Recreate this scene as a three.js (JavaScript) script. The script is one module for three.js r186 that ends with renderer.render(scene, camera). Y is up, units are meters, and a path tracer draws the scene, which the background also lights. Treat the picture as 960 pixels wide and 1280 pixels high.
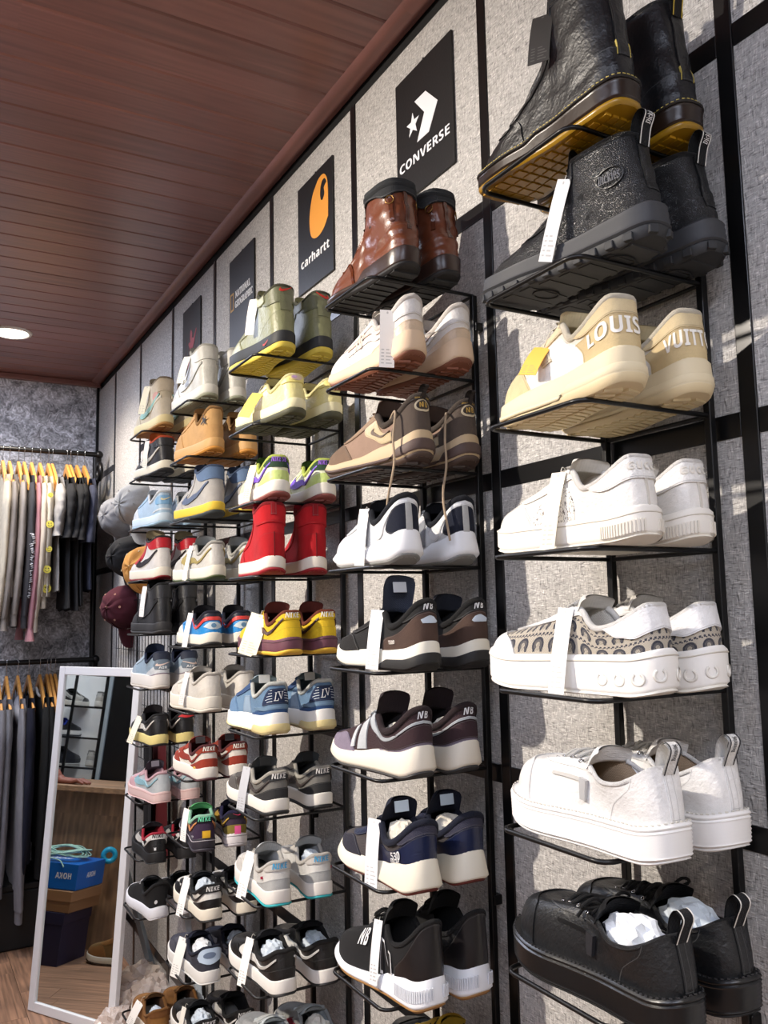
import * as THREE from 'three';
import { mergeGeometries, mergeVertices } from 'three/addons/utils/BufferGeometryUtils.js';
import { RoundedBoxGeometry } from 'three/addons/geometries/RoundedBoxGeometry.js';
import { RectAreaLightUniformsLib } from 'three/addons/lights/RectAreaLightUniformsLib.js';
import { FontLoader } from 'three/addons/loaders/FontLoader.js';
import { ImprovedNoise } from 'three/addons/math/ImprovedNoise.js';
import { MarchingCubes } from 'three/addons/objects/MarchingCubes.js';

// ------------------------------------------------------------------ camera, lights, exposure
const EYE = 1.5, CEIL = 2.77, BACK = -4.8, LEFT = -2.45, FRONT = 1.6;
const scene = new THREE.Scene();
const camera = new THREE.PerspectiveCamera(2 * Math.atan(640 / 1070.8) * 180 / Math.PI, 0.75, 0.02, 60);
camera.position.set(-0.928, EYE, 0);
camera.rotation.set(0.11246, -0.51546, -0.01954, 'YXZ');
scene.add(camera);
const renderer = new THREE.WebGLRenderer({ antialias: true });
renderer.toneMapping = THREE.LinearToneMapping;
renderer.toneMappingExposure = 1.06;
renderer.shadowMap.enabled = true;
renderer.shadowMap.type = THREE.PCFSoftShadowMap;
scene.background = new THREE.Color(0x0a0b0e);
RectAreaLightUniformsLib.init();
const KEY = { pos: [-2.1, 2.6, -1.75], target: [-0.1, 1.3, -1.6], color: 0xfff3e4, intensity: 25, angle: .86 };
const PANEL_POWER = 19, PANEL_COLOR = 0xdfe8ff, DOWNLIGHT_POWER = 7.5, DOWNLIGHT_COLOR = 0xfff0dc;

// ------------------------------------------------------------------ helpers
let seed = 7;
const rnd = (a = 1, b) => { seed = (seed * 1664525 + 1013904223) >>> 0; const r = seed / 4294967296; return b === undefined ? r * a : a + r * (b - a); };
const noise3 = new ImprovedNoise();
const N3 = (x, y, z) => noise3.noise(x, y, z);
const clamp = (x, a = 0, b = 1) => Math.min(b, Math.max(a, x));
const lerp = (a, b, t) => a + (b - a) * t;
const sstep = (a, b, x) => { const t = clamp((x - a) / (b - a)); return t * t * (3 - 2 * t); };
const V = (x, y, z) => new THREE.Vector3(x, y, z);
const used = {};
function numbered(name) { if (!(name in used)) { used[name] = 0; return name; } used[name]++; return name + '_' + String(used[name]).padStart(3, '0'); }
function tag(o, label, category, group, kind) { o.userData.label = label; if (category) o.userData.category = category; if (group) o.userData.group = group; if (kind) o.userData.kind = kind; return o; }
function thing(name, label, category, pos = [0, 0, 0], turn = 0, group) {
  const o = new THREE.Group(); o.name = numbered(name); o.position.set(...pos); o.rotation.y = turn;
  tag(o, label, category, group); scene.add(o); return o;
}
function part(name, geo, mat, parent) {
  const g = Array.isArray(geo) ? (geo.length > 1 ? mergeGeometries(geo.map(q => q.index ? q : q)) : geo[0]) : geo;
  const m = new THREE.Mesh(g, mat); m.name = name; m.castShadow = m.receiveShadow = true; parent.add(m); if (STUFF.has(name)) m.userData.kind = 'stuff'; return m;
}
const STUFF = new Set(['eyelets', 'welt_stitching', 'sole_lugs', 'sole_ribs', 'tread', 'stitching']);
function solo(name, geo, mat, label, category, group) { const m = part(numbered(name), geo, mat, scene); return tag(m, label, category, group); }
function struct(name, geo, mat) { const m = part(name, geo, mat, scene); m.userData.kind = 'structure'; return m; }
// box with uv in metres
function box(w, h, d, x = 0, y = 0, z = 0) {
  const g = new THREE.BoxGeometry(w, h, d), p = g.attributes.position, n = g.attributes.normal, uv = g.attributes.uv;
  for (let i = 0; i < p.count; i++) {
    const ax = Math.abs(n.getX(i)), ay = Math.abs(n.getY(i));
    const X = p.getX(i) + x, Y = p.getY(i) + y, Z = p.getZ(i) + z;
    if (ax > .5) uv.setXY(i, Z, Y); else if (ay > .5) uv.setXY(i, X, Z); else uv.setXY(i, X, Y);
  }
  g.translate(x, y, z); return g;
}
function rbox(w, h, d, r, x = 0, y = 0, z = 0, seg = 2) { const g = new RoundedBoxGeometry(w, h, d, seg, r); g.translate(x, y, z); return g; }
function tube(pts, r, seg = 24, rad = 6, closed = false, tension = .5) {
  const c = new THREE.CatmullRomCurve3(pts.map(p => p.isVector3 ? p : V(...p)), closed, 'catmullrom', tension);
  return new THREE.TubeGeometry(c, seg, r, rad, closed);
}
function rod(a, b, r, rad = 8) {
  const A = V(...a), B = V(...b), d = B.clone().sub(A), g = new THREE.CylinderGeometry(r, r, d.length(), rad, 1);
  g.applyQuaternion(new THREE.Quaternion().setFromUnitVectors(V(0, 1, 0), d.clone().normalize()));
  g.translate(...A.add(B).multiplyScalar(.5).toArray()); return g;
}
// indexed grid surface from f(i,j) -> [x,y,z,(u,v)]
function grid(ni, nj, f, flip = false, wrapI = false) {
  const pos = [], uv = [], idx = [];
  for (let i = 0; i <= ni; i++) for (let j = 0; j <= nj; j++) { const q = f(i / ni, j / nj, i, j); pos.push(q[0], q[1], q[2]); uv.push(q[3] ?? i / ni, q[4] ?? j / nj); }
  const k = nj + 1;
  for (let i = 0; i < ni; i++) for (let j = 0; j < nj; j++) { const a = i * k + j, b = a + k; if (flip) idx.push(a, a + 1, b, b, a + 1, b + 1); else idx.push(a, b, a + 1, b, b + 1, a + 1); }
  const g = new THREE.BufferGeometry();
  g.setAttribute('position', new THREE.Float32BufferAttribute(pos, 3)); g.setAttribute('uv', new THREE.Float32BufferAttribute(uv, 2)); g.setIndex(idx); g.computeVertexNormals();
  return g;
}
// ------------------------------------------------------------------ textures
function dataTex(n, f, srgb, m = n) {
  const d = new Uint8Array(n * m * 4);
  for (let y = 0; y < m; y++) for (let x = 0; x < n; x++) {
    const c = f(x / n, y / m, x, y), i = (y * n + x) * 4;
    if (typeof c === 'number') { d[i] = d[i + 1] = d[i + 2] = clamp(c) * 255; } else { d[i] = clamp(c[0]) * 255; d[i + 1] = clamp(c[1]) * 255; d[i + 2] = clamp(c[2]) * 255; }
    d[i + 3] = 255;
  }
  const t = new THREE.DataTexture(d, n, m); t.wrapS = t.wrapT = THREE.RepeatWrapping; t.magFilter = THREE.LinearFilter; t.minFilter = THREE.LinearMipmapLinearFilter; t.generateMipmaps = true;
  if (srgb) t.colorSpace = THREE.SRGBColorSpace; t.needsUpdate = true; return t;
}
function rep(t, sx, sy) { const c = t.clone(); c.repeat.set(sx, sy); c.needsUpdate = true; return c; }
// tileable value noise
function makeLat(n) { const a = new Float32Array(n * n); for (let i = 0; i < n * n; i++) a[i] = rnd(); return a; }
const LAT = makeLat(64);
function vn(x, y, per) { // x,y in lattice units, period per (<=64)
  const xi = Math.floor(x), yi = Math.floor(y), fx = x - xi, fy = y - yi, w = (a, b) => LAT[(((a % per) + per) % per) * 64 + (((b % per) + per) % per)];
  const sx = fx * fx * (3 - 2 * fx), sy = fy * fy * (3 - 2 * fy);
  return lerp(lerp(w(xi, yi), w(xi + 1, yi), sx), lerp(w(xi, yi + 1), w(xi + 1, yi + 1), sx), sy);
}
const fbm = (u, v, p) => .5 * vn(u * p, v * p, p) + .3 * vn(u * p * 2 + 7, v * p * 2 + 3, Math.min(64, p * 2)) + .2 * vn(u * p * 4 + 1, v * p * 4 + 9, Math.min(64, p * 4));
// ------------------------------------------------------------------ materials
const cssc = c => new THREE.Color(c);
const TX = {};
{ // woven linen wallpaper: crossing slubs, tile 0.16 m
  const n = 512, H = new Float32Array(n * n);
  for (let k = 0; k < 13000; k++) {
    const hor = rnd() < .55, x0 = Math.floor(rnd(n)), y0 = Math.floor(rnd(n)), len = 8 + rnd(22), th = 1 + Math.floor(rnd(2.9)), v = rnd(-1, 1) * .55;
    const slope = rnd(-.12, .12);
    for (let l = 0; l < len; l++) for (let w = 0; w < th; w++) {
      const e = Math.sin(Math.PI * l / len);
      const x = hor ? x0 + l : x0 + w + Math.round(l * slope), y = hor ? y0 + w + Math.round(l * slope) : y0 + l;
      H[((y % n + n) % n) * n + ((x % n + n) % n)] += v * e;
    }
  }
  const hv = (x, y) => clamp(.5 + H[y * n + x] * .36);
  TX.linenBump = dataTex(n, (u, v, x, y) => hv(x, y));
  TX.linen = dataTex(n, (u, v, x, y) => { const h = hv(x, y), b = .68 + (h - .5) * .62 + (fbm(u, v, 8) - .5) * .02; return [b, b * .985, b * .965]; }, true);
}
TX.felt = dataTex(512, (u, v) => { // mottled grey crushed wallcovering on the back wall
  const wx = fbm(u, v, 5) - .5, wy = fbm(v + .37, u + .11, 5) - .5, a = fbm(u + wx * .16, v + wy * .16, 8), s = vn(u * 50 + wx * 12, v * 50 + wy * 12, 50), q = Math.abs(vn(u * 20 + wy * 9, v * 20 - wx * 9, 20) - .5); const b = .70 + (a - .5) * .5 + (s - .5) * .30 + (vn(u * 63, v * 63, 63) - .5) * .2 - (.25 - q) * .12; return [b * .98, b * .985, b * 1.01];
}, true);
TX.ceilWood = dataTex(1024, (u, v) => { // grain runs along u
  const g = fbm(u * .5 + .5, v, 16), st = vn(u * 5, v * 64, 64) * .6 + vn(u * 9 + 4, v * 30 + 3 * vn(u * 4, v * 4, 4), 30) * .4;
  const k = .9 + (st - .5) * .2 + (g - .5) * .2; return [.55 * k, .365 * k, .33 * k];
}, true, 256);
TX.floorWood = dataTex(1024, (u, v) => {
  const st = vn(u * 6, v * 60 + 3 * vn(u * 3, v * 5, 5), 60) * .6 + vn(u * 14, v * 64, 64) * .4, g = fbm(u, v, 8);
  const k = .86 + (st - .5) * .42 + (g - .5) * .25; return [.66 * k, .50 * k, .39 * k];
}, true, 256);
TX.counterWood = dataTex(512, (u, v) => { const st = vn(u * 60, v * 6 + 2 * vn(u * 5, v * 5, 5), 60); const k = .85 + (st - .5) * .28 + (fbm(u, v, 8) - .5) * .14; return [.69 * k, .54 * k, .41 * k]; }, true);
TX.leather = dataTex(256, (u, v) => { // pebble: cellular
  let d1 = 9, d2 = 9; const P = 26, x = u * P, y = v * P, xi = Math.floor(x), yi = Math.floor(y);
  for (let i = -1; i <= 1; i++) for (let j = -1; j <= 1; j++) { const a = ((xi + i) % P + P) % P, b = ((yi + j) % P + P) % P; const px = xi + i + LAT[a * 64 + b], py = yi + j + LAT[b * 64 + 30 + (a % 30)]; const d = Math.hypot(px - x, py - y); if (d < d1) { d2 = d1; d1 = d; } else if (d < d2) d2 = d; }
  return clamp((d2 - d1) * 1.6);
});
TX.crease = dataTex(256, (u, v) => clamp(.5 + (fbm(u, v, 10) - .5) * 1.1));
TX.weave = dataTex(128, (u, v) => { const a = Math.sin(u * Math.PI * 2 * 24), b = Math.sin(v * Math.PI * 2 * 24); return .5 + .3 * a * b + .15 * (a + b) * .5 + (rnd() - .5) * .12; });
TX.suede = dataTex(256, (u, v) => .5 + (rnd() - .5) * .5 + (fbm(u, v, 20) - .5) * .5);
TX.mesh = dataTex(128, (u, v) => { const x = u * 16, y = v * 16, r = Math.floor(y) % 2 ? .5 : 0; const fx = (x + r) % 1 - .5, fy = y % 1 - .5; return clamp(.15 + Math.hypot(fx, fy) * 1.7); });
TX.knit = dataTex(128, (u, v) => clamp(.5 + .4 * Math.sin(u * 2 * Math.PI * 20 + 1.5 * Math.sin(v * 2 * Math.PI * 20)) + (rnd() - .5) * .15));
TX.tone = dataTex(256, (u, v) => { const k = .95 + (fbm(u, v, 9) - .5) * .10 + (rnd() - .5) * .04; return [k, k, k]; }, true);
const M = {};
M.linen = new THREE.MeshStandardMaterial({ map: rep(TX.linen, 1 / .25, 1 / .25), bumpMap: rep(TX.linenBump, 1 / .25, 1 / .25), bumpScale: .0016, roughness: .85 });
M.blackTrim = new THREE.MeshStandardMaterial({ color: 0x0d0d0e, roughness: .28 });
M.gap = new THREE.MeshStandardMaterial({ color: 0x0b0a0a, roughness: .8 });
M.felt = new THREE.MeshStandardMaterial({ map: rep(TX.felt, 1 / .42, 1 / .42), roughness: .95, bumpMap: rep(TX.suede, 8, 8), bumpScale: .0008 });
M.plaster = new THREE.MeshStandardMaterial({ color: 0xcfcac2, roughness: .9, map: rep(TX.tone, .6, .6) });
M.steel = new THREE.MeshStandardMaterial({ color: 0x0c0c0d, roughness: .38, metalness: .25 });
M.chrome = new THREE.MeshStandardMaterial({ color: 0xbdbdbd, roughness: .22, metalness: 1 });
M.brass = new THREE.MeshStandardMaterial({ color: 0x8a6a3c, roughness: .35, metalness: 1 });
M.whiteFrame = new THREE.MeshStandardMaterial({ color: 0xe6e6e6, roughness: .4 });
M.greyMetal = new THREE.MeshStandardMaterial({ color: 0x9aa6ae, roughness: .45, metalness: .3 });
M.mirror = new THREE.MeshStandardMaterial({ color: 0xe4eae8, roughness: 0.015, metalness: 1 });
M.glass = new THREE.MeshPhysicalMaterial({ color: 0xffffff, roughness: .02, transmission: 1, thickness: 0, ior: 1.5 });
M.counter = new THREE.MeshStandardMaterial({ map: rep(TX.counterWood, 1.6, 1.6), roughness: .55 });
M.hangerWood = new THREE.MeshStandardMaterial({ color: 0xd3964a, roughness: .5, map: rep(TX.tone, 9, 9) });
const ceilMats = [0, 1, 2, 3].map(i => { const t = TX.ceilWood.clone(); t.repeat.set(1 / 1.6, 1 / .4); t.offset.set(rnd(), rnd()); t.needsUpdate = true; return new THREE.MeshPhysicalMaterial({ map: t, roughness: .38, clearcoat: .25, clearcoatRoughness: .3, color: new THREE.Color().setScalar([1, .9, 1.06, .96][i]) }); });
const floorMats = [0, 1, 2, 3].map(i => { const t = TX.floorWood.clone(); t.repeat.set(1 / 1.3, 1 / .35); t.offset.set(rnd(), rnd()); t.needsUpdate = true; return new THREE.MeshStandardMaterial({ map: t, roughness: .5, color: new THREE.Color().setScalar([1, .92, 1.05, .97][i]) }); });
// shoe materials, cached by colour and kind; uv of shoe geometry is in metres
const kinds = {
  leather: { roughness: .42, bump: 'crease', s: 18, b: .0006 }, grain: { roughness: .3, bump: 'leather', s: 14, b: .0006 }, patent: { roughness: .16, bump: 'crease', s: 10, b: .0004 },
  suede: { roughness: .98, bump: 'suede', s: 22, b: .0006 }, nubuck: { roughness: .85, bump: 'suede', s: 20, b: .0004 }, canvas: { roughness: .92, bump: 'weave', s: 30, b: .0006 }, mesh: { roughness: .85, bump: 'mesh', s: 26, b: .0009 },
  knit: { roughness: .95, bump: 'knit', s: 26, b: .0008 }, rubber: { roughness: .62, bump: 'suede', s: 12, b: .0001 }, shiny: { roughness: .3, bump: 'crease', s: 8, b: .0002 }, print: { roughness: .6, bump: null }, cloth: { roughness: .95, bump: 'weave', s: 9, b: .0008 }
};
const mcache = {}, tcache = {};
const trep = (n, s) => tcache[n + s] ??= rep(TX[n], s, s);
function mat(color, kind = 'leather', extra) {
  const k = color + kind + (extra ? JSON.stringify(extra) : '');
  if (mcache[k]) return mcache[k];
  const d = kinds[kind], m = new THREE.MeshPhysicalMaterial({ color: new THREE.Color(color).multiplyScalar(.86), roughness: d.roughness });
  if (d.bump) { m.bumpMap = trep(d.bump, d.s); m.bumpScale = d.b; }
  if (['leather', 'suede', 'nubuck', 'canvas', 'cloth', 'grain'].includes(kind)) m.map = trep('tone', 5);
  if (kind === 'suede' || kind === 'cloth') { m.sheen = .25; m.sheenRoughness = .6; m.sheenColor = new THREE.Color(color); }
  Object.assign(m, extra || {});
  return mcache[k] = m;
}
const F = { bold: await new FontLoader().loadAsync('fonts/droid/droid_sans_bold.typeface.json'), serif: await new FontLoader().loadAsync('fonts/droid/droid_serif_regular.typeface.json'), serifBold: await new FontLoader().loadAsync('fonts/droid/droid_serif_bold.typeface.json'), sans: await new FontLoader().loadAsync('fonts/droid/droid_sans_regular.typeface.json') };
// flat shapes of a text, centred on 0,0 and scaled to width w and height h
function textShapes(s, w, h, font = 'bold', slant = 0) {
  const sh = F[font].generateShapes(s, 1, 3), bb = new THREE.Box2();
  const all = []; for (const q of sh) { const e = q.extractPoints(4); all.push({ o: e.shape, h: e.holes }); e.shape.forEach(p => bb.expandByPoint(p)); }
  const c = bb.getCenter(new THREE.Vector2()), z = bb.getSize(new THREE.Vector2());
  const f = p => { const y = (p.y - c.y) / z.y * h; return new THREE.Vector2((p.x - c.x) / z.x * w + y * slant, y); };
  return all.map(q => ({ o: q.o.map(f), h: q.h.map(a => a.map(f)) }));
}
// ------------------------------------------------------------------ the room
const JZ0 = -0.6913, JP = 0.5258;                       // wall joints, every 0.526 m
const HY = [.737, .224, -.288, -.80, -1.312].map(v => v + EYE);
{ // floor: individual planks running along the room
  const fl = struct('floor', box(-LEFT + .2, .08, FRONT - BACK + .2, LEFT / 2, -.052, (FRONT + BACK) / 2), M.gap);
  const geos = [1.2, .9, .6].map(l => { const g = box(l, .012, .146); g.rotateY(Math.PI / 2); return g; });
  for (let i = 0; i * .148 < -LEFT; i++) {
    let z = FRONT - rnd(.6), x = -.074 - i * .148; if (x - .073 < LEFT) break;
    while (z > BACK) { const k = Math.floor(rnd(3)), l = [1.2, .9, .6][k]; const m = part('plank', geos[k], floorMats[Math.floor(rnd(4))], fl); const len = Math.min(l, z - BACK); if (len < .02) { m.removeFromParent(); break; } m.scale.z = len / l; m.position.set(x, -.006, z - len / 2); z -= l + .0015; }
  }
}
{ // ceiling: lacquered tongue-and-groove boards across the room
  const ce = struct('ceiling', box(-LEFT + .2, .1, FRONT - BACK + .2, LEFT / 2, CEIL + .066, (FRONT + BACK) / 2), M.gap);
  const sh = new THREE.Shape(); const w = .0985, c = .004;
  sh.moveTo(-w / 2, .014); sh.lineTo(-w / 2, c); sh.lineTo(-w / 2 + c, 0); sh.lineTo(w / 2 - c, 0); sh.lineTo(w / 2, c); sh.lineTo(w / 2, .014);
  const g = new THREE.ExtrudeGeometry(sh, { depth: -LEFT, bevelEnabled: false }); g.rotateY(Math.PI / 2); g.translate(LEFT, 0, 0);
  { const p = g.attributes.position, uv = g.attributes.uv; for (let i = 0; i < p.count; i++) uv.setXY(i, p.getX(i), p.getZ(i)); }
  for (let z = -4.76, i = 0; z < FRONT; z += .1, i++) { const m = part('board', g, ceilMats[(i * 7 + (i >> 2)) % 4], ce); m.position.set(0, CEIL, z + .013); }
}
{ // shoe wall: linen panels between black battens
  const w = struct('wall_right', box(.12, CEIL + .05, FRONT - BACK + .2, .066, CEIL / 2, (FRONT + BACK) / 2), M.gap);
  const rows = [[0, HY[4]], [HY[4], HY[3]], [HY[3], HY[2]], [HY[2], HY[1]], [HY[1], HY[0]], [HY[0], 2.722]];
  for (let j = -4; j < 8; j++) {
    const z1 = JZ0 - JP * j, z0 = Math.max(BACK, z1 - JP);
    if (z1 > FRONT + .3) continue;
    for (const [a, b] of j === 6 ? [[0, HY[3]], [HY[3], HY[1]], [HY[1], 2.722]] : rows) part('wall_panel', box(.008, b - a - .002, z1 - z0 - .002, -.001, (a + b) / 2, (z1 + z0) / 2), M.linen, w);
    part('batten', rbox(.007, 2.722, .025, .0015, -.0045, 2.722 / 2, z1), M.blackTrim, w);
    for (const h of HY) if (!(j === 6 && (h === HY[0] || h === HY[2]))) part('batten', rbox(.006, .032, z1 - z0 - .026, .0015, -.004, h, (z1 + z0) / 2), M.blackTrim, w);
  }
  const bk = struct('wall_back', box(-LEFT + .3, CEIL + .1, .1, LEFT / 2, CEIL / 2, BACK - .05), M.felt);
  struct('wall_left', box(.1, CEIL + .1, FRONT - BACK, LEFT - .05, CEIL / 2, (FRONT + BACK) / 2), M.plaster);
  struct('wall_front', box(-LEFT + .2, CEIL + .1, .1, LEFT / 2, CEIL / 2, FRONT + .05), M.plaster);
  // cornice moulding
  const cs = new THREE.Shape(); cs.moveTo(0, 0); cs.lineTo(0, -.013); cs.bezierCurveTo(-.012, -.016, -.018, -.015, -.024, -.013); cs.bezierCurveTo(-.036, -.011, -.044, -.008, -.05, 0);
  const cg = new THREE.ExtrudeGeometry(cs, { depth: FRONT - BACK, bevelEnabled: false, curveSegments: 6 });
  { const p = cg.attributes.position, uv = cg.attributes.uv; for (let i = 0; i < p.count; i++) uv.setXY(i, p.getZ(i), p.getX(i) + p.getY(i)); }
  cg.translate(-.002, CEIL, BACK); struct('trim_1', cg, ceilMats[1]);
  const c2 = new THREE.ExtrudeGeometry(cs, { depth: -LEFT, bevelEnabled: false, curveSegments: 6 }); c2.rotateY(-Math.PI / 2); c2.scale(1, 1, -1);
  { const p = c2.attributes.position, uv = c2.attributes.uv; for (let i = 0; i < p.count; i++) uv.setXY(i, p.getX(i), p.getZ(i) + p.getY(i)); c2.translate(0, CEIL, BACK); c2.computeVertexNormals(); const bb = new THREE.Box3().setFromBufferAttribute(p); }
  struct('trim_2', rbox(-LEFT, .03, .03, .006, LEFT / 2, CEIL - .015, BACK + .016), ceilMats[0]);
  struct('trim_3', box(.014, CEIL, .014, -.012, CEIL / 2, BACK + .008), M.blackTrim);
}
// ------------------------------------------------------------------ lamps
function downlight(x, z, label, power, radius = .065) {
  const t = thing('ceiling_downlight', label, 'ceiling light', [x, CEIL, z]);
  const r = new THREE.TorusGeometry(radius + .012, .010, 8, 32); r.rotateX(Math.PI / 2); part('rim', r, mat('#e8e2da', 'shiny'), t);
  const d = new THREE.CylinderGeometry(radius, radius, .012, 32); d.translate(0, -.004, 0);
  part('diffuser', d, new THREE.MeshStandardMaterial({ color: 0xffffff, emissive: 0xfff2e0, emissiveIntensity: 6, roughness: .6 }), t);
  const l = new THREE.SpotLight(DOWNLIGHT_COLOR, power, 0, 1.25, .6, 2); l.position.set(x, CEIL - .03, z); l.target.position.set(x, 0, z); l.castShadow = true; l.shadow.radius = 4; scene.add(l, l.target);
}
downlight(-.53, -4.07, 'round glowing downlight in brown ceiling near the clothes rails', DOWNLIGHT_POWER);
downlight(-.8, 1.0, 'round glowing downlight in brown ceiling by the front wall', DOWNLIGHT_POWER);
function ledPanel(x, z, w, d, label) {
  const t = thing('ceiling_panel_light', label, 'ceiling light', [x, CEIL, z]);
  part('frame', [rbox(w + .04, .016, .02, .003, 0, -.008, d / 2 + .01), rbox(w + .04, .016, .02, .003, 0, -.008, -d / 2 - .01), rbox(.02, .016, d, .003, w / 2 + .01, -.008, 0), rbox(.02, .016, d, .003, -w / 2 - .01, -.008, 0)], M.whiteFrame, t);
  part('diffuser', box(w, .008, d, 0, -.006, 0), new THREE.MeshStandardMaterial({ color: 0xffffff, emissive: PANEL_COLOR, emissiveIntensity: 3, roughness: .7 }), t);
  const l = new THREE.RectAreaLight(PANEL_COLOR, PANEL_POWER, w, d); l.position.set(x, CEIL - .014, z); l.lookAt(x, 0, z); scene.add(l);
}
ledPanel(-1.35, .75, 1.1, .5, 'cool white rectangular ceiling panel light near the front wall');
ledPanel(-1.95, -.55, .3, 1.2, 'cool white narrow ceiling panel light beside the track spotlight');
ledPanel(-1.02, -3.6, .5, 1.1, 'cool white narrow ceiling panel light above the counter');
{ // track spotlight that throws the shoe shadows on the wall
  const [x, y, z] = KEY.pos, t = thing('track_spotlight', 'black track spotlight on ceiling aimed at shoe wall', 'spotlight', [x, CEIL, z]);
  part('track', rbox(.03, .02, 1.6, .003, 0, -.01, 0), M.steel, t);
  part('stem', rod([0, -.02, 0], [0, CEIL > y ? y - CEIL + .05 : -.1, 0], .008), M.steel, t);
  const dir = V(...KEY.target).sub(V(x, y, z)).normalize(), q = new THREE.Quaternion().setFromUnitVectors(V(0, 0, 1), dir);
  const hs = new THREE.CylinderGeometry(.05, .045, .13, 24, 1, true); hs.rotateX(Math.PI / 2); hs.translate(0, 0, -.065); const hb = new THREE.CircleGeometry(.045, 24); hb.translate(0, 0, -.13);
  const h = part('housing', [hs, hb].map(g => g.toNonIndexed()), new THREE.MeshStandardMaterial({ color: 0x101011, roughness: .4, side: THREE.DoubleSide }), t); h.quaternion.copy(q); h.position.set(0, y - CEIL, 0);
  const ln = new THREE.CircleGeometry(.046, 24); ln.translate(0, 0, -.012);
  const lm = part('lens', ln, new THREE.MeshStandardMaterial({ color: 0xffffff, emissive: KEY.color, emissiveIntensity: 20 }), t); lm.quaternion.copy(q); lm.position.set(0, y - CEIL, 0);
  const l = new THREE.SpotLight(KEY.color, KEY.intensity, 0, KEY.angle, .85, 2); l.position.set(x, y, z).addScaledVector(dir, .03); l.target.position.set(...KEY.target); l.castShadow = true; l.shadow.radius = 1.4; l.shadow.mapSize.set(2048, 2048); scene.add(l, l.target);
}
// ------------------------------------------------------------------ wire racks
const RZ = [-.7408, -1.2518, -1.805, -2.3298, -2.8474], ROFF = [0, 0, .0053, .0122, .0332];
const LEV = [[-.0079, .002, .0002, -.0003, .0003, -.0008, .0009], [-.0165, -.0046, -.0011, .0044, .0032, .0053, .0066, .0028, 0], [-.0087, .0037, -.001, .0063, .0044, .0032, .0045, -.0012, -.0105, -.008], [-.0055, .0092, .0055, .0064, .0002, -.0013, -.0049, -.0037, -.007, .0025, 0], [-.0146, .0057, .0095, .0081, .0059, .0049, -.0002, -.0041, -.0045, -.0071, 0, 0]];
const RW = .2174, RL = .1891, RGAP = .02;
const shelfY = (c, l) => EYE + .5905 + ROFF[c - 1] - (l - 1) * .175 + (LEV[c - 1][l - 1] ?? 0);
const rackLabels = ['black wire shoe rack carrying the tall black boots', 'black wire shoe rack carrying the brown leather ankle boots', 'black wire shoe rack carrying the bright red high tops', 'black wire shoe rack carrying the tan and brown-red sneakers', 'black wire shoe rack beside the hanging caps and white mirror'];
for (let c = 1; c <= 5; c++) {
  const z = RZ[c - 1], t = thing('wire_shoe_rack', rackLabels[c - 1], 'shoe rack', [0, 0, z], 0, 'wire shoe racks on the linen wall');
  const yt = shelfY(c, 1);
  for (const k of [0, -RL]) part('post', rbox(.011, yt, .011, .002, -RGAP, yt / 2, k), M.steel, t);
  for (const yb of [yt - .06, 1.0, .25]) for (const k of [0, -RL]) part('wall_bracket', rbox(RGAP, .016, .016, .002, -RGAP / 2 - .001, yb, k), M.steel, t);
  const R = .018, pts = [], x0 = -RGAP, x1 = -RGAP - RW;
  const add = (x, zz) => pts.push(V(x, 0, zz));
  add(x0, 0); add(x1 + R, 0); for (let i = 1; i < 5; i++) { const a = i / 5 * Math.PI / 2; add(x1 + R - R * Math.sin(a), -R + R * Math.cos(a)); } add(x1, -R); add(x1, -RL + R);
  for (let i = 1; i < 5; i++) { const a = i / 5 * Math.PI / 2; add(x1 + R - R * Math.cos(a), -RL + R - R * Math.sin(a)); } add(x1 + R, -RL); add(x0, -RL);
  const path = new THREE.CurvePath(); for (let i = 0; i + 1 < pts.length; i++) path.add(new THREE.LineCurve3(pts[i], pts[i + 1])); path.add(new THREE.LineCurve3(pts[pts.length - 1], pts[0]));
  const g = new THREE.TubeGeometry(path, 90, .0033, 6, true);
  for (let l = 1; l <= [8, 9, 10, 11, 12][c - 1]; l++) { if (c === 5 && l === 11) continue; const m = part('shelf_loop', g, M.steel, t); m.position.y = shelfY(c, l); }
}
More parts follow.
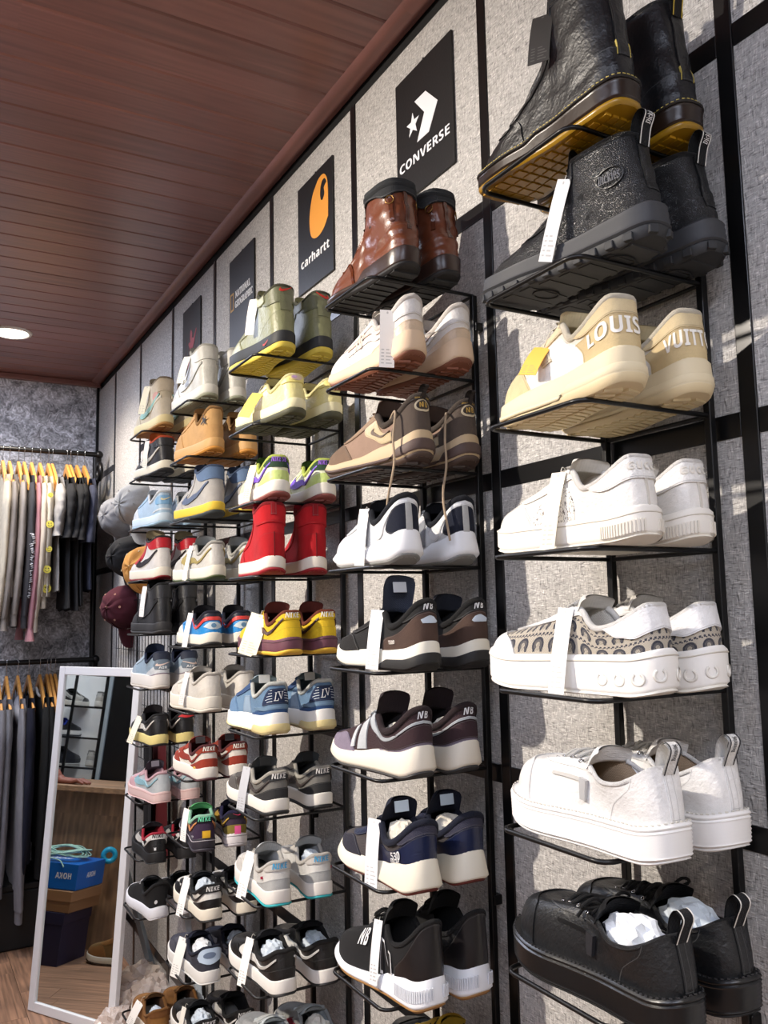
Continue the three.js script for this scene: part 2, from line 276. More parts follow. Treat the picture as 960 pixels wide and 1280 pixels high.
// ------------------------------------------------------------------ shoe builder
// local frame: heel at z = 0, toe towards -z, sole bottom at y = 0.  a in [-1,1] runs round the shoe from the heel (0) to the toe (+-1, + = outer side of the foot), t from sole edge (0) to the opening (1)
const LATPTS = [[0, 0], [.0175, .0038], [.0285, .020], [.0325, .055], [.034, .11], [.040, .16], [.0475, .205], [.047, .245], [.037, .279], [.019, .297], [0, .301]];
const MEDPTS = [[.0175, .0038], [.0285, .020], [.032, .055], [.030, .11], [.035, .16], [.0445, .205], [.0465, .245], [.038, .279], [.019, .297]];
function makeOutline(L, w, toe = 0) {
  const k = L / .301, P = [...LATPTS.map(p => V(p[0] * w, 0, p[1])), ...MEDPTS.map(p => V(-p[0] * w, 0, p[1])).reverse()];
  if (toe) for (const p of P) if (p.z > .23) p.x *= 1 - toe * (p.z - .23) / .07 * .5;
  P.forEach(p => { p.z *= k; });
  const c = new THREE.CatmullRomCurve3(P, true, 'centripetal'), n = 480, pts = c.getPoints(n); let ti = 0; pts.forEach((p, i) => { if (p.z > pts[ti].z) ti = i; });
  const half = arr => { const l = [0]; for (let i = 1; i < arr.length; i++) l.push(l[i - 1] + arr[i].distanceTo(arr[i - 1])); return { arr, l, tot: l[l.length - 1] }; };
  const la = half(pts.slice(0, ti + 1)), me = half(pts.slice(ti).reverse());
  const tab = h => { const N = 160, o = []; let j = 0; for (let i = 0; i <= N; i++) { const d = h.tot * i / N; while (j < h.l.length - 2 && h.l[j + 1] < d) j++; const f = (d - h.l[j]) / (h.l[j + 1] - h.l[j] || 1); o.push([lerp(h.arr[j].x, h.arr[j + 1].x, f), lerp(h.arr[j].z, h.arr[j + 1].z, f)]); } return o; };
  const A = tab(la), B = tab(me); A[0] = B[0] = [0, 0]; const tx = A[160][0]; B[160] = [...A[160]];
  return a => {
    const T = a >= 0 ? A : B, q = Math.min(1, Math.abs(a)) * 160, i = Math.min(159, Math.floor(q)), f = q - i;
    const x = lerp(T[i][0], T[i + 1][0], f), z = lerp(T[i][1], T[i + 1][1], f);
    const i0 = Math.max(0, i - 1), i1 = Math.min(160, i + 2); let dx = T[i1][0] - T[i0][0], dz = T[i1][1] - T[i0][1];
    if (q < .01) { dx = a >= 0 ? 1 : -1; dz = 0; } if (q > 159.9) { dx = a >= 0 ? -1 : 1; dz = 0; }
    const s = a >= 0 ? 1 : -1, l = Math.hypot(dx, dz) || 1; return { x, z, nx: s * dz / l, nz: -s * dx / l };
  };
}
const interp = (tab, x) => { if (typeof tab === 'number') return tab; if (x <= tab[0][0]) return tab[0][1]; for (let i = 0; i + 1 < tab.length; i++) if (x <= tab[i + 1][0]) { const f = (x - tab[i][0]) / (tab[i + 1][0] - tab[i][0]); return lerp(tab[i][1], tab[i + 1][1], f * f * (3 - 2 * f)); } return tab[tab.length - 1][1]; };
function hermite(rows, x) { // rows [a, v1, v2 ...]
  let i = 0; while (i < rows.length - 2 && rows[i + 1][0] < x) i++;
  const p0 = rows[Math.max(0, i - 1)], p1 = rows[i], p2 = rows[i + 1], p3 = rows[Math.min(rows.length - 1, i + 2)], h = p2[0] - p1[0], t = clamp((x - p1[0]) / h), o = [];
  for (let k = 1; k < p1.length; k++) {
    const m1 = (p2[k] - p0[k]) / ((p2[0] - p0[0]) || 1) * h, m2 = (p3[k] - p1[k]) / ((p3[0] - p1[0]) || 1) * h, t2 = t * t, t3 = t2 * t;
    o.push((2 * t3 - 3 * t2 + 1) * p1[k] + (t3 - 2 * t2 + t) * m1 + (-2 * t3 + 3 * t2) * p2[k] + (t3 - t2) * m2);
  }
  return o;
}
// rim tables: a, z/L, half width, height above sole edge, then wall curve k1,k2,k3
const RIMS = {
  low: [[0, .036, 0, .060, .35, .2, .3], [.07, .055, .0165, .0605, .35, .25, .3], [.14, .115, .0255, .051, .38, .3, .3], [.22, .20, .029, .041, .42, .35, .3], [.31, .30, .0285, .0405, .46, .4, .28], [.39, .375, .0245, .062, .5, .45, .22], [.52, .46, .0185, .062, .58, .5, .1], [.68, .555, .0155, .049, .68, .52, .02], [.83, .635, .0135, .039, .8, .55, -.04], [.94, .68, .008, .034, .92, .58, -.08], [1, .69, 0, .033, .95, .6, -.1]],
  runner: [[0, .02, 0, .066, .32, .1, .3], [.07, .045, .0155, .0635, .32, .2, .3], [.14, .105, .0245, .052, .36, .3, .3], [.22, .19, .0285, .040, .4, .35, .3], [.31, .29, .0285, .040, .45, .4, .28], [.39, .365, .0245, .061, .5, .45, .22], [.52, .455, .0185, .061, .55, .5, .1], [.68, .55, .0155, .048, .62, .5, .04], [.83, .635, .0135, .038, .7, .5, 0], [.94, .69, .008, .031, .8, .52, -.02], [1, .70, 0, .03, .85, .55, -.03]],
  derby: [[0, .05, 0, .050, .35, .2, .25], [.07, .064, .018, .0495, .38, .25, .25], [.14, .12, .027, .043, .4, .3, .25], [.22, .20, .0315, .036, .45, .35, .25], [.31, .30, .033, .036, .5, .4, .25], [.39, .385, .027, .046, .55, .45, .2], [.52, .47, .019, .048, .62, .5, .08], [.68, .56, .0155, .047, .75, .55, 0], [.83, .63, .0135, .043, .88, .58, -.06], [.94, .665, .008, .041, 1, .6, -.1], [1, .675, 0, .040, 1.05, .62, -.12]],
  high: [[0, .045, 0, .112, .25, .2, .3], [.07, .062, .019, .1115, .25, .25, .3], [.14, .115, .0285, .105, .28, .3, .3], [.22, .20, .0325, .099, .3, .3, .3], [.31, .30, .031, .104, .32, .35, .3], [.39, .36, .027, .115, .34, .38, .3], [.52, .42, .021, .093, .4, .42, .25], [.68, .52, .017, .064, .52, .45, .14], [.83, .62, .014, .044, .7, .5, .02], [.94, .675, .008, .036, .9, .56, -.06], [1, .69, 0, .034, .95, .6, -.1]],
  boot: [[0, .075, 0, .165, .2, .3, .35], [.07, .09, .020, .1645, .2, .3, .35], [.14, .14, .031, .162, .22, .3, .35], [.22, .22, .0355, .161, .25, .3, .35], [.31, .32, .034, .164, .25, .3, .35], [.39, .375, .027, .168, .26, .32, .35], [.52, .41, .021, .13, .32, .38, .3], [.68, .49, .017, .084, .45, .45, .2], [.83, .60, .014, .052, .65, .5, .05], [.94, .655, .008, .042, .85, .56, -.04], [1, .67, 0, .040, .95, .6, -.08]]
};
function patchGeo(S, contour, holes, off, foot, maxE, aS, tS, skirt = true) {
  const sc = p => new THREE.Vector2(p[0] * aS, p[1] * tS);
  const dd = a => a.filter((q, i) => q.distanceTo(a[(i + a.length - 1) % a.length]) > 1e-5); let ct = dd(contour.map(sc)), hs = (holes || []).map(h => dd(h.map(sc)));
  if (THREE.ShapeUtils.isClockWise(ct)) ct.reverse(); hs.forEach(h => { if (!THREE.ShapeUtils.isClockWise(h)) h.reverse(); });
  let pts = [...ct, ...hs.flat()], tri = THREE.ShapeUtils.triangulateShape(ct, hs).map(t => [...t]);
  for (let pass = 0; pass < 5; pass++) {
    const mid = new Map(); let any = false; const key = (i, j) => i < j ? i * 100003 + j : j * 100003 + i;
    const M2 = (i, j) => { if (pts[i].distanceTo(pts[j]) <= maxE) return -1; const k = key(i, j); if (!mid.has(k)) { mid.set(k, pts.length); pts.push(pts[i].clone().add(pts[j]).multiplyScalar(.5)); any = true; } return mid.get(k); };
    const nt = [];
    for (const [a, b, c] of tri) {
      const x = M2(a, b), y = M2(b, c), z = M2(c, a), n = (x >= 0) + (y >= 0) + (z >= 0);
      if (n === 0) nt.push([a, b, c]);
      else if (n === 3) nt.push([a, x, z], [x, b, y], [z, y, c], [x, y, z]);
      else if (n === 1) { if (x >= 0) nt.push([a, x, c], [x, b, c]); else if (y >= 0) nt.push([a, b, y], [a, y, c]); else nt.push([a, b, z], [z, b, c]); }
      else { if (x < 0) nt.push([a, b, z], [z, b, y], [z, y, c]); else if (y < 0) nt.push([a, x, z], [x, b, z], [z, b, c]); else nt.push([a, x, c], [x, b, y], [x, y, c]); }
    }
    tri = nt; if (!any) break;
  }
  const pos = [], uv = [], idx = [], base = [];
  for (const p of pts) { const a = p.x / aS, t = p.y / tS, q = S(a, t), n = S.n(a, t); pos.push(q[0] + n[0] * off, q[1] + n[1] * off, q[2] + n[2] * off); uv.push(p.x, p.y); base.push([q[0] - n[0] * .0006, q[1] - n[1] * .0006, q[2] - n[2] * .0006]); }
  const fl = foot < 0;
  for (const [a, b, c] of tri) fl ? idx.push(a, c, b) : idx.push(a, b, c);
  if (skirt) {
    const cnt = new Map(); for (const [a, b, c] of tri) for (const [i, j] of [[a, b], [b, c], [c, a]]) { const k = i < j ? i * 100003 + j : j * 100003 + i; cnt.set(k, cnt.has(k) ? null : [i, j]); }
    for (const e of cnt.values()) if (e) { const [i, j] = e, o = pos.length / 3; for (const k of [i, j]) { pos.push(pos[3 * k], pos[3 * k + 1], pos[3 * k + 2]); uv.push(uv[2 * k], uv[2 * k + 1]); } for (const k of [i, j]) { pos.push(...base[k]); uv.push(uv[2 * k], uv[2 * k + 1]); } fl ? idx.push(o, o + 1, o + 2, o + 1, o + 3, o + 2) : idx.push(o, o + 2, o + 1, o + 1, o + 2, o + 3); }
  }
  const g = new THREE.BufferGeometry(); g.setAttribute('position', new THREE.Float32BufferAttribute(pos, 3)); g.setAttribute('uv', new THREE.Float32BufferAttribute(uv, 2)); g.setIndex(idx); g.computeVertexNormals(); return g;
}
// smooth a list of points into a closed or open polyline
function curve(pts, n = 4) { const c = new THREE.CatmullRomCurve3(pts.map(p => V(p[0], p[1], 0)), false, 'catmullrom', .5), r = c.getPoints((pts.length - 1) * n); return r.map(p => [p.x, p.y]); }
const symm = half => { const h = half.map(p => [...p]); const m = half.filter(p => Math.abs(p[0]) > 1e-6 && Math.abs(p[0] - 1) > 1e-6).map(p => [-p[0], p[1]]).reverse(); return [...h, ...m]; };

function buildShoe(spec, foot, pos, yaw, name, label, group, roll = 0) {
  // foot: -1 left shoe (outer side towards -x), +1 right shoe
  const L = spec.L || .295, W = spec.w || 1, out = makeOutline(L, W, spec.toe || 0), rim = spec.rim || RIMS[spec.type || 'low'], hs = spec.hs || 1, fine = spec.fine ? 1 : 0;
  const lift = z => { const s = z / L; return (spec.spring ?? .012) * Math.pow(clamp((s - .72) / .28), 2) + (spec.hlift ?? .007) * Math.pow(clamp((.14 - s) / .14), 2); };
  const soleTop = z => interp(spec.top ?? .03, z / L) + lift(z);
  const bulge = spec.bulge ?? .0025;
  const S = (a, t) => {
    const s = a < 0 ? -1 : 1, ab = Math.min(1, Math.abs(a)), r = hermite(rim, ab), o = out(a), ins = spec.inset ?? .003;
    const bx = o.x - o.nx * ins, bz = o.z - o.nz * ins, by = soleTop(bz) - .004, tz = r[0] * L, tx = s * r[1] * (spec.open || 1), ty = r[2] * hs + soleTop(tz), dy = ty - by, hx = bx - tx, hz = bz - tz, tt = clamp(t);
    const bl = bulge * (1 - ab), p1 = [bx + o.nx * bl, by + r[3] * dy, bz + o.nz * bl], p2 = [tx + hx * r[4], ty - r[5] * dy, tz + hz * r[4]];
    const u = 1 - tt, c0 = u * u * u, c1 = 3 * u * u * tt, c2 = 3 * u * tt * tt, c3 = tt * tt * tt;
    let x = c0 * bx + c1 * p1[0] + c2 * p2[0] + c3 * tx, y = c0 * by + c1 * p1[1] + c2 * p2[1] + c3 * ty, z = c0 * bz + c1 * p1[2] + c2 * p2[2] + c3 * tz;
    if (t > 1) { y += (t - 1) * dy; }
    if (spec.wrinkle) { const wv = N3(a * 9 + foot * 3, t * 7 + (spec.L || 0) * 50, 3.1) * spec.wrinkle * Math.sin(Math.PI * tt); x += o.nx * wv; z += o.nz * wv; }
    return [foot * x, y, -z];
  };
  S.n = (a, t) => {
    const e = .006, d = .015, t0 = Math.min(t, 1 - d), a0 = Math.max(-1 + e, Math.min(1 - e, a)), p = S(a0 - e, t0), q = S(a0 + e, t0), r = S(a0, Math.max(0, t0 - d)), w = S(a0, t0 + d);
    let ux = q[0] - p[0], uy = q[1] - p[1], uz = q[2] - p[2], vx = w[0] - r[0], vy = w[1] - r[1], vz = w[2] - r[2], nx = uy * vz - uz * vy, ny = uz * vx - ux * vz, nz = ux * vy - uy * vx, l = Math.hypot(nx, ny, nz) || 1; const f = foot;
    return [f * nx / l, f * ny / l, f * nz / l];
  };
  // flip sign check for the normal
  { const p = S(.3, .5), n = S.n(.3, .5); if (n[0] * p[0] < 0) { const o = S.n; S.n = (a, t) => o(a, t).map(v => -v); } }
  const g = thing(name, label, spec.cat || 'shoe', pos, yaw, group); g.rotation.z = roll;
  const aS = .36, tS = spec.tS || (spec.type === 'boot' ? .2 : spec.type === 'high' ? .14 : .085);
  const P = (nm, geo, c, k, ex) => part(nm, geo, mat(c, k, ex), g);
  // upper
  const NA = fine ? 96 : 60, NT = fine ? 16 : 10;
  const upper = part('upper', grid(NA, NT, (u, v) => { const a = u * 2 - 1, q = S(a, v); return [...q, a * aS, v * tS]; }, foot < 0), spec.base.isMaterial ? spec.base : mat(...spec.base), g);
  // panels
  const stitches = [];
  for (const p of spec.panels || []) {
    const [nm, poly, c, k = 'leather', o = {}] = p; const contours = typeof poly[0][0] === 'number' ? [{ o: poly, h: [] }] : poly.map(q => q.o ? q : { o: q, h: [] });
    const gs = [];
    for (const q of contours) {
      if (o.sym) gs.push(patchGeo(S, symm(q.o), [], o.off ?? .0014, foot, o.e || (fine ? .010 : .014), aS, tS));
      else { const sides = o.side === 'out' ? [1] : o.side === 'in' ? [-1] : o.side === 'raw' ? [1] : [1, -1]; for (const s of sides) gs.push(patchGeo(S, q.o.map(v => [v[0] * s, v[1]]), q.h.map(h => h.map(v => [v[0] * s, v[1]])), o.off ?? .0014, foot, o.e || (fine ? .010 : .014), aS, tS)); }
    }
    for (const q of gs) part(nm, q, c.isMaterial ? c : mat(c, k, o.ex), g);
    if (fine && k !== 'print' && !c.isMaterial && !o.nost && !/seam|zip|strip|ring|reflector|badge|flag|emblem/.test(nm)) for (const q of contours) { const full = o.sym ? symm(q.o) : q.o; for (const s of (o.sym || o.side === 'raw') ? [1] : o.side === 'out' ? [1] : [1, -1]) stitches.push({ poly: full.map(v => [v[0] * s, v[1]]), off: (o.off ?? .0014) + .0003, c }); }
  }
  if (stitches.length) { // rows of stitching just inside the panel edges
    const by = {};
    for (const st of stitches) {
      const pts = st.poly.map(v => [v[0] * aS, v[1] * tS]), n = pts.length; let ar = 0; for (let i = 0; i < n; i++) { const a = pts[i], b = pts[(i + 1) % n]; ar += a[0] * b[1] - b[0] * a[1]; } const sg = ar > 0 ? 1 : -1, pos = [], uv = [], idx = [];
      for (let i = 0; i < n; i++) {
        const a = pts[i], b = pts[(i + 1) % n], dx = b[0] - a[0], dy = b[1] - a[1], l = Math.hypot(dx, dy); if (l < 1e-5) continue; const nx = -dy / l * sg, ny = dx / l * sg, m = Math.max(1, Math.ceil(l / .006));
        const ta = a[1] / tS, tb = b[1] / tS; if ((ta < .03 && tb < .03) || (ta > .97 && tb > .97) || Math.abs(Math.abs(a[0] / aS) - 1) < .01 && Math.abs(Math.abs(b[0] / aS) - 1) < .01) continue;
        for (let k = 0; k < m; k++) { const o = pos.length / 3; for (const [f, w] of [[k / m, .0020], [k / m, .0028], [(k + 1) / m, .0020], [(k + 1) / m, .0028]]) { const x = a[0] + dx * f + nx * w, y = a[1] + dy * f + ny * w, A = x / aS, T = clamp(y / tS, .01, .995), q = S(A, T), nn = S.n(A, T); pos.push(q[0] + nn[0] * st.off, q[1] + nn[1] * st.off, q[2] + nn[2] * st.off); uv.push(x, y); } idx.push(o, o + 1, o + 2, o + 1, o + 3, o + 2); }
      }
      if (!idx.length) continue; const gg = new THREE.BufferGeometry(); gg.setAttribute('position', new THREE.Float32BufferAttribute(pos, 3)); gg.setAttribute('uv', new THREE.Float32BufferAttribute(uv, 2)); gg.setIndex(idx); gg.computeVertexNormals(); (by[st.c] ??= []).push(gg);
    }
    for (const c in by) { const col = new THREE.Color(c), L0 = col.r * .3 + col.g * .6 + col.b * .1, k2 = spec.stitchC || '#' + (L0 > .12 ? col.clone().multiplyScalar(.62) : col.clone().lerp(new THREE.Color('#8a8a8a'), .28)).getHexString(); const m = part('stitching', by[c], mat(k2, 'print', { side: THREE.DoubleSide }), g); m.userData.kind = 'stuff'; }
  }
  // lettering: [text, a, t, width m, height m, colour, font, off]
  for (const [s, a0, t0, w, h, c, font = 'bold', off = .0026, slant = 0] of spec.texts || []) {
    if (!s) continue; const s0 = S(Math.abs(a0), 0), s1 = S(Math.abs(a0), 1), tl = Math.hypot(s1[0] - s0[0], s1[1] - s0[1], s1[2] - s0[2]), sh = textShapes(s, w, h, font, slant), gs = [];
    for (const q of sh) { const ac = Math.abs(a0) < .05 ? foot * a0 : a0, f = v => [ac + foot * v.x / aS, t0 + v.y / tl]; gs.push(patchGeo(S, q.o.map(f), q.h.map(e => e.map(f)), off, foot, .02, aS, tS, false)); }
    part('lettering', gs, mat(c, 'print'), g);
  }
  // sole layers
  const ringPt = (a, o, y) => { const q = out(a); return [foot * (q.x + q.nx * o), y, -(q.z + q.nz * o)]; };
  const zAt = a => out(a).z;
  for (const ly of spec.sole) {
    const [nm, y0, y1, o0, o1, c, k = 'rubber', opt = {}] = ly, r = opt.r ?? .0025, rows = [], nr = opt.ridges || 0;
    const f0 = z => interp(y0, z / L) + lift(z) * (opt.flat ? 0 : 1), f1 = z => interp(y1, z / L) + lift(z);
    rows.push([0, -r], [0, 0, r]); if (nr) for (let i = 0; i <= nr * 2; i++) rows.push([i / (nr * 2), (i % 2 ? -.0011 : 0), 0, 1]); rows.push([1, 0, -r], [1, -r]);
    const gs = [grid(NA, rows.length - 1, (u, v, i, j) => { const a = u * 2 - 1, z = zAt(a), Y0 = f0(z), Y1 = f1(z), R = rows[j], fr = R[3] ? lerp(r / (Y1 - Y0), 1 - r / (Y1 - Y0), R[0]) : R[0]; const y = lerp(Y0, Y1, fr) + (R[2] || 0); const q = ringPt(a, lerp(o0, o1, clamp(fr)) + R[1], y); return [...q, a * .36, y]; }, foot < 0)];
    for (const [f, o, flip] of [[f1, o1 - r, 0], [f0, o0 - r, 1]]) gs.push(grid(30, 1, (u, v) => { const a = (v < .5 ? 1 : -1) * u, z = zAt(a), q = ringPt(a, o, f(z)); return [...q, q[0], q[2]]; }, (foot < 0) !== !!flip ? true : false));
    P(nm, gs, c, k, opt.ex);
  }
  // tread on the underside
  if (spec.tread) {
    const { c, style = 'bars', k = 'rubber', ex } = spec.tread, gs = [], n = spec.tread.n || 15;
    const halfw = z => { let best = [0, 0]; for (const s of [1, -1]) { let lo = 0.02, hi = .98; for (let i = 0; i < 18; i++) { const m = (lo + hi) / 2; if (zAt(m * s) < z) lo = m; else hi = m; } best[s > 0 ? 0 : 1] = Math.abs(out(lo * s).x); } return best; };
    for (let i = 0; i < n; i++) {
      const s = lerp(.05, .94, (i + .5) / n), z = s * L, [wl, wm] = halfw(z), th = L * .89 / n * (style === 'grid' ? .72 : .6), cols = style === 'grid' ? 4 : style === 'zig' ? 2 : 1;
      if (style === 'arch' && s > .36 && s < .5) continue;
      for (let j = 0; j < cols; j++) {
        const x0 = lerp(-wm * .86, wl * .86, j / cols), x1 = lerp(-wm * .86, wl * .86, (j + 1) / cols), b = box(x1 - x0 - (cols > 1 ? .003 : 0), .0035, th, 0, 0, 0);
        if (style === 'zig') b.rotateY((j ? 1 : -1) * .35 * foot); b.translate(foot * (x0 + x1) / 2, -.0002 + lift(z) * (spec.tread.flat ? 0 : 1) + (spec.tread.y || 0), -z); gs.push(b);
      }
    }
    P('tread', gs, c, k, ex);
  }
  // lining, insole, collar
  const lc = spec.lining || '#555';
  const iw = spec.inner ?? .004;
  const TP = a => { const r = hermite(rim, Math.min(1, Math.abs(a))), s = a < 0 ? -1 : 1; return [s * r[1] * (spec.open || 1), r[2] * hs + soleTop(r[0] * L), r[0] * L]; };
  P('lining', grid(fine ? 72 : 44, 5, (u, v) => {
    const a = u * 2 - 1, T = TP(a), o = out(a), yb = soleTop(o.z) + .004, bx = o.x * .8, bz = lerp(o.z, L * .45, .16) , s = a < 0 ? -1 : 1;
    const sh = Math.min(iw, Math.abs(T[0]) * .8), tx = T[0] - s * sh * Math.min(1, v * 4), tz = T[2] + (Math.abs(a) < .1 ? iw * Math.min(1, v * 4) : 0) * (1 - Math.abs(a) * 10);
    const e = v * v; return [foot * lerp(tx, bx, e), lerp(T[1] - .001, yb, v), -lerp(tz, bz, e), a * .3, v * .08];
  }, foot > 0), lc, spec.liningKind || 'cloth');
  P('insole', grid(24, 1, (u, v) => { const a = (v < .5 ? 1 : -1) * u, o = out(a); return [foot * o.x * .82, soleTop(o.z) + .005, -lerp(o.z, L * .45, .14), o.x, o.z]; }, foot < 0), spec.insole || lc, 'cloth');
  if (spec.collar !== null) {
    const [cc, ck = 'leather', cr = .0042, ca = .4] = spec.collar || [lc, 'cloth']; const pts = [];
    for (let i = -12; i <= 12; i++) { const a = ca * i / 12, q = TP(a); pts.push(V(foot * q[0] * .96, q[1] - cr * .35, -q[2] - (1 - Math.abs(i) / 12) * .001)); }
    P('collar', tube(pts, cr, fine ? 56 : 36, fine ? 10 : 7), cc, ck);
  }
  // tongue
  if (spec.tongue) {
    const [tc, tk = 'cloth', ext = .022, twid = .03, lean = .5] = spec.tongue, th = spec.tongueT || .006, n = 14, path = [];
    for (let i = 0; i <= 8; i++) { const a = lerp(1, .4, i / 8), q = TP(a); path.push([q[2] + (i === 0 ? .006 : 0), q[1] - .004 - .002 * (i < 2 ? 1 : 0), Math.max(.012, Math.abs(q[0]) + .004)]); }
    const e = path[8], d = [path[8][0] - path[6][0], path[8][1] - path[6][1]], dl = Math.hypot(...d) || 1; const dz = d[0] / dl * lean, dyy = Math.sqrt(1 - dz * dz);
    for (let i = 1; i <= 4; i++) path.push([e[0] + dz * ext * i / 4 , e[1] + dyy * ext * i / 4, lerp(e[2], twid, i / 4)]);
    const N = path.length - 1;
    const side = off => grid(N * 2, 8, (u, v) => { const q = u * N, i = Math.min(N - 1, Math.floor(q)), f = q - i, A = path[i], B = path[i + 1]; const z = lerp(A[0], B[0], f), y = lerp(A[1], B[1], f); let w = lerp(A[2], B[2], f); const x = (v * 2 - 1), top = u > .9 ? Math.sqrt(clamp(1 - Math.pow((u - .9) / .1, 2) * .35)) : 1; w *= top; const crown = (1 - x * x) * .009, pad = off * (1 - Math.pow(Math.abs(x), 6)) * (u > .97 ? .4 : 1); return [foot * x * w, y + crown * .45 + pad * .6, -(z + crown + pad * .8), x * w, q * .02]; }, (foot < 0) === (off > 0));
    P('tongue', [side(th), side(0)], tc, tk);
    if (spec.tongueLabel) { const q = path[N - 1], b = rbox(.026, .018, .0022, .0006); b.rotateX(-.15); b.translate(0, q[1], -(q[0] - .001)); P('tongue_label', b, spec.tongueLabel, 'print'); }
  }
  if (spec.laces) {
    const gs = [], n = spec.laceN || 6, r = .0021, pt = (a, s) => { const q = TP(a), nn = .005; return V(foot * s * (Math.abs(q[0]) + .004), q[1] + .002, -q[2]); };
    for (let i = 0; i < n; i++) {
      const a = lerp(.45, .86, i / (n - 1)), A = pt(a, -1), B = pt(a, 1), m = A.clone().add(B).multiplyScalar(.5); m.y += .006; m.z -= .003; gs.push(tube([A, m, B], r, 8, 5));
      if (i + 1 < n) { const C = pt(lerp(.45, .86, (i + 1) / (n - 1)), 1); const m2 = A.clone().add(C).multiplyScalar(.5); m2.y += .008; m2.z -= .003; gs.push(tube([A, m2, C], r, 8, 5)); }
    }
    if (spec.bow) { const A = pt(.45, 0.2); A.y += .006; for (const s of [-1, 1]) { gs.push(tube([A, A.clone().add(V(s * .02, .012, .004)), A.clone().add(V(s * .036, .004, .0)), A.clone().add(V(s * .02, -.002, -.006)), A], r, 20, 5)); gs.push(tube([A, A.clone().add(V(s * .014, .002, -.012)), A.clone().add(V(s * .03, -.012, -.016))], r, 10, 5)); } }
    P('laces', gs, spec.laces, 'cloth');
  }
  // price tag hanging from the eyelets on the outer side
  if (spec.tag && foot < 0) {
    const tg = spec.tag, w = tg.w || .027, h = tg.h || .085, q = TP(tg.a ?? .42), o = out(tg.ab ?? (tg.a ?? .42) + .06), top = V(foot * (Math.abs(q[0]) + .009), q[1] - .004, -q[2]);
    const bot = V(foot * (Math.abs(o.x) + .010 + (tg.out || 0)), top.y - h * .93, -(q[2] + (tg.fwd || 0)));
    const m = part('price_tag', tagGeo(w, h), tagMat(tg.c || '#efeae2'), g); const up = top.clone().sub(bot).normalize(), side = V(0, 0, 1).applyAxisAngle(V(0, 1, 0), tg.turn ?? .5); const nrm = side.clone().cross(up).normalize(), sd = up.clone().cross(nrm);
    m.matrixAutoUpdate = true; const mm = new THREE.Matrix4().makeBasis(sd, up, nrm); m.quaternion.setFromRotationMatrix(mm); m.position.copy(bot); m.userData.label = 'narrow price tag strip';
    const ey = V(foot * Math.abs(TP(.5)[0]), TP(.5)[1] + .004, -TP(.5)[2]), tt = bot.clone().addScaledVector(up, h - .006); part('string', tube([tt, tt.clone().lerp(ey, .5).add(V(0, .008, 0)), ey], .0007, 10, 4), mat('#d8d2c4', 'print'), g);
  }
  for (const f of spec.extra || []) f({ S, g, foot, P, TP, out, soleTop, L, aS, tS, lift });
  return g;
}
const tagGeos = {}, tagMats = {};
function tagGeo(w, h) { return tagGeos[w + '_' + h] ??= (() => { const g = grid(1, 8, (u, v) => [(u - .5) * w, v * h, .004 * Math.sin(v * 2.4), u, v]); const b = g.clone(); b.translate(0, 0, -.0006); return mergeGeometries([g, b]); })(); }
function tagMat(c) {
  return tagMats[c] ??= (() => { const cv = document.createElement('canvas'); cv.width = 64; cv.height = 192; const x = cv.getContext('2d'); x.fillStyle = c; x.fillRect(0, 0, 64, 192); x.fillStyle = 'rgba(120,118,116,.4)'; for (let i = 0; i < 5; i++) { x.fillRect(8, 132 + i * 11, 12, 4); x.fillRect(28, 132 + i * 11, 14 + (i * 7) % 16, 4); } x.beginPath(); x.arc(32, 9, 4, 0, 7); x.fill(); const t = new THREE.CanvasTexture(cv); t.colorSpace = THREE.SRGBColorSpace; return new THREE.MeshStandardMaterial({ map: t, roughness: .7, side: THREE.DoubleSide }); })();
}
// swoosh and other emblem outlines in (a, t)
const SWOOSH = (() => { // unit outline, x towards toe, y up
  const top = curve([[-.58, .36], [-.25, .10], [.05, -.08], [.24, -.15], [.36, -.12], [.40, -.02], [.36, .12]], 5), bot = curve([[.36, .12], [.5, -.08], [.52, -.3], [.36, -.42], [.12, -.36], [-.2, -.12], [-.58, .28]], 5);
  return [...top, ...bot.slice(1)];
})();
const swoosh = (a0 = .37, t0 = .5, w = .46, h = .8) => SWOOSH.map(p => [a0 + p[0] * w, t0 + p[1] * h]);
// crumpled tissue paper ball
function crumple(r, sy = 1, det = 5, amp = .35, sd = 1) { const g = mergeVertices((() => { const q = new THREE.IcosahedronGeometry(r, det); q.deleteAttribute('uv'); q.deleteAttribute('normal'); return q; })()); const p = g.attributes.position; for (let i = 0; i < p.count; i++) { const v = V(p.getX(i), p.getY(i), p.getZ(i)).normalize(), a = Math.abs(N3(v.x * 2.3 + sd, v.y * 2.3, v.z * 2.3)), b = Math.abs(N3(v.x * 5 + sd * 3, v.y * 5, v.z * 5 + 4)); v.multiplyScalar(r * (1 - amp * (a * 1.3 + b * .7) + .12)); p.setXYZ(i, v.x, v.y * sy, v.z); } g.computeVertexNormals(); const f = g.toNonIndexed(); f.computeVertexNormals(); const uv = new Float32Array(f.attributes.position.count * 2); for (let i = 0; i < uv.length; i++) uv[i] = f.attributes.position.array[i % 3 + Math.floor(i / 2) * 3] || 0; f.setAttribute('uv', new THREE.BufferAttribute(uv, 2)); return f; }
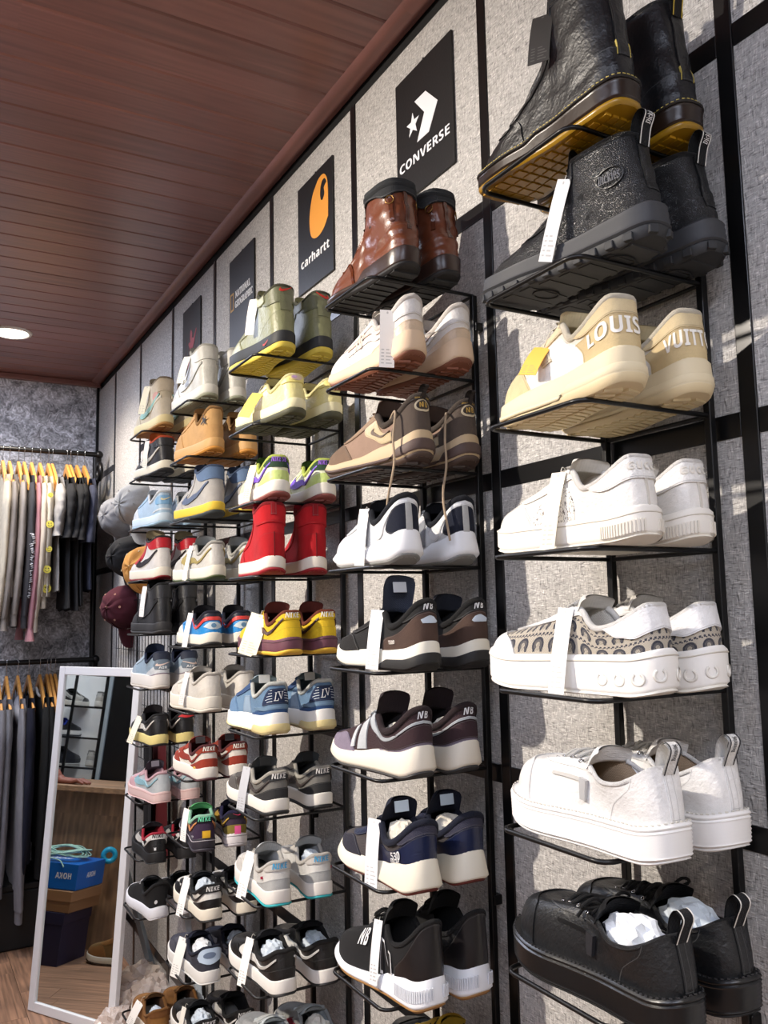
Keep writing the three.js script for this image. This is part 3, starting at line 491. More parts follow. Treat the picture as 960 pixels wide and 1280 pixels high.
// ------------------------------------------------------------------ shoe designs
const CUP = (mid, out, o = {}) => [['outsole', 0, o.oh ?? .008, .001, .0022, out, 'rubber', { ex: o.oex }], ['midsole', (o.oh ?? .008) - .0005, o.mt ?? .034, .0015, .0015, mid, 'rubber', { r: .003 }], ...(o.stitch ? [['foxing_line', (o.mt ?? .034) - .007, (o.mt ?? .034) - .0055, .0025, .0025, o.stitch, 'rubber', { r: .0004 }]] : [])];
const PANEL = {
  counter: [[0, -.02], [.36, -.02], ...curve([[.345, .1], [.30, .24], [.22, .36], [.12, .43], [0, .45]])],
  counterHigh: [[0, -.02], [.36, -.02], ...curve([[.34, .1], [.29, .25], [.2, .4], [.1, .48], [0, .5]])],
  tab: [[0, .70], ...curve([[.04, .69], [.085, .71], [.13, .80], [.155, 1]]), [0, 1]],
  band: [[0, .62], ...curve([[.06, .60], [.16, .66], [.28, .80], [.36, 1]]), [.15, 1], ...curve([[.12, .84], [.06, .74], [0, .74]])],
  eyestay: [[.35, 1], ...curve([[.36, .88], [.42, .70], [.52, .52], [.62, .44], [.70, .46], [.78, .60], [.86, .74], [.95, .80]]), [.95, 1]],
  mudguard: [[.56, -.02], [1, -.02], [1, .36], ...curve([[.94, .35], [.87, .34], [.80, .40], [.74, .46], [.68, .40], [.62, .22], [.56, -.02]]).slice(0, -1)],
  toecap: [[.68, -.02], [1, -.02], [1, .62], ...curve([[.94, .60], [.84, .46], [.74, .28], [.68, -.02]]).slice(0, -1)],
  quarterHigh: [[.20, 1], ...curve([[.2, .8], [.27, .62], [.36, .5], [.44, .48]]), [.44, 1]],
  collarHigh: [[0, .66], ...curve([[.08, .65], [.18, .70], [.26, .80], [.31, 1]]), [0, 1]],
  strip: [[0, 0], [.018, 0], [.018, 1], [0, 1]],
  saddle: [[.36, -.02], [.52, -.02], ...curve([[.52, .2], [.49, .5], [.47, .8], [.46, 1]]), [.38, 1], ...curve([[.38, .8], [.36, .4], [.36, -.02]]).slice(0, -1)],
};
const dunk = o => ({
  type: 'low', L: .292, top: [[0, .031], [.5, .028], [1, .027]], base: [o.base, o.k || 'leather'], lining: o.lining || o.base, collar: [o.collar || o.lining || o.base, 'cloth', .0048], tongue: [o.tongue || o.base, 'cloth', o.tx ?? .018, .03, .55], tongueLabel: o.tlabel,
  sole: CUP(o.mid, o.out, o), laces: o.laces || o.tongue || o.base, tread: o.tread ? { c: o.out, style: 'zig', n: 16 } : null, insole: o.insole, tag: o.tag,
  panels: [['mudguard', PANEL.mudguard, o.toe || o.over, o.k || 'leather'], ['eyestay', PANEL.eyestay, o.over, o.k || 'leather', { off: .0018 }], ['heel_counter', PANEL.counter, o.counter || o.over, o.k || 'leather', { sym: 1 }],
    ...(o.tab ? [['heel_tab', PANEL.tab, o.tab, o.k || 'leather', { sym: 1, off: .0024 }]] : []), ...(o.swoosh ? [['swoosh', swoosh(.36, .50, .5, .74), o.swoosh, 'leather', { off: .0032, sub: 0 }]] : []), ...(o.more || [])],
  texts: o.text ? [[o.text, 0, o.tt ?? .855, o.tw || .038, .012, o.textC || '#eee', 'bold', .0036, .15], ...(o.texts || [])] : o.texts, extra: o.extra, ...(o.set || {})
});
const aone = o => { const d = dunk(o); d.type = 'high'; d.panels = [['mudguard', PANEL.mudguard, o.toe || o.over, o.k || 'leather'], ['eyestay', [[.30, 1], ...curve([[.32, .86], [.40, .62], [.5, .44], [.6, .36], [.70, .38], [.80, .6], [.95, .78]]), [.95, 1]], o.over, o.k || 'leather', { off: .0018 }], ['heel_counter', PANEL.counterHigh, o.counter || o.over, o.k || 'leather', { sym: 1 }], ['ankle_panel', PANEL.collarHigh, o.ankle || o.over, o.k || 'leather', { sym: 1, off: .0024 }], ...(o.swoosh ? [['swoosh', swoosh(.36, .42, .48, .55), o.swoosh, 'leather', { off: .0034 }]] : []), ...(o.more || [])]; if (o.text) d.texts = [[o.text, 0, .9, .026, .009, o.textC, 'bold', .0036]]; return d; };
const runner = o => ({
  type: 'runner', L: o.L || .298, w: o.w || 1, top: o.top || [[0, .042], [.35, .036], [.7, .028], [1, .026]], base: [o.base, o.k || 'mesh'], lining: o.lining || o.base, collar: [o.collar || o.base, 'cloth', .0058], tongue: [o.tongue || o.base, 'cloth', o.tx ?? .02, o.twid || .029, .5], tongueT: .009, tongueLabel: o.tlabel, laces: o.laces || o.base, spring: .02, hlift: .011, insole: o.insole,
  sole: o.sole, tread: o.tread, tag: o.tag, panels: o.panels, texts: o.texts, extra: o.extra, ...(o.set || {})
});
// extras ------------------------------------------------------------
const heelLoop = (c, w = .017, h = .035, edge, text, tc) => ({ S, g, foot, TP }) => {
  const p = S(0, .86), n = S.n(0, .86), T = TP(0), z0 = -T[2], y0 = T[1];
  const path = new THREE.CatmullRomCurve3([V(0, p[1], p[2] + .003), V(0, y0 + .006, z0 + .010), V(0, y0 + h * .8, z0 + .016), V(0, y0 + h, z0 + .008), V(0, y0 + h * .7, z0 - .001), V(0, y0 - .004, z0 - .006), V(0, y0 - .02, z0 - .006)]);
  const mk = (off, w2) => grid(28, 2, (u, v) => { const q = path.getPoint(u), t = path.getTangent(u); return [(v - .5) * w2, q.y - t.z * off, q.z + t.y * off, v * w2, u * .1]; });
  const m = part('heel_loop', [mk(.0009, w), mk(-.0009, w)], mat(c, 'cloth'), g);
  if (edge) part('loop_edging', [-1, 1].map(s => grid(28, 1, (u, v) => { const q = path.getPoint(u), t = path.getTangent(u); return [s * w * .42 + (v - .5) * .0018, q.y - t.z * .0015, q.z + t.y * .0015]; })), mat(edge, 'print'), m);
  if (text) { const sh = textShapes(text, h * .95, w * .5, 'serifBold'), gs = []; for (const q of sh) { const gg = new THREE.ShapeGeometry((() => { const s = new THREE.Shape(q.o); s.holes = q.h.map(x => new THREE.Path(x)); return s; })()); const pp = gg.attributes.position; for (let i = 0; i < pp.count; i++) { const u = clamp(.30 + pp.getX(i) / .13 * 1, .02, .98), c0 = path.getPoint(u), t = path.getTangent(u); pp.setXYZ(i, -pp.getY(i), c0.y - t.z * .0018, c0.z + t.y * .0018); } gg.computeVertexNormals(); gs.push(gg); } part('loop_lettering', gs, mat(tc || '#f0ece4', 'print', { side: THREE.DoubleSide }), m); }
};
const welt = (c, y, o, n = 90) => ({ g, foot, out, lift, L }) => { const gs = []; for (let i = 0; i < n; i++) { const a = (i + .5) / n * 2 - 1, q = out(a), b = box(.0036, .0014, .0012); b.rotateY(Math.atan2(q.nx * foot, -q.nz)); b.translate(foot * (q.x + q.nx * o), interp(y, q.z / L) + lift(q.z), -(q.z + q.nz * o)); gs.push(b); } part('welt_stitching', gs, mat(c, 'print'), g); };
const eyelets = (c, n, aa = [.44, .86], r = .0024) => ({ S, g, foot }) => { const gs = []; for (let i = 0; i < n; i++) for (const s of [1, -1]) { const a = lerp(aa[0], aa[1], i / (n - 1)), p = S(a * s, .93), nn = S.n(a * s, .93), t = new THREE.TorusGeometry(r, .0008, 5, 12); t.applyQuaternion(new THREE.Quaternion().setFromUnitVectors(V(0, 0, 1), V(...nn))); t.translate(p[0] + nn[0] * .003, p[1] + nn[1] * .003, p[2] + nn[2] * .003); gs.push(t); } part('eyelets', gs, c, g); };
const blob = (name, a, t, off, geoF, m) => ({ S, g, foot }) => { const p = S(a, t), n = S.n(a, t), q = geoF(); const up = V(0, 1, 0), nn = V(...n), rt = up.clone().cross(nn).normalize(), u2 = nn.clone().cross(rt); q.applyMatrix4(new THREE.Matrix4().makeBasis(rt, u2, nn)); q.translate(p[0] + n[0] * off, p[1] + n[1] * off, p[2] + n[2] * off); part(name, q, m, g); };
const shapeGeo = pts => new THREE.ShapeGeometry(new THREE.Shape(pts.map(p => new THREE.Vector2(...p))));
const ridgeBars = (c, a0, a1, n, y0, y1, o) => ({ g, foot, out, lift }) => { const gs = []; for (let i = 0; i < n; i++) for (const s of [1, -1]) { const a = lerp(a0, a1, i / (n - 1)) * s, q = out(a), b = box(.0022, y1 - y0, .0022); b.rotateY(Math.atan2(q.nx * foot, -q.nz)); b.translate(foot * (q.x + q.nx * o), (y0 + y1) / 2 + lift(q.z), -(q.z + q.nz * o)); gs.push(b); } part('sole_ribs', gs, mat(c, 'rubber'), g); };
const NBmark = (a, t, w, h, c) => [['NB', a, t, w, h, c, 'bold', .0036, .25]];
const oval = (a0, t0, ra, rt, n = 20) => Array.from({ length: n }, (_, i) => [a0 + ra * Math.cos(i / n * 2 * Math.PI), t0 + rt * Math.sin(i / n * 2 * Math.PI)]);

const D = {};
// ---- rack 1
D.tallBoot = { cat: 'boot', type: 'boot', fine: 1, L: .312, w: 1.03, hs: .95, top: [[0, .036], [.4, .032], [.55, .026], [1, .025]], base: ['#131315', 'leather'], wrinkle: .004, lining: '#0e0e10', collar: ['#161618', 'leather', .003, .4], tongue: ['#141416', 'leather', .03, .03, .3], laces: '#0c0c0c', laceN: 8, spring: .014, inset: .004,
  sole: [['outsole', 0, [[0, .009], [1, .008]], .003, .004, '#b98c1c', 'shiny', { ex: { transmission: .25, roughness: .3 } }], ['midsole', .0075, [[0, .034], [.45, .03], [.55, .024], [1, .023]], .004, .0045, '#2a1d14', 'shiny', { ridges: 4 }], ['welt', [[0, .033], [.45, .029], [.55, .023], [1, .022]], [[0, .037], [.45, .033], [.55, .027], [1, .026]], .006, .006, '#1d1712', 'leather', { r: .0015 }]],
  panels: [['heel_counter', [[0, -.02], [.33, -.02], ...curve([[.30, .1], [.26, .24], [.18, .33], [.08, .36], [0, .36]])], '#141417', 'leather', { sym: 1 }], ['back_strap', [[0, .3], [.028, .3], [.028, 1], [0, 1]], '#121214', 'leather', { sym: 1, off: .0022 }], ['vamp_seam', [[.56, -.02], ...curve([[.56, .1], [.60, .3], [.68, .42], [.8, .5]]), ...curve([[.8, .54], [.67, .46], [.585, .32], [.545, .1]])], '#0e0e10', 'leather', { off: .002 }], ['eyestay', [[.34, 1], ...curve([[.36, .8], [.44, .6], [.55, .5], [.68, .5], [.83, .7], [.95, .84]]), [.95, 1]], '#131315', 'leather', { off: .002 }], ['seam_stitching', [[.03, .30], [.033, .30], [.033, .42], [.03, .42]], '#c9b45a', 'print', { off: .0026 }]],
  tread: { c: '#b98a16', style: 'grid', n: 13, ex: { roughness: .35 } }, extra: [welt('#d8c160', [[0, .0375], [.45, .0335], [.55, .0275], [1, .0265]], .0035, 110), heelLoop('#17140c', .018, .04, '#d3b43a'), eyelets(M.chrome, 8)], tag: { c: '#26221e', w: .03, h: .07, a: .43 } };
D.chunkBoot = { cat: 'boot', type: 'boot', fine: 1, L: .305, w: .97, hs: .61, top: [[0, .042], [.4, .038], [1, .034]], base: ['#1b1c1e', 'grain'], wrinkle: .003, lining: '#131314', collar: ['#1c1d1f', 'grain', .004, .4], tongue: ['#1a1b1d', 'grain', .025, .03, .3], laces: '#111', laceN: 7, spring: .012, inset: .005,
  sole: [['outsole', 0, .014, .003, .006, '#2c2d2f'], ['midsole', .0135, [[0, .043], [.4, .039], [1, .035]], .007, .004, '#38393c', 'rubber', { ridges: 3 }]],
  panels: [['heel_counter', [[0, -.02], [.3, -.02], ...curve([[.27, .14], [.22, .3], [.1, .42], [0, .44]])], '#1d1e20', 'grain', { sym: 1 }], ['back_strap', [[0, .3], [.032, .3], [.026, 1], [0, 1]], '#161718', 'grain', { sym: 1, off: .0024 }], ['eyestay', [[.34, 1], ...curve([[.36, .8], [.44, .6], [.55, .5], [.68, .5], [.83, .7], [.95, .84]]), [.95, 1]], '#191a1c', 'grain', { off: .002 }], ['emblem', [{ o: oval(.17, .58, .062, .115, 28), h: [oval(.17, .58, .056, .10, 28)] }], '#0e0e0f', 'leather', { side: 'out', off: .0022 }]],
  texts: [['Dickies', .17, .58, .034, .011, '#606166', 'serifBold', .0034, .2]], tread: { c: '#333436', style: 'bars', n: 8, y: .001 },
  extra: [heelLoop('#101010', .018, .026, '#e8e4da', 'Dickies', '#f2efe8'), ({ g, out, foot, L, lift }) => { const gs = []; for (let i = 0; i < 26; i++) { const a = (i + .5) / 26 * 2 - 1, q = out(a), b = rbox(.012, .010, .007, .0015); b.rotateY(Math.atan2(q.nx * foot, -q.nz)); b.translate(foot * (q.x + q.nx * .004), .006 + lift(q.z), -(q.z + q.nz * .004)); gs.push(b); } part('sole_lugs', gs, mat('#28292b', 'rubber'), g); }, ({ g, foot, out }) => { for (const z of [.06, .19]) { const b = new THREE.TorusGeometry(.014, .0012, 5, 24); b.rotateX(Math.PI / 2); b.scale(1.4, 1, 1); b.translate(0, -.0015, -z); part('sole_emblem', b, mat('#1b1b1c', 'rubber'), g); } }], tag: { c: '#e9e6e1', w: .018, h: .11, a: .5, ab: .62, fwd: .02 } };
D.creamTrainer = foot => ({ ...dunk({ base: '#efe8da', over: '#ecd9b2', toe: '#ead6ab', counter: '#e6cd98', k: 'canvas', mid: '#f0e6cf', out: '#e2cfa2', lining: '#efe4cc', tongue: '#f0e3c4', laces: '#f0e6d0', tread: 1 }), fine: 1, L: .3, w: 1.08, hs: 1.12, inset: .004, top: [[0, .04], [.4, .036], [1, .028]],
  sole: [['outsole', 0, [[0, .012], [.35, .012], [.45, .008], [1, .008]], .001, .004, '#e3cfa4'], ['midsole', .0075, [[0, .043], [.4, .039], [1, .031]], .004, .002, '#e6d6b2', 'rubber', { r: .004 }], ['heel_plug', .010, [[0, .024], [.30, .024], [.36, .012], [.37, .0105], [1, .0105]], .0052, .0046, '#e9d9b4', 'rubber', { r: .003 }]],
  panels: [['quarter', [[.2, .0], [.62, .0], ...curve([[.62, .2], [.54, .45], [.42, .62], [.3, .8]]), ...curve([[.24, .6], [.2, .3], [.2, 0]]).slice(0, -1)], '#f6f2ea', 'leather', { off: .001 }], ['heel_counter', [[0, -.02], [.22, -.02], ...curve([[.22, .15], [.22, .32], [.24, .5], [.26, .66]]), ...curve([[.18, .66], [.1, .66], [0, .66]])], '#e6cd9a', 'canvas', { sym: 1, off: .0018 }], ['heel_tab', [[0, .66], ...curve([[.08, .66], [.18, .69], [.25, .82], [.28, 1]]), [0, 1]], '#ead4a6', 'canvas', { sym: 1, off: .0026 }], ['eyestay', PANEL.eyestay, '#ecdab4', 'canvas', { off: .0022 }], ['mudguard', PANEL.mudguard, '#e9d3a4', 'canvas'], ['strap', [[.44, .30], [.50, .24], [.62, .62], [.56, .70]], '#efe3c6', 'canvas', { off: .003 }]],
  texts: [[foot < 0 ? 'LOUIS' : 'VUITTON', foot < 0 ? .06 : .0, .46, foot < 0 ? .085 : .096, .021, '#fbf6ea', 'bold', .0032]], tongue: ['#f0dfb4', 'cloth', .02, .032, .55], tag: { c: '#efb34c', w: .03, h: .045, a: .62, ab: .7 } });
D.whiteCourt = { ...dunk({ base: '#f3efe8', over: '#f2eee6', mid: '#efeae0', out: '#e9e3d6', lining: '#e9e0d2', tongue: '#eee8dc', laces: '#efe9dc', tag: { c: '#e6ddcb', w: .024, h: .1, a: .5, ab: .6, turn: .2 } }), fine: 1, L: .296, w: 1.04, hs: 1.08, collar: ['#f3eee6', 'leather', .004, .4],
  sole: [['outsole', 0, .004, .000, .0015, '#e8e1d2'], ['midsole', .0035, [[0, .036], [.5, .033], [1, .031]], .0022, .002, '#f0ebe1', 'rubber', { r: .0035 }], ['foxing_line', .027, .0285, .003, .003, '#ddd6c8', 'rubber', { r: .0004 }]],
  panels: [['heel_tab', [[0, .58], ...curve([[.08, .58], [.17, .62], [.24, .8], [.27, 1]]), [0, 1]], '#f5f2ec', 'leather', { sym: 1, off: .0024 }], ['eyestay', PANEL.eyestay, '#f3efe7', 'leather', { off: .002 }], ['speckled_panel', [[.36, .03], [.60, .03], ...curve([[.58, .3], [.52, .5], [.45, .66]]), ...curve([[.40, .58], [.36, .35], [.36, .03]]).slice(0, -1)], '@speckle', 'leather', { off: .0016 }], ['mudguard', PANEL.mudguard, '#f2ede4', 'leather'], ['back_seam', [[0, 0], [.004, 0], [.004, .58], [0, .58]], '#dcd5c8', 'leather', { sym: 1, off: .002 }]], texts: [['GUCCI', 0, .80, .052, .009, '#e8e2d6', 'bold', .0040]], extra: [ridgeBars('#e6dfd1', .03, .2, 16, .006, .020, .0028)] };
D.monogram = { ...dunk({ base: '#cdbfa4', over: '#f3f1ee', mid: '#f2efe8', out: '#ece7db', lining: '#d9d4ca', tongue: '#e6e2da', laces: '#efece6', tag: { c: '#f2efea', w: .022, h: .105, a: .5, ab: .6, turn: .2 } }), fine: 1, L: .3, w: 1.05, hs: .98, collar: ['#f1eee8', 'leather', .004, .4], top: [[0, .042], [.5, .040], [1, .038]], base: ['@mono', 'canvas'],
  sole: [['outsole', 0, .004, 0, .002, '#e9e4d8'], ['midsole', .0035, [[0, .049], [.5, .046], [1, .043]], .003, .003, '#f3f0ea', 'rubber', { r: .004 }], ['foxing_line', [[0, .041], [1, .035]], [[0, .0425], [1, .0365]], .0042, .0042, '#d8d2c5', 'rubber', { r: .0004 }]],
  panels: [['heel_tab', [[0, .55], ...curve([[.05, .5], [.12, .46], [.17, .56], [.2, .62], [.24, .85], [.26, 1]]), [0, 1]], '#f6f5f4', 'leather', { sym: 1, off: .0026 }], ['eyestay', [[.36, 1], ...curve([[.37, .88], [.46, .68], [.6, .58], [.75, .60], [.86, .66], [.95, .70]]), [.95, 1]], '#f1efec', 'leather', { off: .0022 }], ['toe_cap', PANEL.toecap, '#f4f2ef', 'leather', { off: .0022 }]],
  extra: [({ g, out, foot, lift }) => { for (const a of [.045, .115, .19, .265, -.045, -.115]) { const q = out(a), b = new THREE.TorusGeometry(.0068, .0019, 6, 18, 5.2); b.rotateZ(2.2); b.scale(1, .95, .7); b.rotateY(Math.atan2(q.nx * foot, -q.nz) + Math.PI * 0); b.translate(foot * (q.x + q.nx * .0028), .020 + lift(q.z), -(q.z + q.nz * .0028)); part('sole_emblem', b, mat('#ebe7de', 'rubber'), g); } }] };
const derby = (c, mid, lace, extra = {}) => ({ type: 'derby', fine: 1, L: .302, w: 1.08, hs: 1.22, top: [[0, .040], [.5, .038], [1, .036]], base: [c, 'leather'], inset: .004, lining: extra.lining, insole: extra.insole, collar: [c, 'leather', .0028, .4], tongue: [c, 'leather', .022, .03, .5], laces: lace, laceN: 4, spring: .010, bow: extra.bow,
  sole: [['outsole', 0, .005, 0, .003, mid], ['midsole', .0045, [[0, .036], [1, .033]], .005, .006, mid, extra.sk || 'rubber', { ridges: 6 }], ['welt', [[0, .0355], [1, .0325]], [[0, .0415], [1, .038]], .0062, .0055, mid, extra.sk || 'rubber', { r: .0022 }]],
  panels: [['heel_counter', [[0, -.02], [.30, -.02], ...curve([[.285, .2], [.26, .45], [.21, .68], [.17, .8], [.15, 1]]), [0, 1]], c, 'leather', { sym: 1, off: .0016 }], ['toe_seam', [[.74, 0], ...curve([[.76, .3], [.82, .52], [.9, .6], [1, .62]]), ...curve([[1, .65], [.9, .63], [.81, .55], [.745, .3], [.725, 0]])], c, 'leather', { off: .0018 }], ['eyestay', [[.35, 1], ...curve([[.37, .84], [.5, .72], [.66, .66], [.78, .72], [.9, .84]]), [.9, 1]], c, 'leather', { off: .002 }], ['zip', [[.44, .48], [.62, .44], [.62, .50], [.44, .56]], extra.zip || c, 'shiny', { off: .0024 }], ['zip_pull', [[.41, .22], [.435, .22], [.445, .58], [.40, .58]], extra.zip2 || c, 'shiny', { off: .0052 }], ['back_strap', [[0, .1], [.02, .1], [.02, 1], [0, 1]], c, 'leather', { sym: 1, off: .003 }]],
  extra: [heelLoop(extra.loop || '#111', .017, .027, extra.edge || '#f0ede6', extra.ltext, extra.ltc), eyelets(extra.eye || M.chrome, 4, [.5, .84]), ...(extra.more || [])] });
D.whiteDerby = derby('#f1efec', '#efedea', '#efece6', { lining: '#a9937a', insole: '#b99a76', zip: '#c4c1bb', zip2: '#b4b3b2', loop: '#e9e7e2', edge: '#15151a', ltext: 'Bouncing', ltc: '#17171b', more: [welt('#d9d5cb', [[0, .0425], [1, .039]], .0035, 100)] });
D.blackDerby = derby('#17181a', '#131314', '#0f0f10', { lining: '#0b0b0c', zip: '#050506', zip2: '#2c2c2f', loop: '#121214', edge: '#e7e3da', sk: 'shiny', bow: 1, more: [welt('#2b2b2d', [[0, .0425], [1, .039]], .0035, 100)] });
// ---- rack 2
D.brownBoot = { cat: 'boot', type: 'boot', fine: 1, L: .30, w: 1.0, hs: .78, top: [[0, .034], [.4, .030], [.5, .018], [1, .016]], base: ['#6e3d28', 'patent', { roughness: .3 }], wrinkle: .006, lining: '#26282a', collar: ['#2b2d2f', 'cloth', .007, .38], tongue: ['#6b3720', 'patent', .02, .03, .3], laces: '#2a1a12', laceN: 7, toe: .35, spring: .012,
  sole: [['outsole', 0, .008, .0, .002, '#1c1a1a'], ['midsole', .0075, [[0, .036], [.38, .034], [.48, .018], [1, .017]], .002, .003, '#3a2a24', 'shiny', {}]],
  panels: [['heel_counter', [[0, -.02], [.34, -.02], ...curve([[.31, .12], [.26, .26], [.17, .38], [.07, .43], [0, .43]])], '#713f29', 'patent', { ex: { roughness: .3 }, sym: 1, off: .0016 }], ['collar_pad', [[0, .88], ...curve([[.06, .86], [.14, .84], [.2, .9], [.28, .93], [.36, .9]]), [.36, 1.06], [0, 1.06]], '#2d2f31', 'cloth', { sym: 1, off: .004 }], ['back_strap', [[0, .36], [.014, .36], [.012, .9], [0, .9]], '#532c1d', 'patent', { sym: 1, off: .0024 }], ['vamp_seam', [[.52, 0], ...curve([[.54, .2], [.6, .4], [.72, .5]]), ...curve([[.72, .54], [.585, .43], [.52, .22], [.5, 0]])], '#5a2c18', 'patent', { off: .002 }], ['ring_strap', [[.08, .50], [.105, .50], [.11, .86], [.085, .86]], '#532c1d', 'patent', { off: .0028 }]],
  tread: { c: '#151515', style: 'bars', n: 11 }, extra: [blob('ring', .10, .78, .0045, () => { const t = new THREE.TorusGeometry(.0075, .0011, 6, 18); return t; }, M.brass), blob('ring', -.10, .78, .0045, () => new THREE.TorusGeometry(.0075, .0011, 6, 18), M.brass)] };
D.roseRunner = runner({ base: '#efe9e2', k: 'mesh', lining: '#d9c4ae', collar: '#efe7de', tongue: '#ece2d8', laces: '#efe9e4', tag: { c: '#f2ede6', w: .026, h: .1, a: .16, ab: .16, turn: 1.2 }, set: { fine: 1 },
  sole: [['outsole', 0, .008, -.002, .001, '#7d4a33'], ['midsole', .0075, [[0, .046], [.35, .038], [.7, .03], [1, .028]], .004, .001, '#e3c6a6', 'rubber', { r: .005 }]], tread: { c: '#8a5138', style: 'zig', n: 15 },
  panels: [['heel_counter', [[0, -.02], [.4, -.02], ...curve([[.34, .14], [.26, .26], [.12, .34], [0, .36]])], '#e2c8aa', 'leather', { sym: 1 }], ['heel_overlay', [[0, .52], ...curve([[.06, .5], [.15, .6], [.24, 1]]), [0, 1]], '#f3efea', 'leather', { sym: 1, off: .0022 }], ['side_wave', [...curve([[.2, .62], [.3, .44], [.42, .3], [.6, .2]]), ...curve([[.6, .28], [.42, .4], [.32, .54], [.24, .74]])], '#f4f1ec', 'leather', { off: .002 }], ['side_stripe', [...curve([[.24, .82], [.34, .6], [.46, .44], [.62, .34]]), ...curve([[.62, .40], [.47, .52], [.36, .68], [.28, .9]])], '#e6cfc0', 'leather', { off: .0024 }], ['mudguard', PANEL.mudguard, '#f1ece6', 'leather'], ['eyestay', PANEL.eyestay, '#f2ede8', 'leather', { off: .002 }]], texts: [['N', .5, .42, .024, .026, '#d9c2b2', 'bold', .003]] });
D.hikeRunner = { ...runner({ base: '#a08573', k: 'suede', lining: '#2e2620', collar: '#4f443b', tongue: '#5a4538', laces: '#c9b296', tx: .03, set: { fine: 1, hs: 1.05 },
  sole: [['outsole', 0, .009, -.001, .002, '#4c3a31'], ['midsole', .0085, [[0, .050], [.3, .042], [.55, .032], [1, .028]], .005, .001, '#c3ab87', 'rubber', { r: .006 }], ['heel_clip', .012, [[0, .032], [.12, .030], [.2, .013], [.21, .0125], [1, .0125]], .006, .005, '#54413a', 'rubber', { r: .003 }]], tread: { c: '#3c2d26', style: 'zig', n: 13 },
  panels: [['heel_counter', [[0, -.02], [.22, -.02], ...curve([[.24, .2], [.22, .5], [.2, .72], [.17, 1]]), [0, 1]], '#5a4e45', 'suede', { sym: 1 }], ['heel_badge', [{ o: oval(0, .72, .055, .16, 24), h: [] }], '#d8c8a8', 'leather', { side: 'out', off: .0026 }], ['heel_badge', [{ o: oval(0, .72, .044, .11, 24), h: [] }], '#3a3028', 'leather', { side: 'out', off: .0034 }], ['mudguard', PANEL.mudguard, '#7d6654', 'suede'], ['eyestay', PANEL.eyestay, '#a08770', 'suede', { off: .002 }], ['side_panel', [[.22, .5], ...curve([[.3, .62], [.36, .76], [.4, .9]]), ...curve([[.5, .6], [.46, .36], [.3, .2], [.22, .2]])], '#cbb68c', 'leather', { off: .0018 }], ['side_mark', swoosh(.33, .5, .16, .34), '#6a543f', 'leather', { off: .003 }], ['heel_lining', [[0, .86], ...curve([[.05, .86], [.1, .9], [.12, 1]]), [0, 1]], '#3b322b', 'cloth', { sym: 1, off: .003 }]], texts: [['NB', 0, .72, .018, .009, '#c8a24a', 'bold', .0044], ['new balance', 0, .93, .036, .005, '#c8a24a', 'bold', .004]] }),
  extra: [({ g, TP, S, foot }) => { const q = TP(.3), e = foot < 0 ? .16 : -.13, p = S(e, .6), n = S.n(e, .6), b = S(e, .02); part('loose_lace', tube([V(foot * q[0] * 0.6, q[1] + .004, -q[2]), V(p[0] + n[0] * .008, p[1] + .02, p[2]), V(p[0] * 1.12 + n[0] * .014, p[1] - .03, p[2] + .006), V(b[0] * 1.25 + n[0] * .014, .0, b[2] + .012), V(b[0] * 1.28 + n[0] * .016, -.055, b[2] + (foot < 0 ? -.004 : .004)), V(b[0] * 1.28 + n[0] * .016, foot < 0 ? -.075 : -.13, b[2] + (foot < 0 ? -.008 : .02))], .0022, 40, 6), mat('#cbb396', 'cloth'), g); }, heelLoop('#2c241e', .008, .014)] };
D.navyRunner = runner({ base: '#eceef0', k: 'mesh', lining: '#171b26', collar: '#10141f', tongue: '#11151f', laces: '#e9e9ea', tag: { c: '#f1eeea', w: .022, h: .1, a: .44, ab: .5 }, set: { fine: 1, open: 1.08 },
  sole: [['outsole', 0, .007, -.003, .0, '#8b8b88'], ['midsole', .0065, [[0, .052], [.28, .046], [.45, .034], [1, .028]], .006, .0, '#f2f3f5', 'rubber', { r: .007 }]],
  panels: [['heel_panel', [[0, .12], ...curve([[.05, .12], [.11, .14], [.16, .4], [.1, .74], [0, .78]])], '#141a2c', 'suede', { sym: 1 }], ['heel_strip', [[0, .1], [.018, .1], [.018, .78], [0, .78]], '#b5b6b4', 'leather', { sym: 1, off: .0026 }], ['heel_overlay', [[0, .78], ...curve([[.1, .76], [.17, .55], [.2, .3], [.26, .2], [.34, .5], [.26, .84], [.2, 1]]), [0, 1]], '#f1f2f3', 'leather', { sym: 1, off: .0022 }], ['side_panel', [[.4, .05], [.5, .05], [.46, .8], [.38, .8]], '#8f9296', 'leather', { off: .0018 }], ['mudguard', PANEL.mudguard, '#eeeef0', 'leather'], ['eyestay', PANEL.eyestay, '#e9eaec', 'leather', { off: .002 }]] });
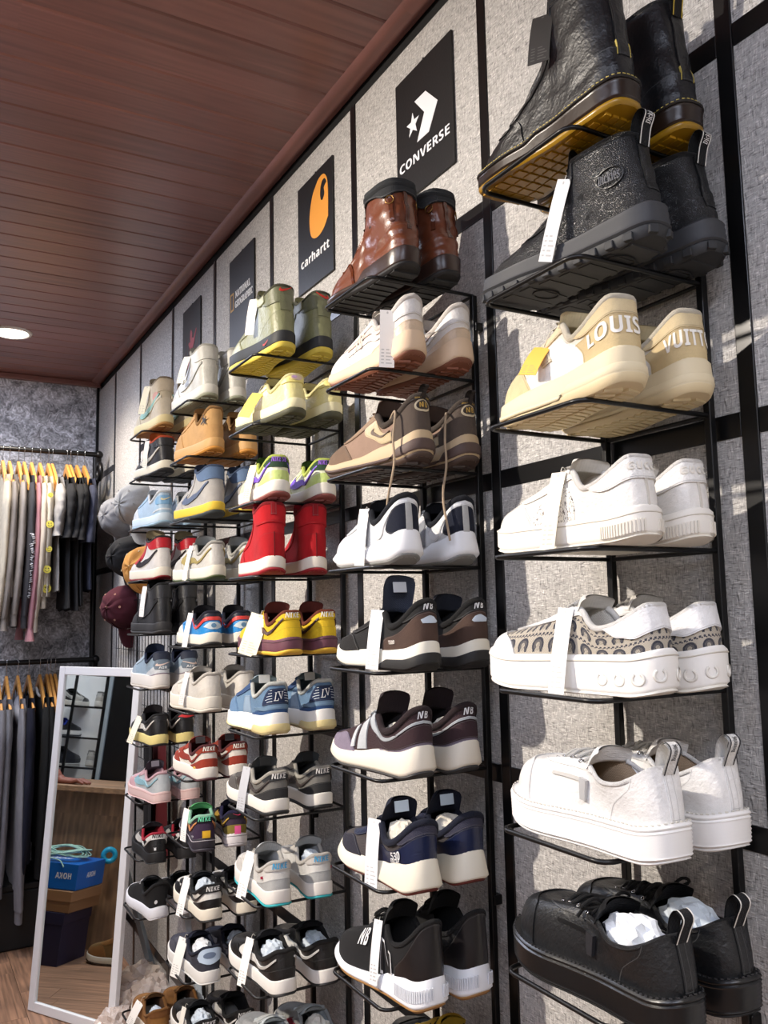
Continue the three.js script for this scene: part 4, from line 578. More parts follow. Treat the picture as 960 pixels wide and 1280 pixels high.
D.brownNB = runner({ base: '#1a1919', k: 'mesh', lining: '#191818', collar: '#151414', tongue: '#2a2f3e', laces: '#141414', tag: { c: '#f0eeec', w: .025, h: .1, a: .44, ab: .5 }, set: { fine: 1, tongue: ['#3a4152', 'cloth', .062, .033, .25] }, tlabel: '#c9cdd2',
  sole: [['outsole', 0, .006, 0, .001, '#1b1a1a'], ['midsole', .0055, [[0, .042], [.35, .036], [1, .028]], .003, .001, '#ebe6d6', 'rubber', { r: .004 }], ['heel_wedge', .004, [[0, .022], [.3, .020], [.42, .010], [.48, .006], [1, .006]], .0042, .0036, '#1d1c1c', 'rubber', { r: .002 }]],
  panels: [['heel_counter', [[0, -.02], [.38, -.02], ...curve([[.36, .25], [.3, .5], [.18, .62], [.1, .7], [0, .72]])], '#4d372c', 'nubuck', { sym: 1, off: .002 }], ['heel_tab', [[0, .72], ...curve([[.1, .7], [.16, .8], [.2, 1]]), [0, 1]], '#141313', 'nubuck', { sym: 1, off: .0024 }], ['reflector', [[-.05, .52], ...curve([[-.03, .6], [0, .62], [.05, .56]]), ...curve([[.04, .47], [0, .45], [-.04, .47]])], '#c6d2de', 'shiny', { side: 'raw', off: .004 }], ['mudguard', PANEL.mudguard, '#201e1d', 'suede'], ['eyestay', PANEL.eyestay, '#1d1b1a', 'suede', { off: .002 }]], texts: [...NBmark(0, .87, .022, .013, '#e9e9e9'), ['1500', .27, .3, .022, .006, '#e7e0d8', 'bold', .0036]] });
{ const b = D.brownNB; D.brownNB = foot => foot < 0 ? b : { ...b, tongue: ['#232733', 'cloth', .03, .032, .4], tongueLabel: null }; }
D.plumNB = runner({ base: '#3a2529', k: 'mesh', lining: '#1d1718', collar: '#2f1f22', tongue: '#3b2529', laces: '#cfd2d4', set: { fine: 1, tongue: ['#2a1d20', 'cloth', .04, .032, .4] },
  sole: [['outsole', 0, .006, 0, .001, '#3b3a3a'], ['midsole', .0055, [[0, .050], [.3, .045], [.6, .034], [1, .030]], .005, .001, '#e8e0cf', 'rubber', { r: .006 }]],
  panels: [['heel_counter', [[0, -.02], [.40, -.02], ...curve([[.34, .16], [.2, .2], [.1, .2], [0, .2]])], '#8a7f90', 'suede', { sym: 1 }], ['heel_wrap', [[0, .2], ...curve([[.2, .2], [.3, .26], [.38, .4], [.3, .52], [.14, .58], [0, .62]])], '#3b262b', 'suede', { sym: 1, off: .002 }], ['saddle', [[.16, .62], ...curve([[.3, .52], [.4, .46], [.47, .7], [.46, 1]]), [.42, 1], ...curve([[.40, .74], [.36, .64], [.2, .70]])], '#c3c8cc', 'leather', { off: .0028 }], ['rear_line', [[0, .63], [.17, .62], [.17, .68], [0, .69]], '#c3c8cc', 'leather', { sym: 1, off: .0028 }], ['side_stripe', [[.47, .08], [.55, .08], [.54, .6], [.49, .8]], '#c9cdd0', 'leather', { off: .0026 }], ['side_stripe', [[.58, .12], [.61, .12], [.6, .55], [.575, .6]], '#d9dbdd', 'leather', { off: .0026 }], ['mudguard', PANEL.mudguard, '#8d8193', 'suede', { off: .0022 }]], texts: NBmark(0, .84, .022, .013, '#e6e6e8') });
D.navy530 = runner({ base: '#4a4444', k: 'mesh', lining: '#10162c', collar: '#11182f', tongue: '#0f152a', laces: '#1a1f33', tx: .045, tag: { c: '#efedf0', w: .025, h: .11, a: .44, ab: .52 }, tlabel: '#c9d6df', set: { fine: 1, open: 1.12 },
  sole: [['outsole', 0, .005, .001, .001, '#6d2c22'], ['midsole', .0045, [[0, .052], [.16, .052], [.3, .042], [.5, .034], [1, .028]], .007, .0, '#e9e2cf', 'rubber', { r: .005 }]],
  panels: [['heel_counter', [[0, .0], [.42, -.02], ...curve([[.42, .2], [.36, .44], [.2, .64], [.1, .68], [0, .70]])], '#17203f', 'shiny', { sym: 1 }], ['mudguard', PANEL.mudguard, '#2b2a38', 'suede'], ['eyestay', PANEL.eyestay, '#1c2440', 'leather', { off: .002 }], ['heel_tab', [[0, .7], ...curve([[.08, .68], [.16, .74], [.2, 1]]), [0, 1]], '#3a3a4c', 'mesh', { sym: 1, off: .0022 }]], texts: [['530', .205, .46, .030, .013, '#f1f1f1', 'bold', .0034], ['ENCAP', .215, .29, .030, .007, '#e9e9e9', 'bold', .0034]] });
D.blackKnit = runner({ base: '#151415', k: 'knit', lining: '#0f0f0f', collar: '#171617', tongue: '#131313', laces: '#101010', tx: .034, tag: { c: '#e9e7e6', w: .016, h: .1, a: .46, ab: .5 }, set: { fine: 1, bow: 1, hs: 1.34, top: [[0, .044], [.2, .044], [.45, .03], [1, .02]], collar: ['#141314', 'knit', .004, .38] },
  sole: [['outsole', 0, .007, -.003, .001, '#a87c49'], ['midsole', .0065, [[0, .052], [.14, .054], [.3, .046], [.45, .032], [.6, .024], [1, .018]], .005, .0, '#eef0f4', 'rubber', { r: .006 }]],
  panels: [['heel_shell', [[0, .0], [.30, -.02], ...curve([[.28, .3], [.2, .62], [.1, .9], [0, .96]])], '#1c191a', 'shiny', { sym: 1 }], ], texts: [['N', .36, .34, .036, .044, '#f1f1f1', 'bold', .0028], ['N', .36, .34, .031, .037, '#151415', 'bold', .0034], ['NB', .58, .5, .03, .03, '#efefef', 'bold', .003]], extra: [ridgeBars('#dfe2e8', .03, .26, 22, .018, .036, .0048)] });
D.tealYellow = runner({ base: '#1b1d1f', k: 'mesh', lining: '#141414', collar: '#151616', tongue: '#d1a92c', laces: '#1a1a1a', tx: .02, set: { panels: null },
  sole: [['outsole', 0, .006, 0, .001, '#1b1a1a'], ['midsole', .0055, [[0, .044], [1, .028]], .003, .001, '#2a2a2a', 'rubber', { r: .004 }]],
  panels: [['mudguard', PANEL.mudguard, '#d8b02d', 'leather'], ['eyestay', PANEL.eyestay, '#16484a', 'leather', { off: .002 }], ['toe_cap', PANEL.toecap, '#222', 'leather', { off: .0025 }]] });
D.tealYellow.panels = [['eyestay', PANEL.eyestay, '#17494c', 'leather', { off: .002 }], ['saddle', PANEL.saddle, '#d8b02d', 'leather'], ['toe_cap', PANEL.toecap, '#222222', 'leather', { off: .0025 }]];
// ---- rack 3
D.oliveHigh = aone({ base: '#8d8f66', over: '#8a8c66', toe: '#a2a27c', counter: '#8b8d66', ankle: '#74775a', k: 'leather', mid: '#26282a', out: '#d9c24c', lining: '#4a4a3a', tongue: '#b9b684', laces: '#8a8a6a', oh: .013, tread: 1, tag: { c: '#f3f2ee', w: .026, h: .09, a: .45 }, set: { fine: 1, L: .31, w: 1.04, hs: 1.05, top: [[0, .036], [1, .03]] }, mt: .040, more: [['heel_strip', [[0, .5], [.045, .5], [.05, .8], [0, .8]], '#7d8061', 'leather', { sym: 1, off: .003 }], ['heel_emblem', swoosh(0, .92, .09, .16), '#d8352a', 'print', { side: 'out', off: .0042 }], ['ankle_strap', [...curve([[.2, .82], [.3, .78], [.4, .8]]), ...curve([[.42, .96], [.3, .95], [.2, .98]])], '#a9aa80', 'leather', { off: .0045 }]], extra: [({ g, out, foot, lift }) => { const q = out(.2), s = swoosh(0, 0, .022, .012).map(p => [-p[0] * foot * -1, p[1]]); const b = shapeGeo(s); b.rotateY(Math.atan2(q.nx * foot, -q.nz)); b.translate(foot * (q.x + q.nx * .0035), .024 + lift(q.z), -(q.z + q.nz * .0035)); part('sole_emblem', b, mat('#d8352a', 'print', { side: THREE.DoubleSide }), g); }] });
D.lemon = dunk({ base: '#efe49a', over: '#f0e6a2', k: 'leather', mid: '#f3ecc0', out: '#4b4a34', lining: '#7a4a2a', tongue: '#f0e49c', laces: '#efe6b0', tread: 1, oh: .012, collar: '#efe5a8', tag: { c: '#f2cf62', w: .036, h: .07, a: .58, ab: .72, out: .014 }, tab: '#f2e48a', more: [['heel_patch', oval(0, .86, .05, .1, 16), '#e0c8b4', 'print', { side: 'out', off: .004 }], ['heel_patch_detail', oval(.02, .88, .02, .05, 12), '#c9a2d0', 'print', { side: 'out', off: .0048 }]] });
D.lime = dunk({ base: '#eef0cf', over: '#e9f0b4', counter: '#d9ec8c', mid: '#eee9dc', out: '#8a4b44', lining: '#3f5f3a', tongue: '#4b6b2e', laces: '#e8df5a', tab: '#35503a', swoosh: '#7d4fd8', collar: '#cfe06a', tread: 1, tag: { c: '#f0dcb6', w: .026, h: .085, a: .5 }, text: 'NIKE SB', textC: '#a36be0', tw: .042, set: { panels: null } });
D.lime.panels = dunk({ base: '#eef0cf', over: '#e9f0b4', counter: '#d9ec8c', swoosh: '#7d4fd8' }).panels.concat([['heel_tab', [[0, .56], ...curve([[.06, .57], [.12, .68], [.15, .86], [.16, 1]]), [0, 1]], '#35503a', 'suede', { sym: 1, off: .0026 }]]);
D.redHigh = aone({ base: '#c0141f', over: '#b9121d', ankle: '#c4151f', counter: '#bb121d', k: 'suede', mid: '#efe6d8', out: '#9c1822', lining: '#8e0f18', tongue: '#b81520', laces: '#b01320', set: { fine: 1, hs: 1.12, w: 1.0 }, mt: .034, more: [['back_seam', [[0, 0], [.004, 0], [.004, .5], [0, .5]], '#7d0c14', 'suede', { sym: 1, off: .003 }], ['heel_pull', [[0, .78], [.022, .78], [.022, 1], [0, 1]], '#9a0f19', 'suede', { sym: 1, off: .004 }]] });
D.yellowDunk = dunk({ base: '#e9c21f', over: '#e8c01d', counter: '#eac520', k: 'nubuck', mid: '#6c3f4c', out: '#e9b93a', lining: '#6a2f1f', collar: '#7a3a22', tongue: '#6b2c22', laces: '#e6c23a', swoosh: '#4a2530', tab: '#ebc721', text: 'NIKE', textC: '#f3efdf', insole: '#a5462f', tx: .03, stitch: '#4c2833', tag: { c: '#efe7cc', w: .044, h: .095, a: .48, ab: .6, turn: .9, out: .012 }, set: { fine: 1 } });
D.denim = { ...dunk({ base: '#6f8fae', over: '#3f628c', counter: '#2f5a93', k: 'canvas', mid: '#efece4', out: '#e0cf9c', lining: '#c9cdc8', collar: '#cfd2cc', tongue: '#8fa3ad', laces: '#6d87a0', tlabel: '#d8dad6' }), fine: 1, hs: 1.14, w: 1.06, top: [[0, .042], [.4, .038], [1, .03]], sole: [['outsole', 0, .006, .001, .002, '#e3d39f'], ['midsole', .0055, [[0, .046], [.4, .042], [1, .033]], .004, .002, '#f1eee7', 'rubber', { r: .004 }], ['heel_plug', .004, [[0, .022], [.26, .022], [.32, .008], [.33, .0075], [1, .0075]], .0056, .005, '#e4d296', 'shiny', { r: .003 }]],
  panels: [['heel_counter', [[0, -.02], [.36, -.02], ...curve([[.34, .12], [.24, .26], [.12, .2], [0, .2]])], '#2c5488', 'canvas', { sym: 1, off: .0022 }], ['heel_wave', [[0, .2], ...curve([[.1, .2], [.2, .28], [.3, .4]]), ...curve([[.22, .42], [.1, .34], [0, .34]])], '#7d9cb8', 'canvas', { sym: 1, off: .003 }], ['heel_tab', [[0, .34], ...curve([[.06, .34], [.13, .38], [.11, .6], [.07, .78], [0, .82]])], '#1d2f52', 'canvas', { sym: 1, off: .0034 }], ['tab_stripe', [.42, .50, .58, .66, .74].flatMap((t, i) => [[-1, 1].map(s => [[s * .045, t], [s * (.095 - Math.abs(i - 1) * .012), t], [s * (.095 - Math.abs(i - 1) * .012), t + .016], [s * .045, t + .016]])]).flat(), '#dfe6ee', 'print', { side: 'raw', off: .0042 }], ['eyestay', PANEL.eyestay, '#2f4f7d', 'canvas', { off: .0022 }], ['mudguard', PANEL.mudguard, '#6d8fb4', 'canvas'], ['side_patch', [[.36, .1], [.5, .06], [.5, .42], [.4, .5]], '#9ab0c6', 'canvas', { off: .002 }]], texts: [['L', -.014, .56, .012, .018, '#f4f4f2', 'serif', .0046, .25], ['V', .016, .60, .016, .016, '#f4f4f2', 'serif', .0048]] };
D.shadowDunk = dunk({ base: '#77746e', over: '#4a4644', toe: '#5a5552', counter: '#2a2a2b', k: 'nubuck', mid: '#ece7dc', out: '#1b1b1c', lining: '#5b5c5c', collar: '#b3aea2', tongue: '#565a5c', laces: '#6a6866', swoosh: '#453c39', tab: '#26272a', text: 'NIKE', textC: '#e6e2dc', tx: .03, tag: { c: '#b4b6bb', w: .024, h: .1, a: .5 }, set: { fine: 1 }, tlabel: '#141414' });
D.greyBlue = dunk({ base: '#dcdad5', over: '#cfcac3', counter: '#b9bab8', k: 'nubuck', mid: '#e9e4dc', out: '#2aa7ad', lining: '#b7babb', collar: '#cbc6be', tongue: '#c6c9ca', laces: '#d8d5cf', tab: '#cdc8c1', text: 'NIKE', textC: '#3aa6d8', tx: .026, oh: .006, tag: { c: '#ece9e4', w: .03, h: .1, a: .52, out: .006 }, set: { fine: 1 }, more: [['side_flag', [[.165, .54], [.18, .54], [.18, .66], [.165, .66]], '#b5304a', 'print', { off: .004, side: 'out' }]] });
D.blackSwoosh = dunk({ base: '#1c1b1b', over: '#1a1919', counter: '#191818', mid: '#f0ece4', out: '#1d1c1c', lining: '#12131a', collar: '#1d1c1c', tongue: '#141418', laces: '#131313', swoosh: '#f0eee8', oh: .006, tag: { c: '#efece6', w: .022, h: .1, a: .52, out: .006 }, set: { fine: 1, open: 1.12 } });
D.greyMaroon = dunk({ base: '#8f8f8d', over: '#9b9b98', counter: '#7c7d7c', k: 'suede', mid: '#c9c7c0', out: '#8a8a88', lining: '#b7bdbd', collar: '#a3a5a4', tongue: '#c7cdcc', laces: '#d6d8d4', swoosh: '#7a1f2e', tx: .012, set: { open: 1.15 } });
// ---- rack 4
D.paleHigh = aone({ base: '#cfcdc3', over: '#c9c8bf', ankle: '#cccbc2', counter: '#c6c5bb', mid: '#d6d4ca', out: '#9a9c86', lining: '#b9b8ae', tongue: '#c6c5bb', laces: '#cfcec5', swoosh: '#b9b9b0', tread: 1, tag: { c: '#d9d8d0', w: .028, h: .085, a: .46, out: .01 }, set: { hs: 1.1 } });
D.wheatMid = dunk({ base: '#c79c64', over: '#c2965e', counter: '#c49860', k: 'nubuck', mid: '#c99d62', out: '#c98a38', lining: '#9a7446', tongue: '#b98c55', laces: '#c79c64', tread: 1, set: { hs: 1.55, tS: .12 }, extra: [blob('emblem', .13, .72, .005, () => { const s = new THREE.Shape(); const p = [[0, .012], [.002, .008], [.001, .004], [.006, .002], [.012, .006], [.0125, .005], [.006, -.001], [.004, -.004], [.010, -.010], [.008, -.011], [.001, -.005], [-.006, -.009], [-.010, -.008], [-.004, -.003], [-.002, .001], [-.006, .005], [-.005, .006], [-.001, .004], [-.001, .009]]; s.setFromPoints(p.map(q => new THREE.Vector2(q[0] * 1.35, q[1] * 1.35))); return new THREE.ShapeGeometry(s); }, mat('#1a1712', 'print', { side: THREE.DoubleSide }))] });
D.blueGold = { ...aone({ base: '#b4b2ae', over: '#b0aeab', ankle: '#5f7799', counter: '#b7b4af', mid: '#e0bf3a', out: '#2c3436', lining: '#37445c', tongue: '#3d4a63', laces: '#9aa0a6', collar: '#3c4d69', swoosh: '#5d6b86', tx: .018, k: 'nubuck', set: { hs: .96, w: 1.04 }, oh: .010 }) };
D.greyGold = dunk({ base: '#cfcdc6', over: '#c6c4bd', counter: '#d1cfc8', mid: '#e2ddcc', out: '#4d5a34', lining: '#a7aaa8', collar: '#bcbbb4', tongue: '#a9afb0', laces: '#c9c8c2', swoosh: '#a9985c', tx: .03, oh: .006, tag: { c: '#e6e4df', w: .014, h: .1, a: .52 }, set: { hs: 1.15 } });
D.blueWings = dunk({ base: '#2a8fd6', over: '#2788cf', counter: '#2a93dc', toe: '#e9e6df', mid: '#e6e0d0', out: '#181818', lining: '#16182a', collar: '#15172a', tongue: '#12131c', laces: '#e8e8e8', tx: .026, tag: { c: '#f0eeec', w: .02, h: .1, a: .5, ab: .56 }, set: { open: 1.05 }, more: [['heel_tab', [[0, .76], ...curve([[.06, .75], [.14, .7], [.24, .74], [.34, 1]]), [0, 1]], '#17192b', 'leather', { sym: 1, off: .0024 }], ['red_band', [[0, .62], ...curve([[.08, .6], [.18, .52], [.3, .5], [.4, .6]]), ...curve([[.4, .74], [.3, .64], [.18, .66], [.08, .76], [0, .77]])], '#e0453f', 'leather', { sym: 1, off: .003 }], ['wings_emblem', [[-.09, .38], [-.03, .54], [.03, .54], [.09, .38], [.03, .24], [-.03, .24]], '#c9d6dc', 'print', { side: 'raw', off: .0036 }], ['wings_ball', oval(0, .39, .022, .09, 14), '#5f86a6', 'print', { side: 'raw', off: .0044 }]] });
D.offWhite = dunk({ base: '#dfdad0', over: '#dcd6cb', mid: '#e0dacd', out: '#d3ccbe', lining: '#8d8880', collar: '#d6d0c5', tongue: '#d8d2c8', laces: '#dcd7cd', tag: { c: '#d8d2d0', w: .018, h: .09, a: .5 }, set: { hs: 1.1, w: 1.05, top: [[0, .036], [1, .032]] }, mt: .039 });
D.rustDunk = dunk({ base: '#e8e1d6', over: '#9c3a28', toe: '#9c3a28', counter: '#a33d2a', k: 'suede', mid: '#e9e3d8', out: '#4a2228', lining: '#4a1a20', collar: '#5a2428', tongue: '#8d3024', laces: '#e6dfd2', swoosh: '#9a3626', tab: '#9a3a28', text: 'NIKE', textC: '#efe8dc', oh: .006, tlabel: '#3a3436', more: [['flower_patch', oval(.2, .15, .03, .07, 14), '#e0bb52', 'print', { side: 'out', off: .003 }]] });
D.mismatchA = dunk({ base: '#3d2a45', over: '#e08a52', toe: '#2b2030', counter: '#3a2642', k: 'suede', mid: '#2a2530', out: '#3a3640', lining: '#1b1d1c', collar: '#9fd6b8', tongue: '#5fbf74', laces: '#1d1b20', tab: '#14161a', swoosh: '#e39a62', tag: { c: '#e9e6e0', w: .026, h: .085, a: .44 }, stitch: '#c9c2c8', set: {}, text: 'NIKE', textC: '#6fe0b0', more: [['yellow_label', [[-.045, .12], [.02, .12], [.02, .38], [-.045, .38]], '#e9b524', 'print', { side: 'raw', off: .0034 }]], texts: [['Style', .14, .22, .022, .007, '#efeaf0', 'serif', .003]] });
D.mismatchB = dunk({ base: '#3a2c40', over: '#1f1d24', counter: '#8a7a34', k: 'suede', mid: '#e6e1e2', out: '#b9b4b6', lining: '#1c1a2c', collar: '#26234a', tongue: '#20203c', laces: '#222', tab: '#17151a', swoosh: '#c7a24a', stitch: '#8a8688', more: [['pink_strip', [[-.02, .08], [.03, .08], [.03, .40], [-.02, .40]], '#ef5f9e', 'print', { side: 'raw', off: .0034 }], ['heel_emblem', swoosh(0, .86, .06, .12), '#c0355a', 'print', { side: 'out', off: .0042 }]] });
D.panda = dunk({ base: '#f0ede6', over: '#161617', toe: '#161617', counter: '#171718', mid: '#ece4d2', out: '#191919', lining: '#15171e', collar: '#17181b', tongue: '#181a20', laces: '#151515', swoosh: '#151516', tab: '#17171a', text: 'NIKE', textC: '#e8e6e2', tx: .012, oh: .006, tag: { c: '#e9e7e4', w: .026, h: .1, a: .52, out: .006 }, set: { open: 1.1 } });
D.slateOval = dunk({ base: '#3d3e4c', over: '#4a4a54', counter: '#3c3d48', k: 'suede', mid: '#eceae4', out: '#d8d6d0', lining: '#15182a', collar: '#181c30', tongue: '#161b30', laces: '#1b1e30', tx: .014, oh: .005, tag: { c: '#e6e4de', w: .032, h: .1, a: .56, out: .006 }, set: { open: 1.12 }, more: [['heel_oval', [[-.13, .74], ...curve([[-.1, .88], [0, .96], [.09, .92], [.13, .7]]), ...curve([[.11, .5], [.02, .34], [-.09, .5]])], '#c3d6ea', 'shiny', { side: 'raw', off: .004 }], ['oval_mark', oval(.02, .68, .05, .12, 16), '#6a7a94', 'print', { side: 'raw', off: .0048 }]] });
D.blackBasic = dunk({ base: '#161617', over: '#141415', mid: '#e4e0d8', out: '#1a1a1a', lining: '#101012', collar: '#121213', tongue: '#17181c', laces: '#101010', swoosh: '#e9e6e0', tab: '#141415', text: 'NIKE', textC: '#d8d8d8', tag: { c: '#e2ded2', w: .016, h: .09, a: .5 }, set: { open: 1.1 } });
// ---- rack 5
D.pastelHigh = aone({ base: '#ded0b4', over: '#e0d3ba', ankle: '#dccdb2', counter: '#e2d6be', k: 'canvas', mid: '#e6d59e', out: '#b98a4e', lining: '#8d7f6a', tongue: '#dccdae', laces: '#e6dac4', swoosh: '#8fc2b0', tread: 1, tag: { c: '#e9dfbd', w: .03, h: .1, a: .46, out: .008 }, set: { hs: 1.2 }, more: [['pink_patch', oval(.16, .62, .06, .08, 14), '#e9b3a6', 'canvas', { off: .003 }], ['cream_stripe', [...curve([[.06, .5], [.2, .4], [.34, .24]]), ...curve([[.34, .28], [.2, .46], [.06, .56]])], '#f0e8d2', 'canvas', { off: .003 }]] });
D.blackOrange = aone({ base: '#2a2a2b', over: '#262627', ankle: '#2c2c2d', counter: '#272728', mid: '#e9e2cc', out: '#262627', lining: '#c8542a', collar: '#c94f28', tongue: '#d98a3a', laces: '#e8e2d2', swoosh: '#dcd6c6', tread: 1, tag: { c: '#efe9da', w: .02, h: .09, a: .42 }, set: { hs: .78, tongue: ['#cf6a2c', 'cloth', .03, .032, .4] } });
D.skyAir = dunk({ base: '#b9d2e6', over: '#a6c8e2', counter: '#b3d0e6', toe: '#e2e8ec', mid: '#cfe0ec', out: '#9ab8cc', lining: '#e0e6ea', collar: '#e6ebee', tongue: '#e2e8ec', laces: '#eef0f0', set: { hs: 1.3, tS: .1 }, more: [['heel_panel', [[0, .42], ...curve([[.06, .42], [.12, .5], [.12, .74], [0, .8]])], '#86b7de', 'leather', { sym: 1, off: .0026 }], ['heel_emblem', swoosh(0, .66, .1, .2), '#efe2b0', 'print', { side: 'out', off: .0042 }], ['heel_line', [[0, .2], [.2, .2], [.2, .26], [0, .26]], '#e8eef2', 'leather', { sym: 1, off: .0026 }]] });
D.chicago = aone({ base: '#ece8e2', over: '#c8202f', ankle: '#c9212f', counter: '#eae6e0', toe: '#eae6e0', mid: '#ece4d2', out: '#8a1f24', lining: '#2a2628', collar: '#2b2729', tongue: '#d8c8a4', laces: '#222', swoosh: '#2a2224', oh: .006, set: { hs: .96, tongue: ['#cbb98f', 'cloth', .03, .033, .4] } });
D.blackHigh = aone({ base: '#242426', over: '#222224', ankle: '#29292b', counter: '#232325', mid: '#2b2b2d', out: '#3a3a3b', lining: '#151516', tongue: '#1b1b1c', laces: '#1a1a1a', swoosh: '#1e1e20', tag: { c: '#eeeeec', w: .02, h: .1, a: .44 }, set: { hs: 1.15, w: 1.04 }, k: 'leather', more: [['back_seam', [[0, 0], [.004, 0], [.004, .5], [0, .5]], '#171718', 'leather', { sym: 1, off: .003 }]] });
D.steelFour = dunk({ base: '#9db4c6', over: '#b7c9d6', counter: '#dfe4e8', toe: '#a9bccb', mid: '#e6e2dc', out: '#d5cfc6', lining: '#1d2740', collar: '#1c2742', tongue: '#1f2a46', laces: '#c9d4dc', tx: .035, set: { hs: 1.2, tS: .1, top: [[0, .042], [1, .03]], open: 1.05 }, mt: .045, more: [['purple_line', [[0, .0], [.3, .0], [.26, .10], [0, .12]], '#7a6476', 'leather', { sym: 1, off: .003 }], ['heel_tab', [[0, .66], ...curve([[.06, .64], [.1, .72], [.1, 1]]), [0, 1]], '#232c40', 'rubber', { sym: 1, off: .0034 }], ['heel_badge', [[0, .26], [.08, .3], [.1, .5], [.06, .66], [0, .68]], '#6f7f8e', 'rubber', { sym: 1, off: .004 }], ['heel_emblem', swoosh(0, .5, .13, .22), '#f0d8cc', 'print', { side: 'out', off: .0052 }]], texts: [['AIR', 0, .34, .03, .008, '#eef0f2', 'bold', .0052]] });
D.blackLemon = dunk({ base: '#1d1d1f', over: '#1a1a1c', counter: '#1e1e20', mid: '#ead98e', out: '#1b1b1c', lining: '#17171a', collar: '#1c1c1e', tongue: '#2b2528', laces: '#151515', swoosh: '#eae6dc', oh: .005, tag: { c: '#e2dcc8', w: .028, h: .09, a: .6, ab: .74, out: .012 }, set: { hs: 1.1, open: 1.06, tongue: ['#2d282b', 'cloth', .03, .03, .5] }, more: [['heel_tab', [[0, .7], ...curve([[.06, .68], [.13, .74], [.16, 1]]), [0, 1]], '#202022', 'leather', { sym: 1, off: .0026 }]] });
D.blackLemonRed = { ...D.blackLemon, panels: D.blackLemon.panels.concat([['red_emblem', [[-.09, .86], [-.03, .94], [.03, .94], [.09, .86], [.03, .76], [-.03, .76]], '#e0353a', 'print', { side: 'raw', off: .004 }]]) };
D.pinkPastel = dunk({ base: '#c9d0d4', over: '#e0b6bc', toe: '#dfb3ba', counter: '#cfd5d8', mid: '#e6c8c4', out: '#dcb9b6', lining: '#e0b9c0', collar: '#e3b8c0', tongue: '#5c5560', laces: '#e9dcdc', swoosh: '#9cc9d6', oh: .004, stitch: '#d2a8a6', set: { hs: 1.05, tongue: ['#544e58', 'cloth', .036, .03, .5] }, tlabel: '#8d8792' });
D.blackRed = dunk({ base: '#1b1b1d', over: '#19191b', counter: '#1c1c1e', mid: '#1f1f21', out: '#161617', lining: '#b02336', collar: '#b3243a', tongue: '#25282e', laces: '#d8d8d8', swoosh: '#d9d7d2', oh: .004, text: 'NIKE', textC: '#16161a', set: { open: 1.08 }, more: [['heel_tab', [[0, .70], ...curve([[.06, .68], [.13, .74], [.16, 1]]), [0, 1]], '#eceae6', 'leather', { sym: 1, off: .0026 }], ['star_mark', [[.02, .2], [.04, .2], [.04, .34], [.03, .3], [.02, .34]], '#f0f0f0', 'print', { off: .003, side: 'raw' }]] });
D.blackKnitWhite = runner({ base: '#151517', k: 'knit', lining: '#101012', collar: '#151517', tongue: '#141416', laces: '#e6e6e6', insole: '#e0dac6', tx: .012, set: { open: 1.12 }, sole: [['outsole', 0, .004, 0, .001, '#d9d9dc'], ['midsole', .0035, [[0, .036], [1, .03]], .004, .002, '#e9e9ee', 'rubber', { r: .005 }]], panels: [['heel_mark', oval(.05, .22, .016, .08, 12), '#d8d8da', 'print', { side: 'raw', off: .002 }], ['eyestay_line', [[.36, .98], [.5, .7], [.52, .72], [.4, .99]], '#e9e9e9', 'leather', { off: .002 }]] });
D.tanLow = dunk({ base: '#9a6a34', over: '#8d5f2e', counter: '#a2713a', k: 'suede', mid: '#e0d8c8', out: '#3a2a1c', lining: '#5a3a20', collar: '#8a5c2c', tongue: '#7a5228', laces: '#7a5a36', tx: .016, tag: { c: '#e6e2da', w: .034, h: .07, a: .6, out: .014 }, set: { hs: 1.15, open: 1.1 }, tab: '#7d5026' });
// special materials
{
  const sp = dataTex(128, (u, v) => { const a = vn(u * 40, v * 40, 40), b = vn(u * 16 + 3, v * 16, 16); return a * .6 + b * .4 > .62 ? [.42, .39, .36] : [.93, .91, .87]; }, true); sp.repeat.set(24, 24);
  const spm = new THREE.MeshStandardMaterial({ map: sp, roughness: .5 });
  const cv = document.createElement('canvas'); cv.width = cv.height = 256; const x = cv.getContext('2d'); x.fillStyle = '#bdb3a2'; x.fillRect(0, 0, 256, 256); x.strokeStyle = '#8a8378'; x.lineWidth = 3; for (let k = -256; k < 256; k += 11) { x.beginPath(); x.moveTo(k, 256); x.lineTo(k + 256, 0); x.stroke(); }
  x.fillStyle = '#3a3a44'; for (let i = 0; i < 8; i++) for (let j = 0; j < 2; j++) { x.fillRect(i * 32, 100 + j * 128, 16, 16); x.fillRect(i * 32 + 16, 112 + j * 128, 10, 10); }
  for (let i = 0; i < 2; i++) for (let j = 0; j < 2; j++) { const cx = i * 128 + 64, cy = j * 128 + 46; x.strokeStyle = '#34353f'; x.lineWidth = 30; x.beginPath(); x.arc(cx, cy, 31, Math.PI * .72, Math.PI * 2.28); x.stroke(); x.lineWidth = 3; x.strokeStyle = '#7d776c'; for (let k = -4; k < 5; k++) { x.beginPath(); x.moveTo(cx + k * 8 - 12, cy + 30); x.lineTo(cx + k * 8 + 12, cy - 30); x.stroke(); } x.lineWidth = 9; x.strokeStyle = '#34353f'; x.beginPath(); x.arc(cx, cy, 36, Math.PI * .72, Math.PI * 2.28); x.stroke(); x.fillStyle = '#34353f'; x.fillRect(cx - 38, cy + 26, 18, 10); x.fillRect(cx + 20, cy + 26, 18, 10); }
  const t = new THREE.CanvasTexture(cv); t.wrapS = t.wrapT = THREE.RepeatWrapping; t.colorSpace = THREE.SRGBColorSpace; t.repeat.set(1 / .056, 1 / .056);
  const mono = new THREE.MeshStandardMaterial({ map: t, roughness: .85, bumpMap: trep('weave', 30), bumpScale: .0005 });
  D.monogram.base = mono; for (const p of D.whiteCourt.panels) if (p[2] === '@speckle') p[2] = spm;
}
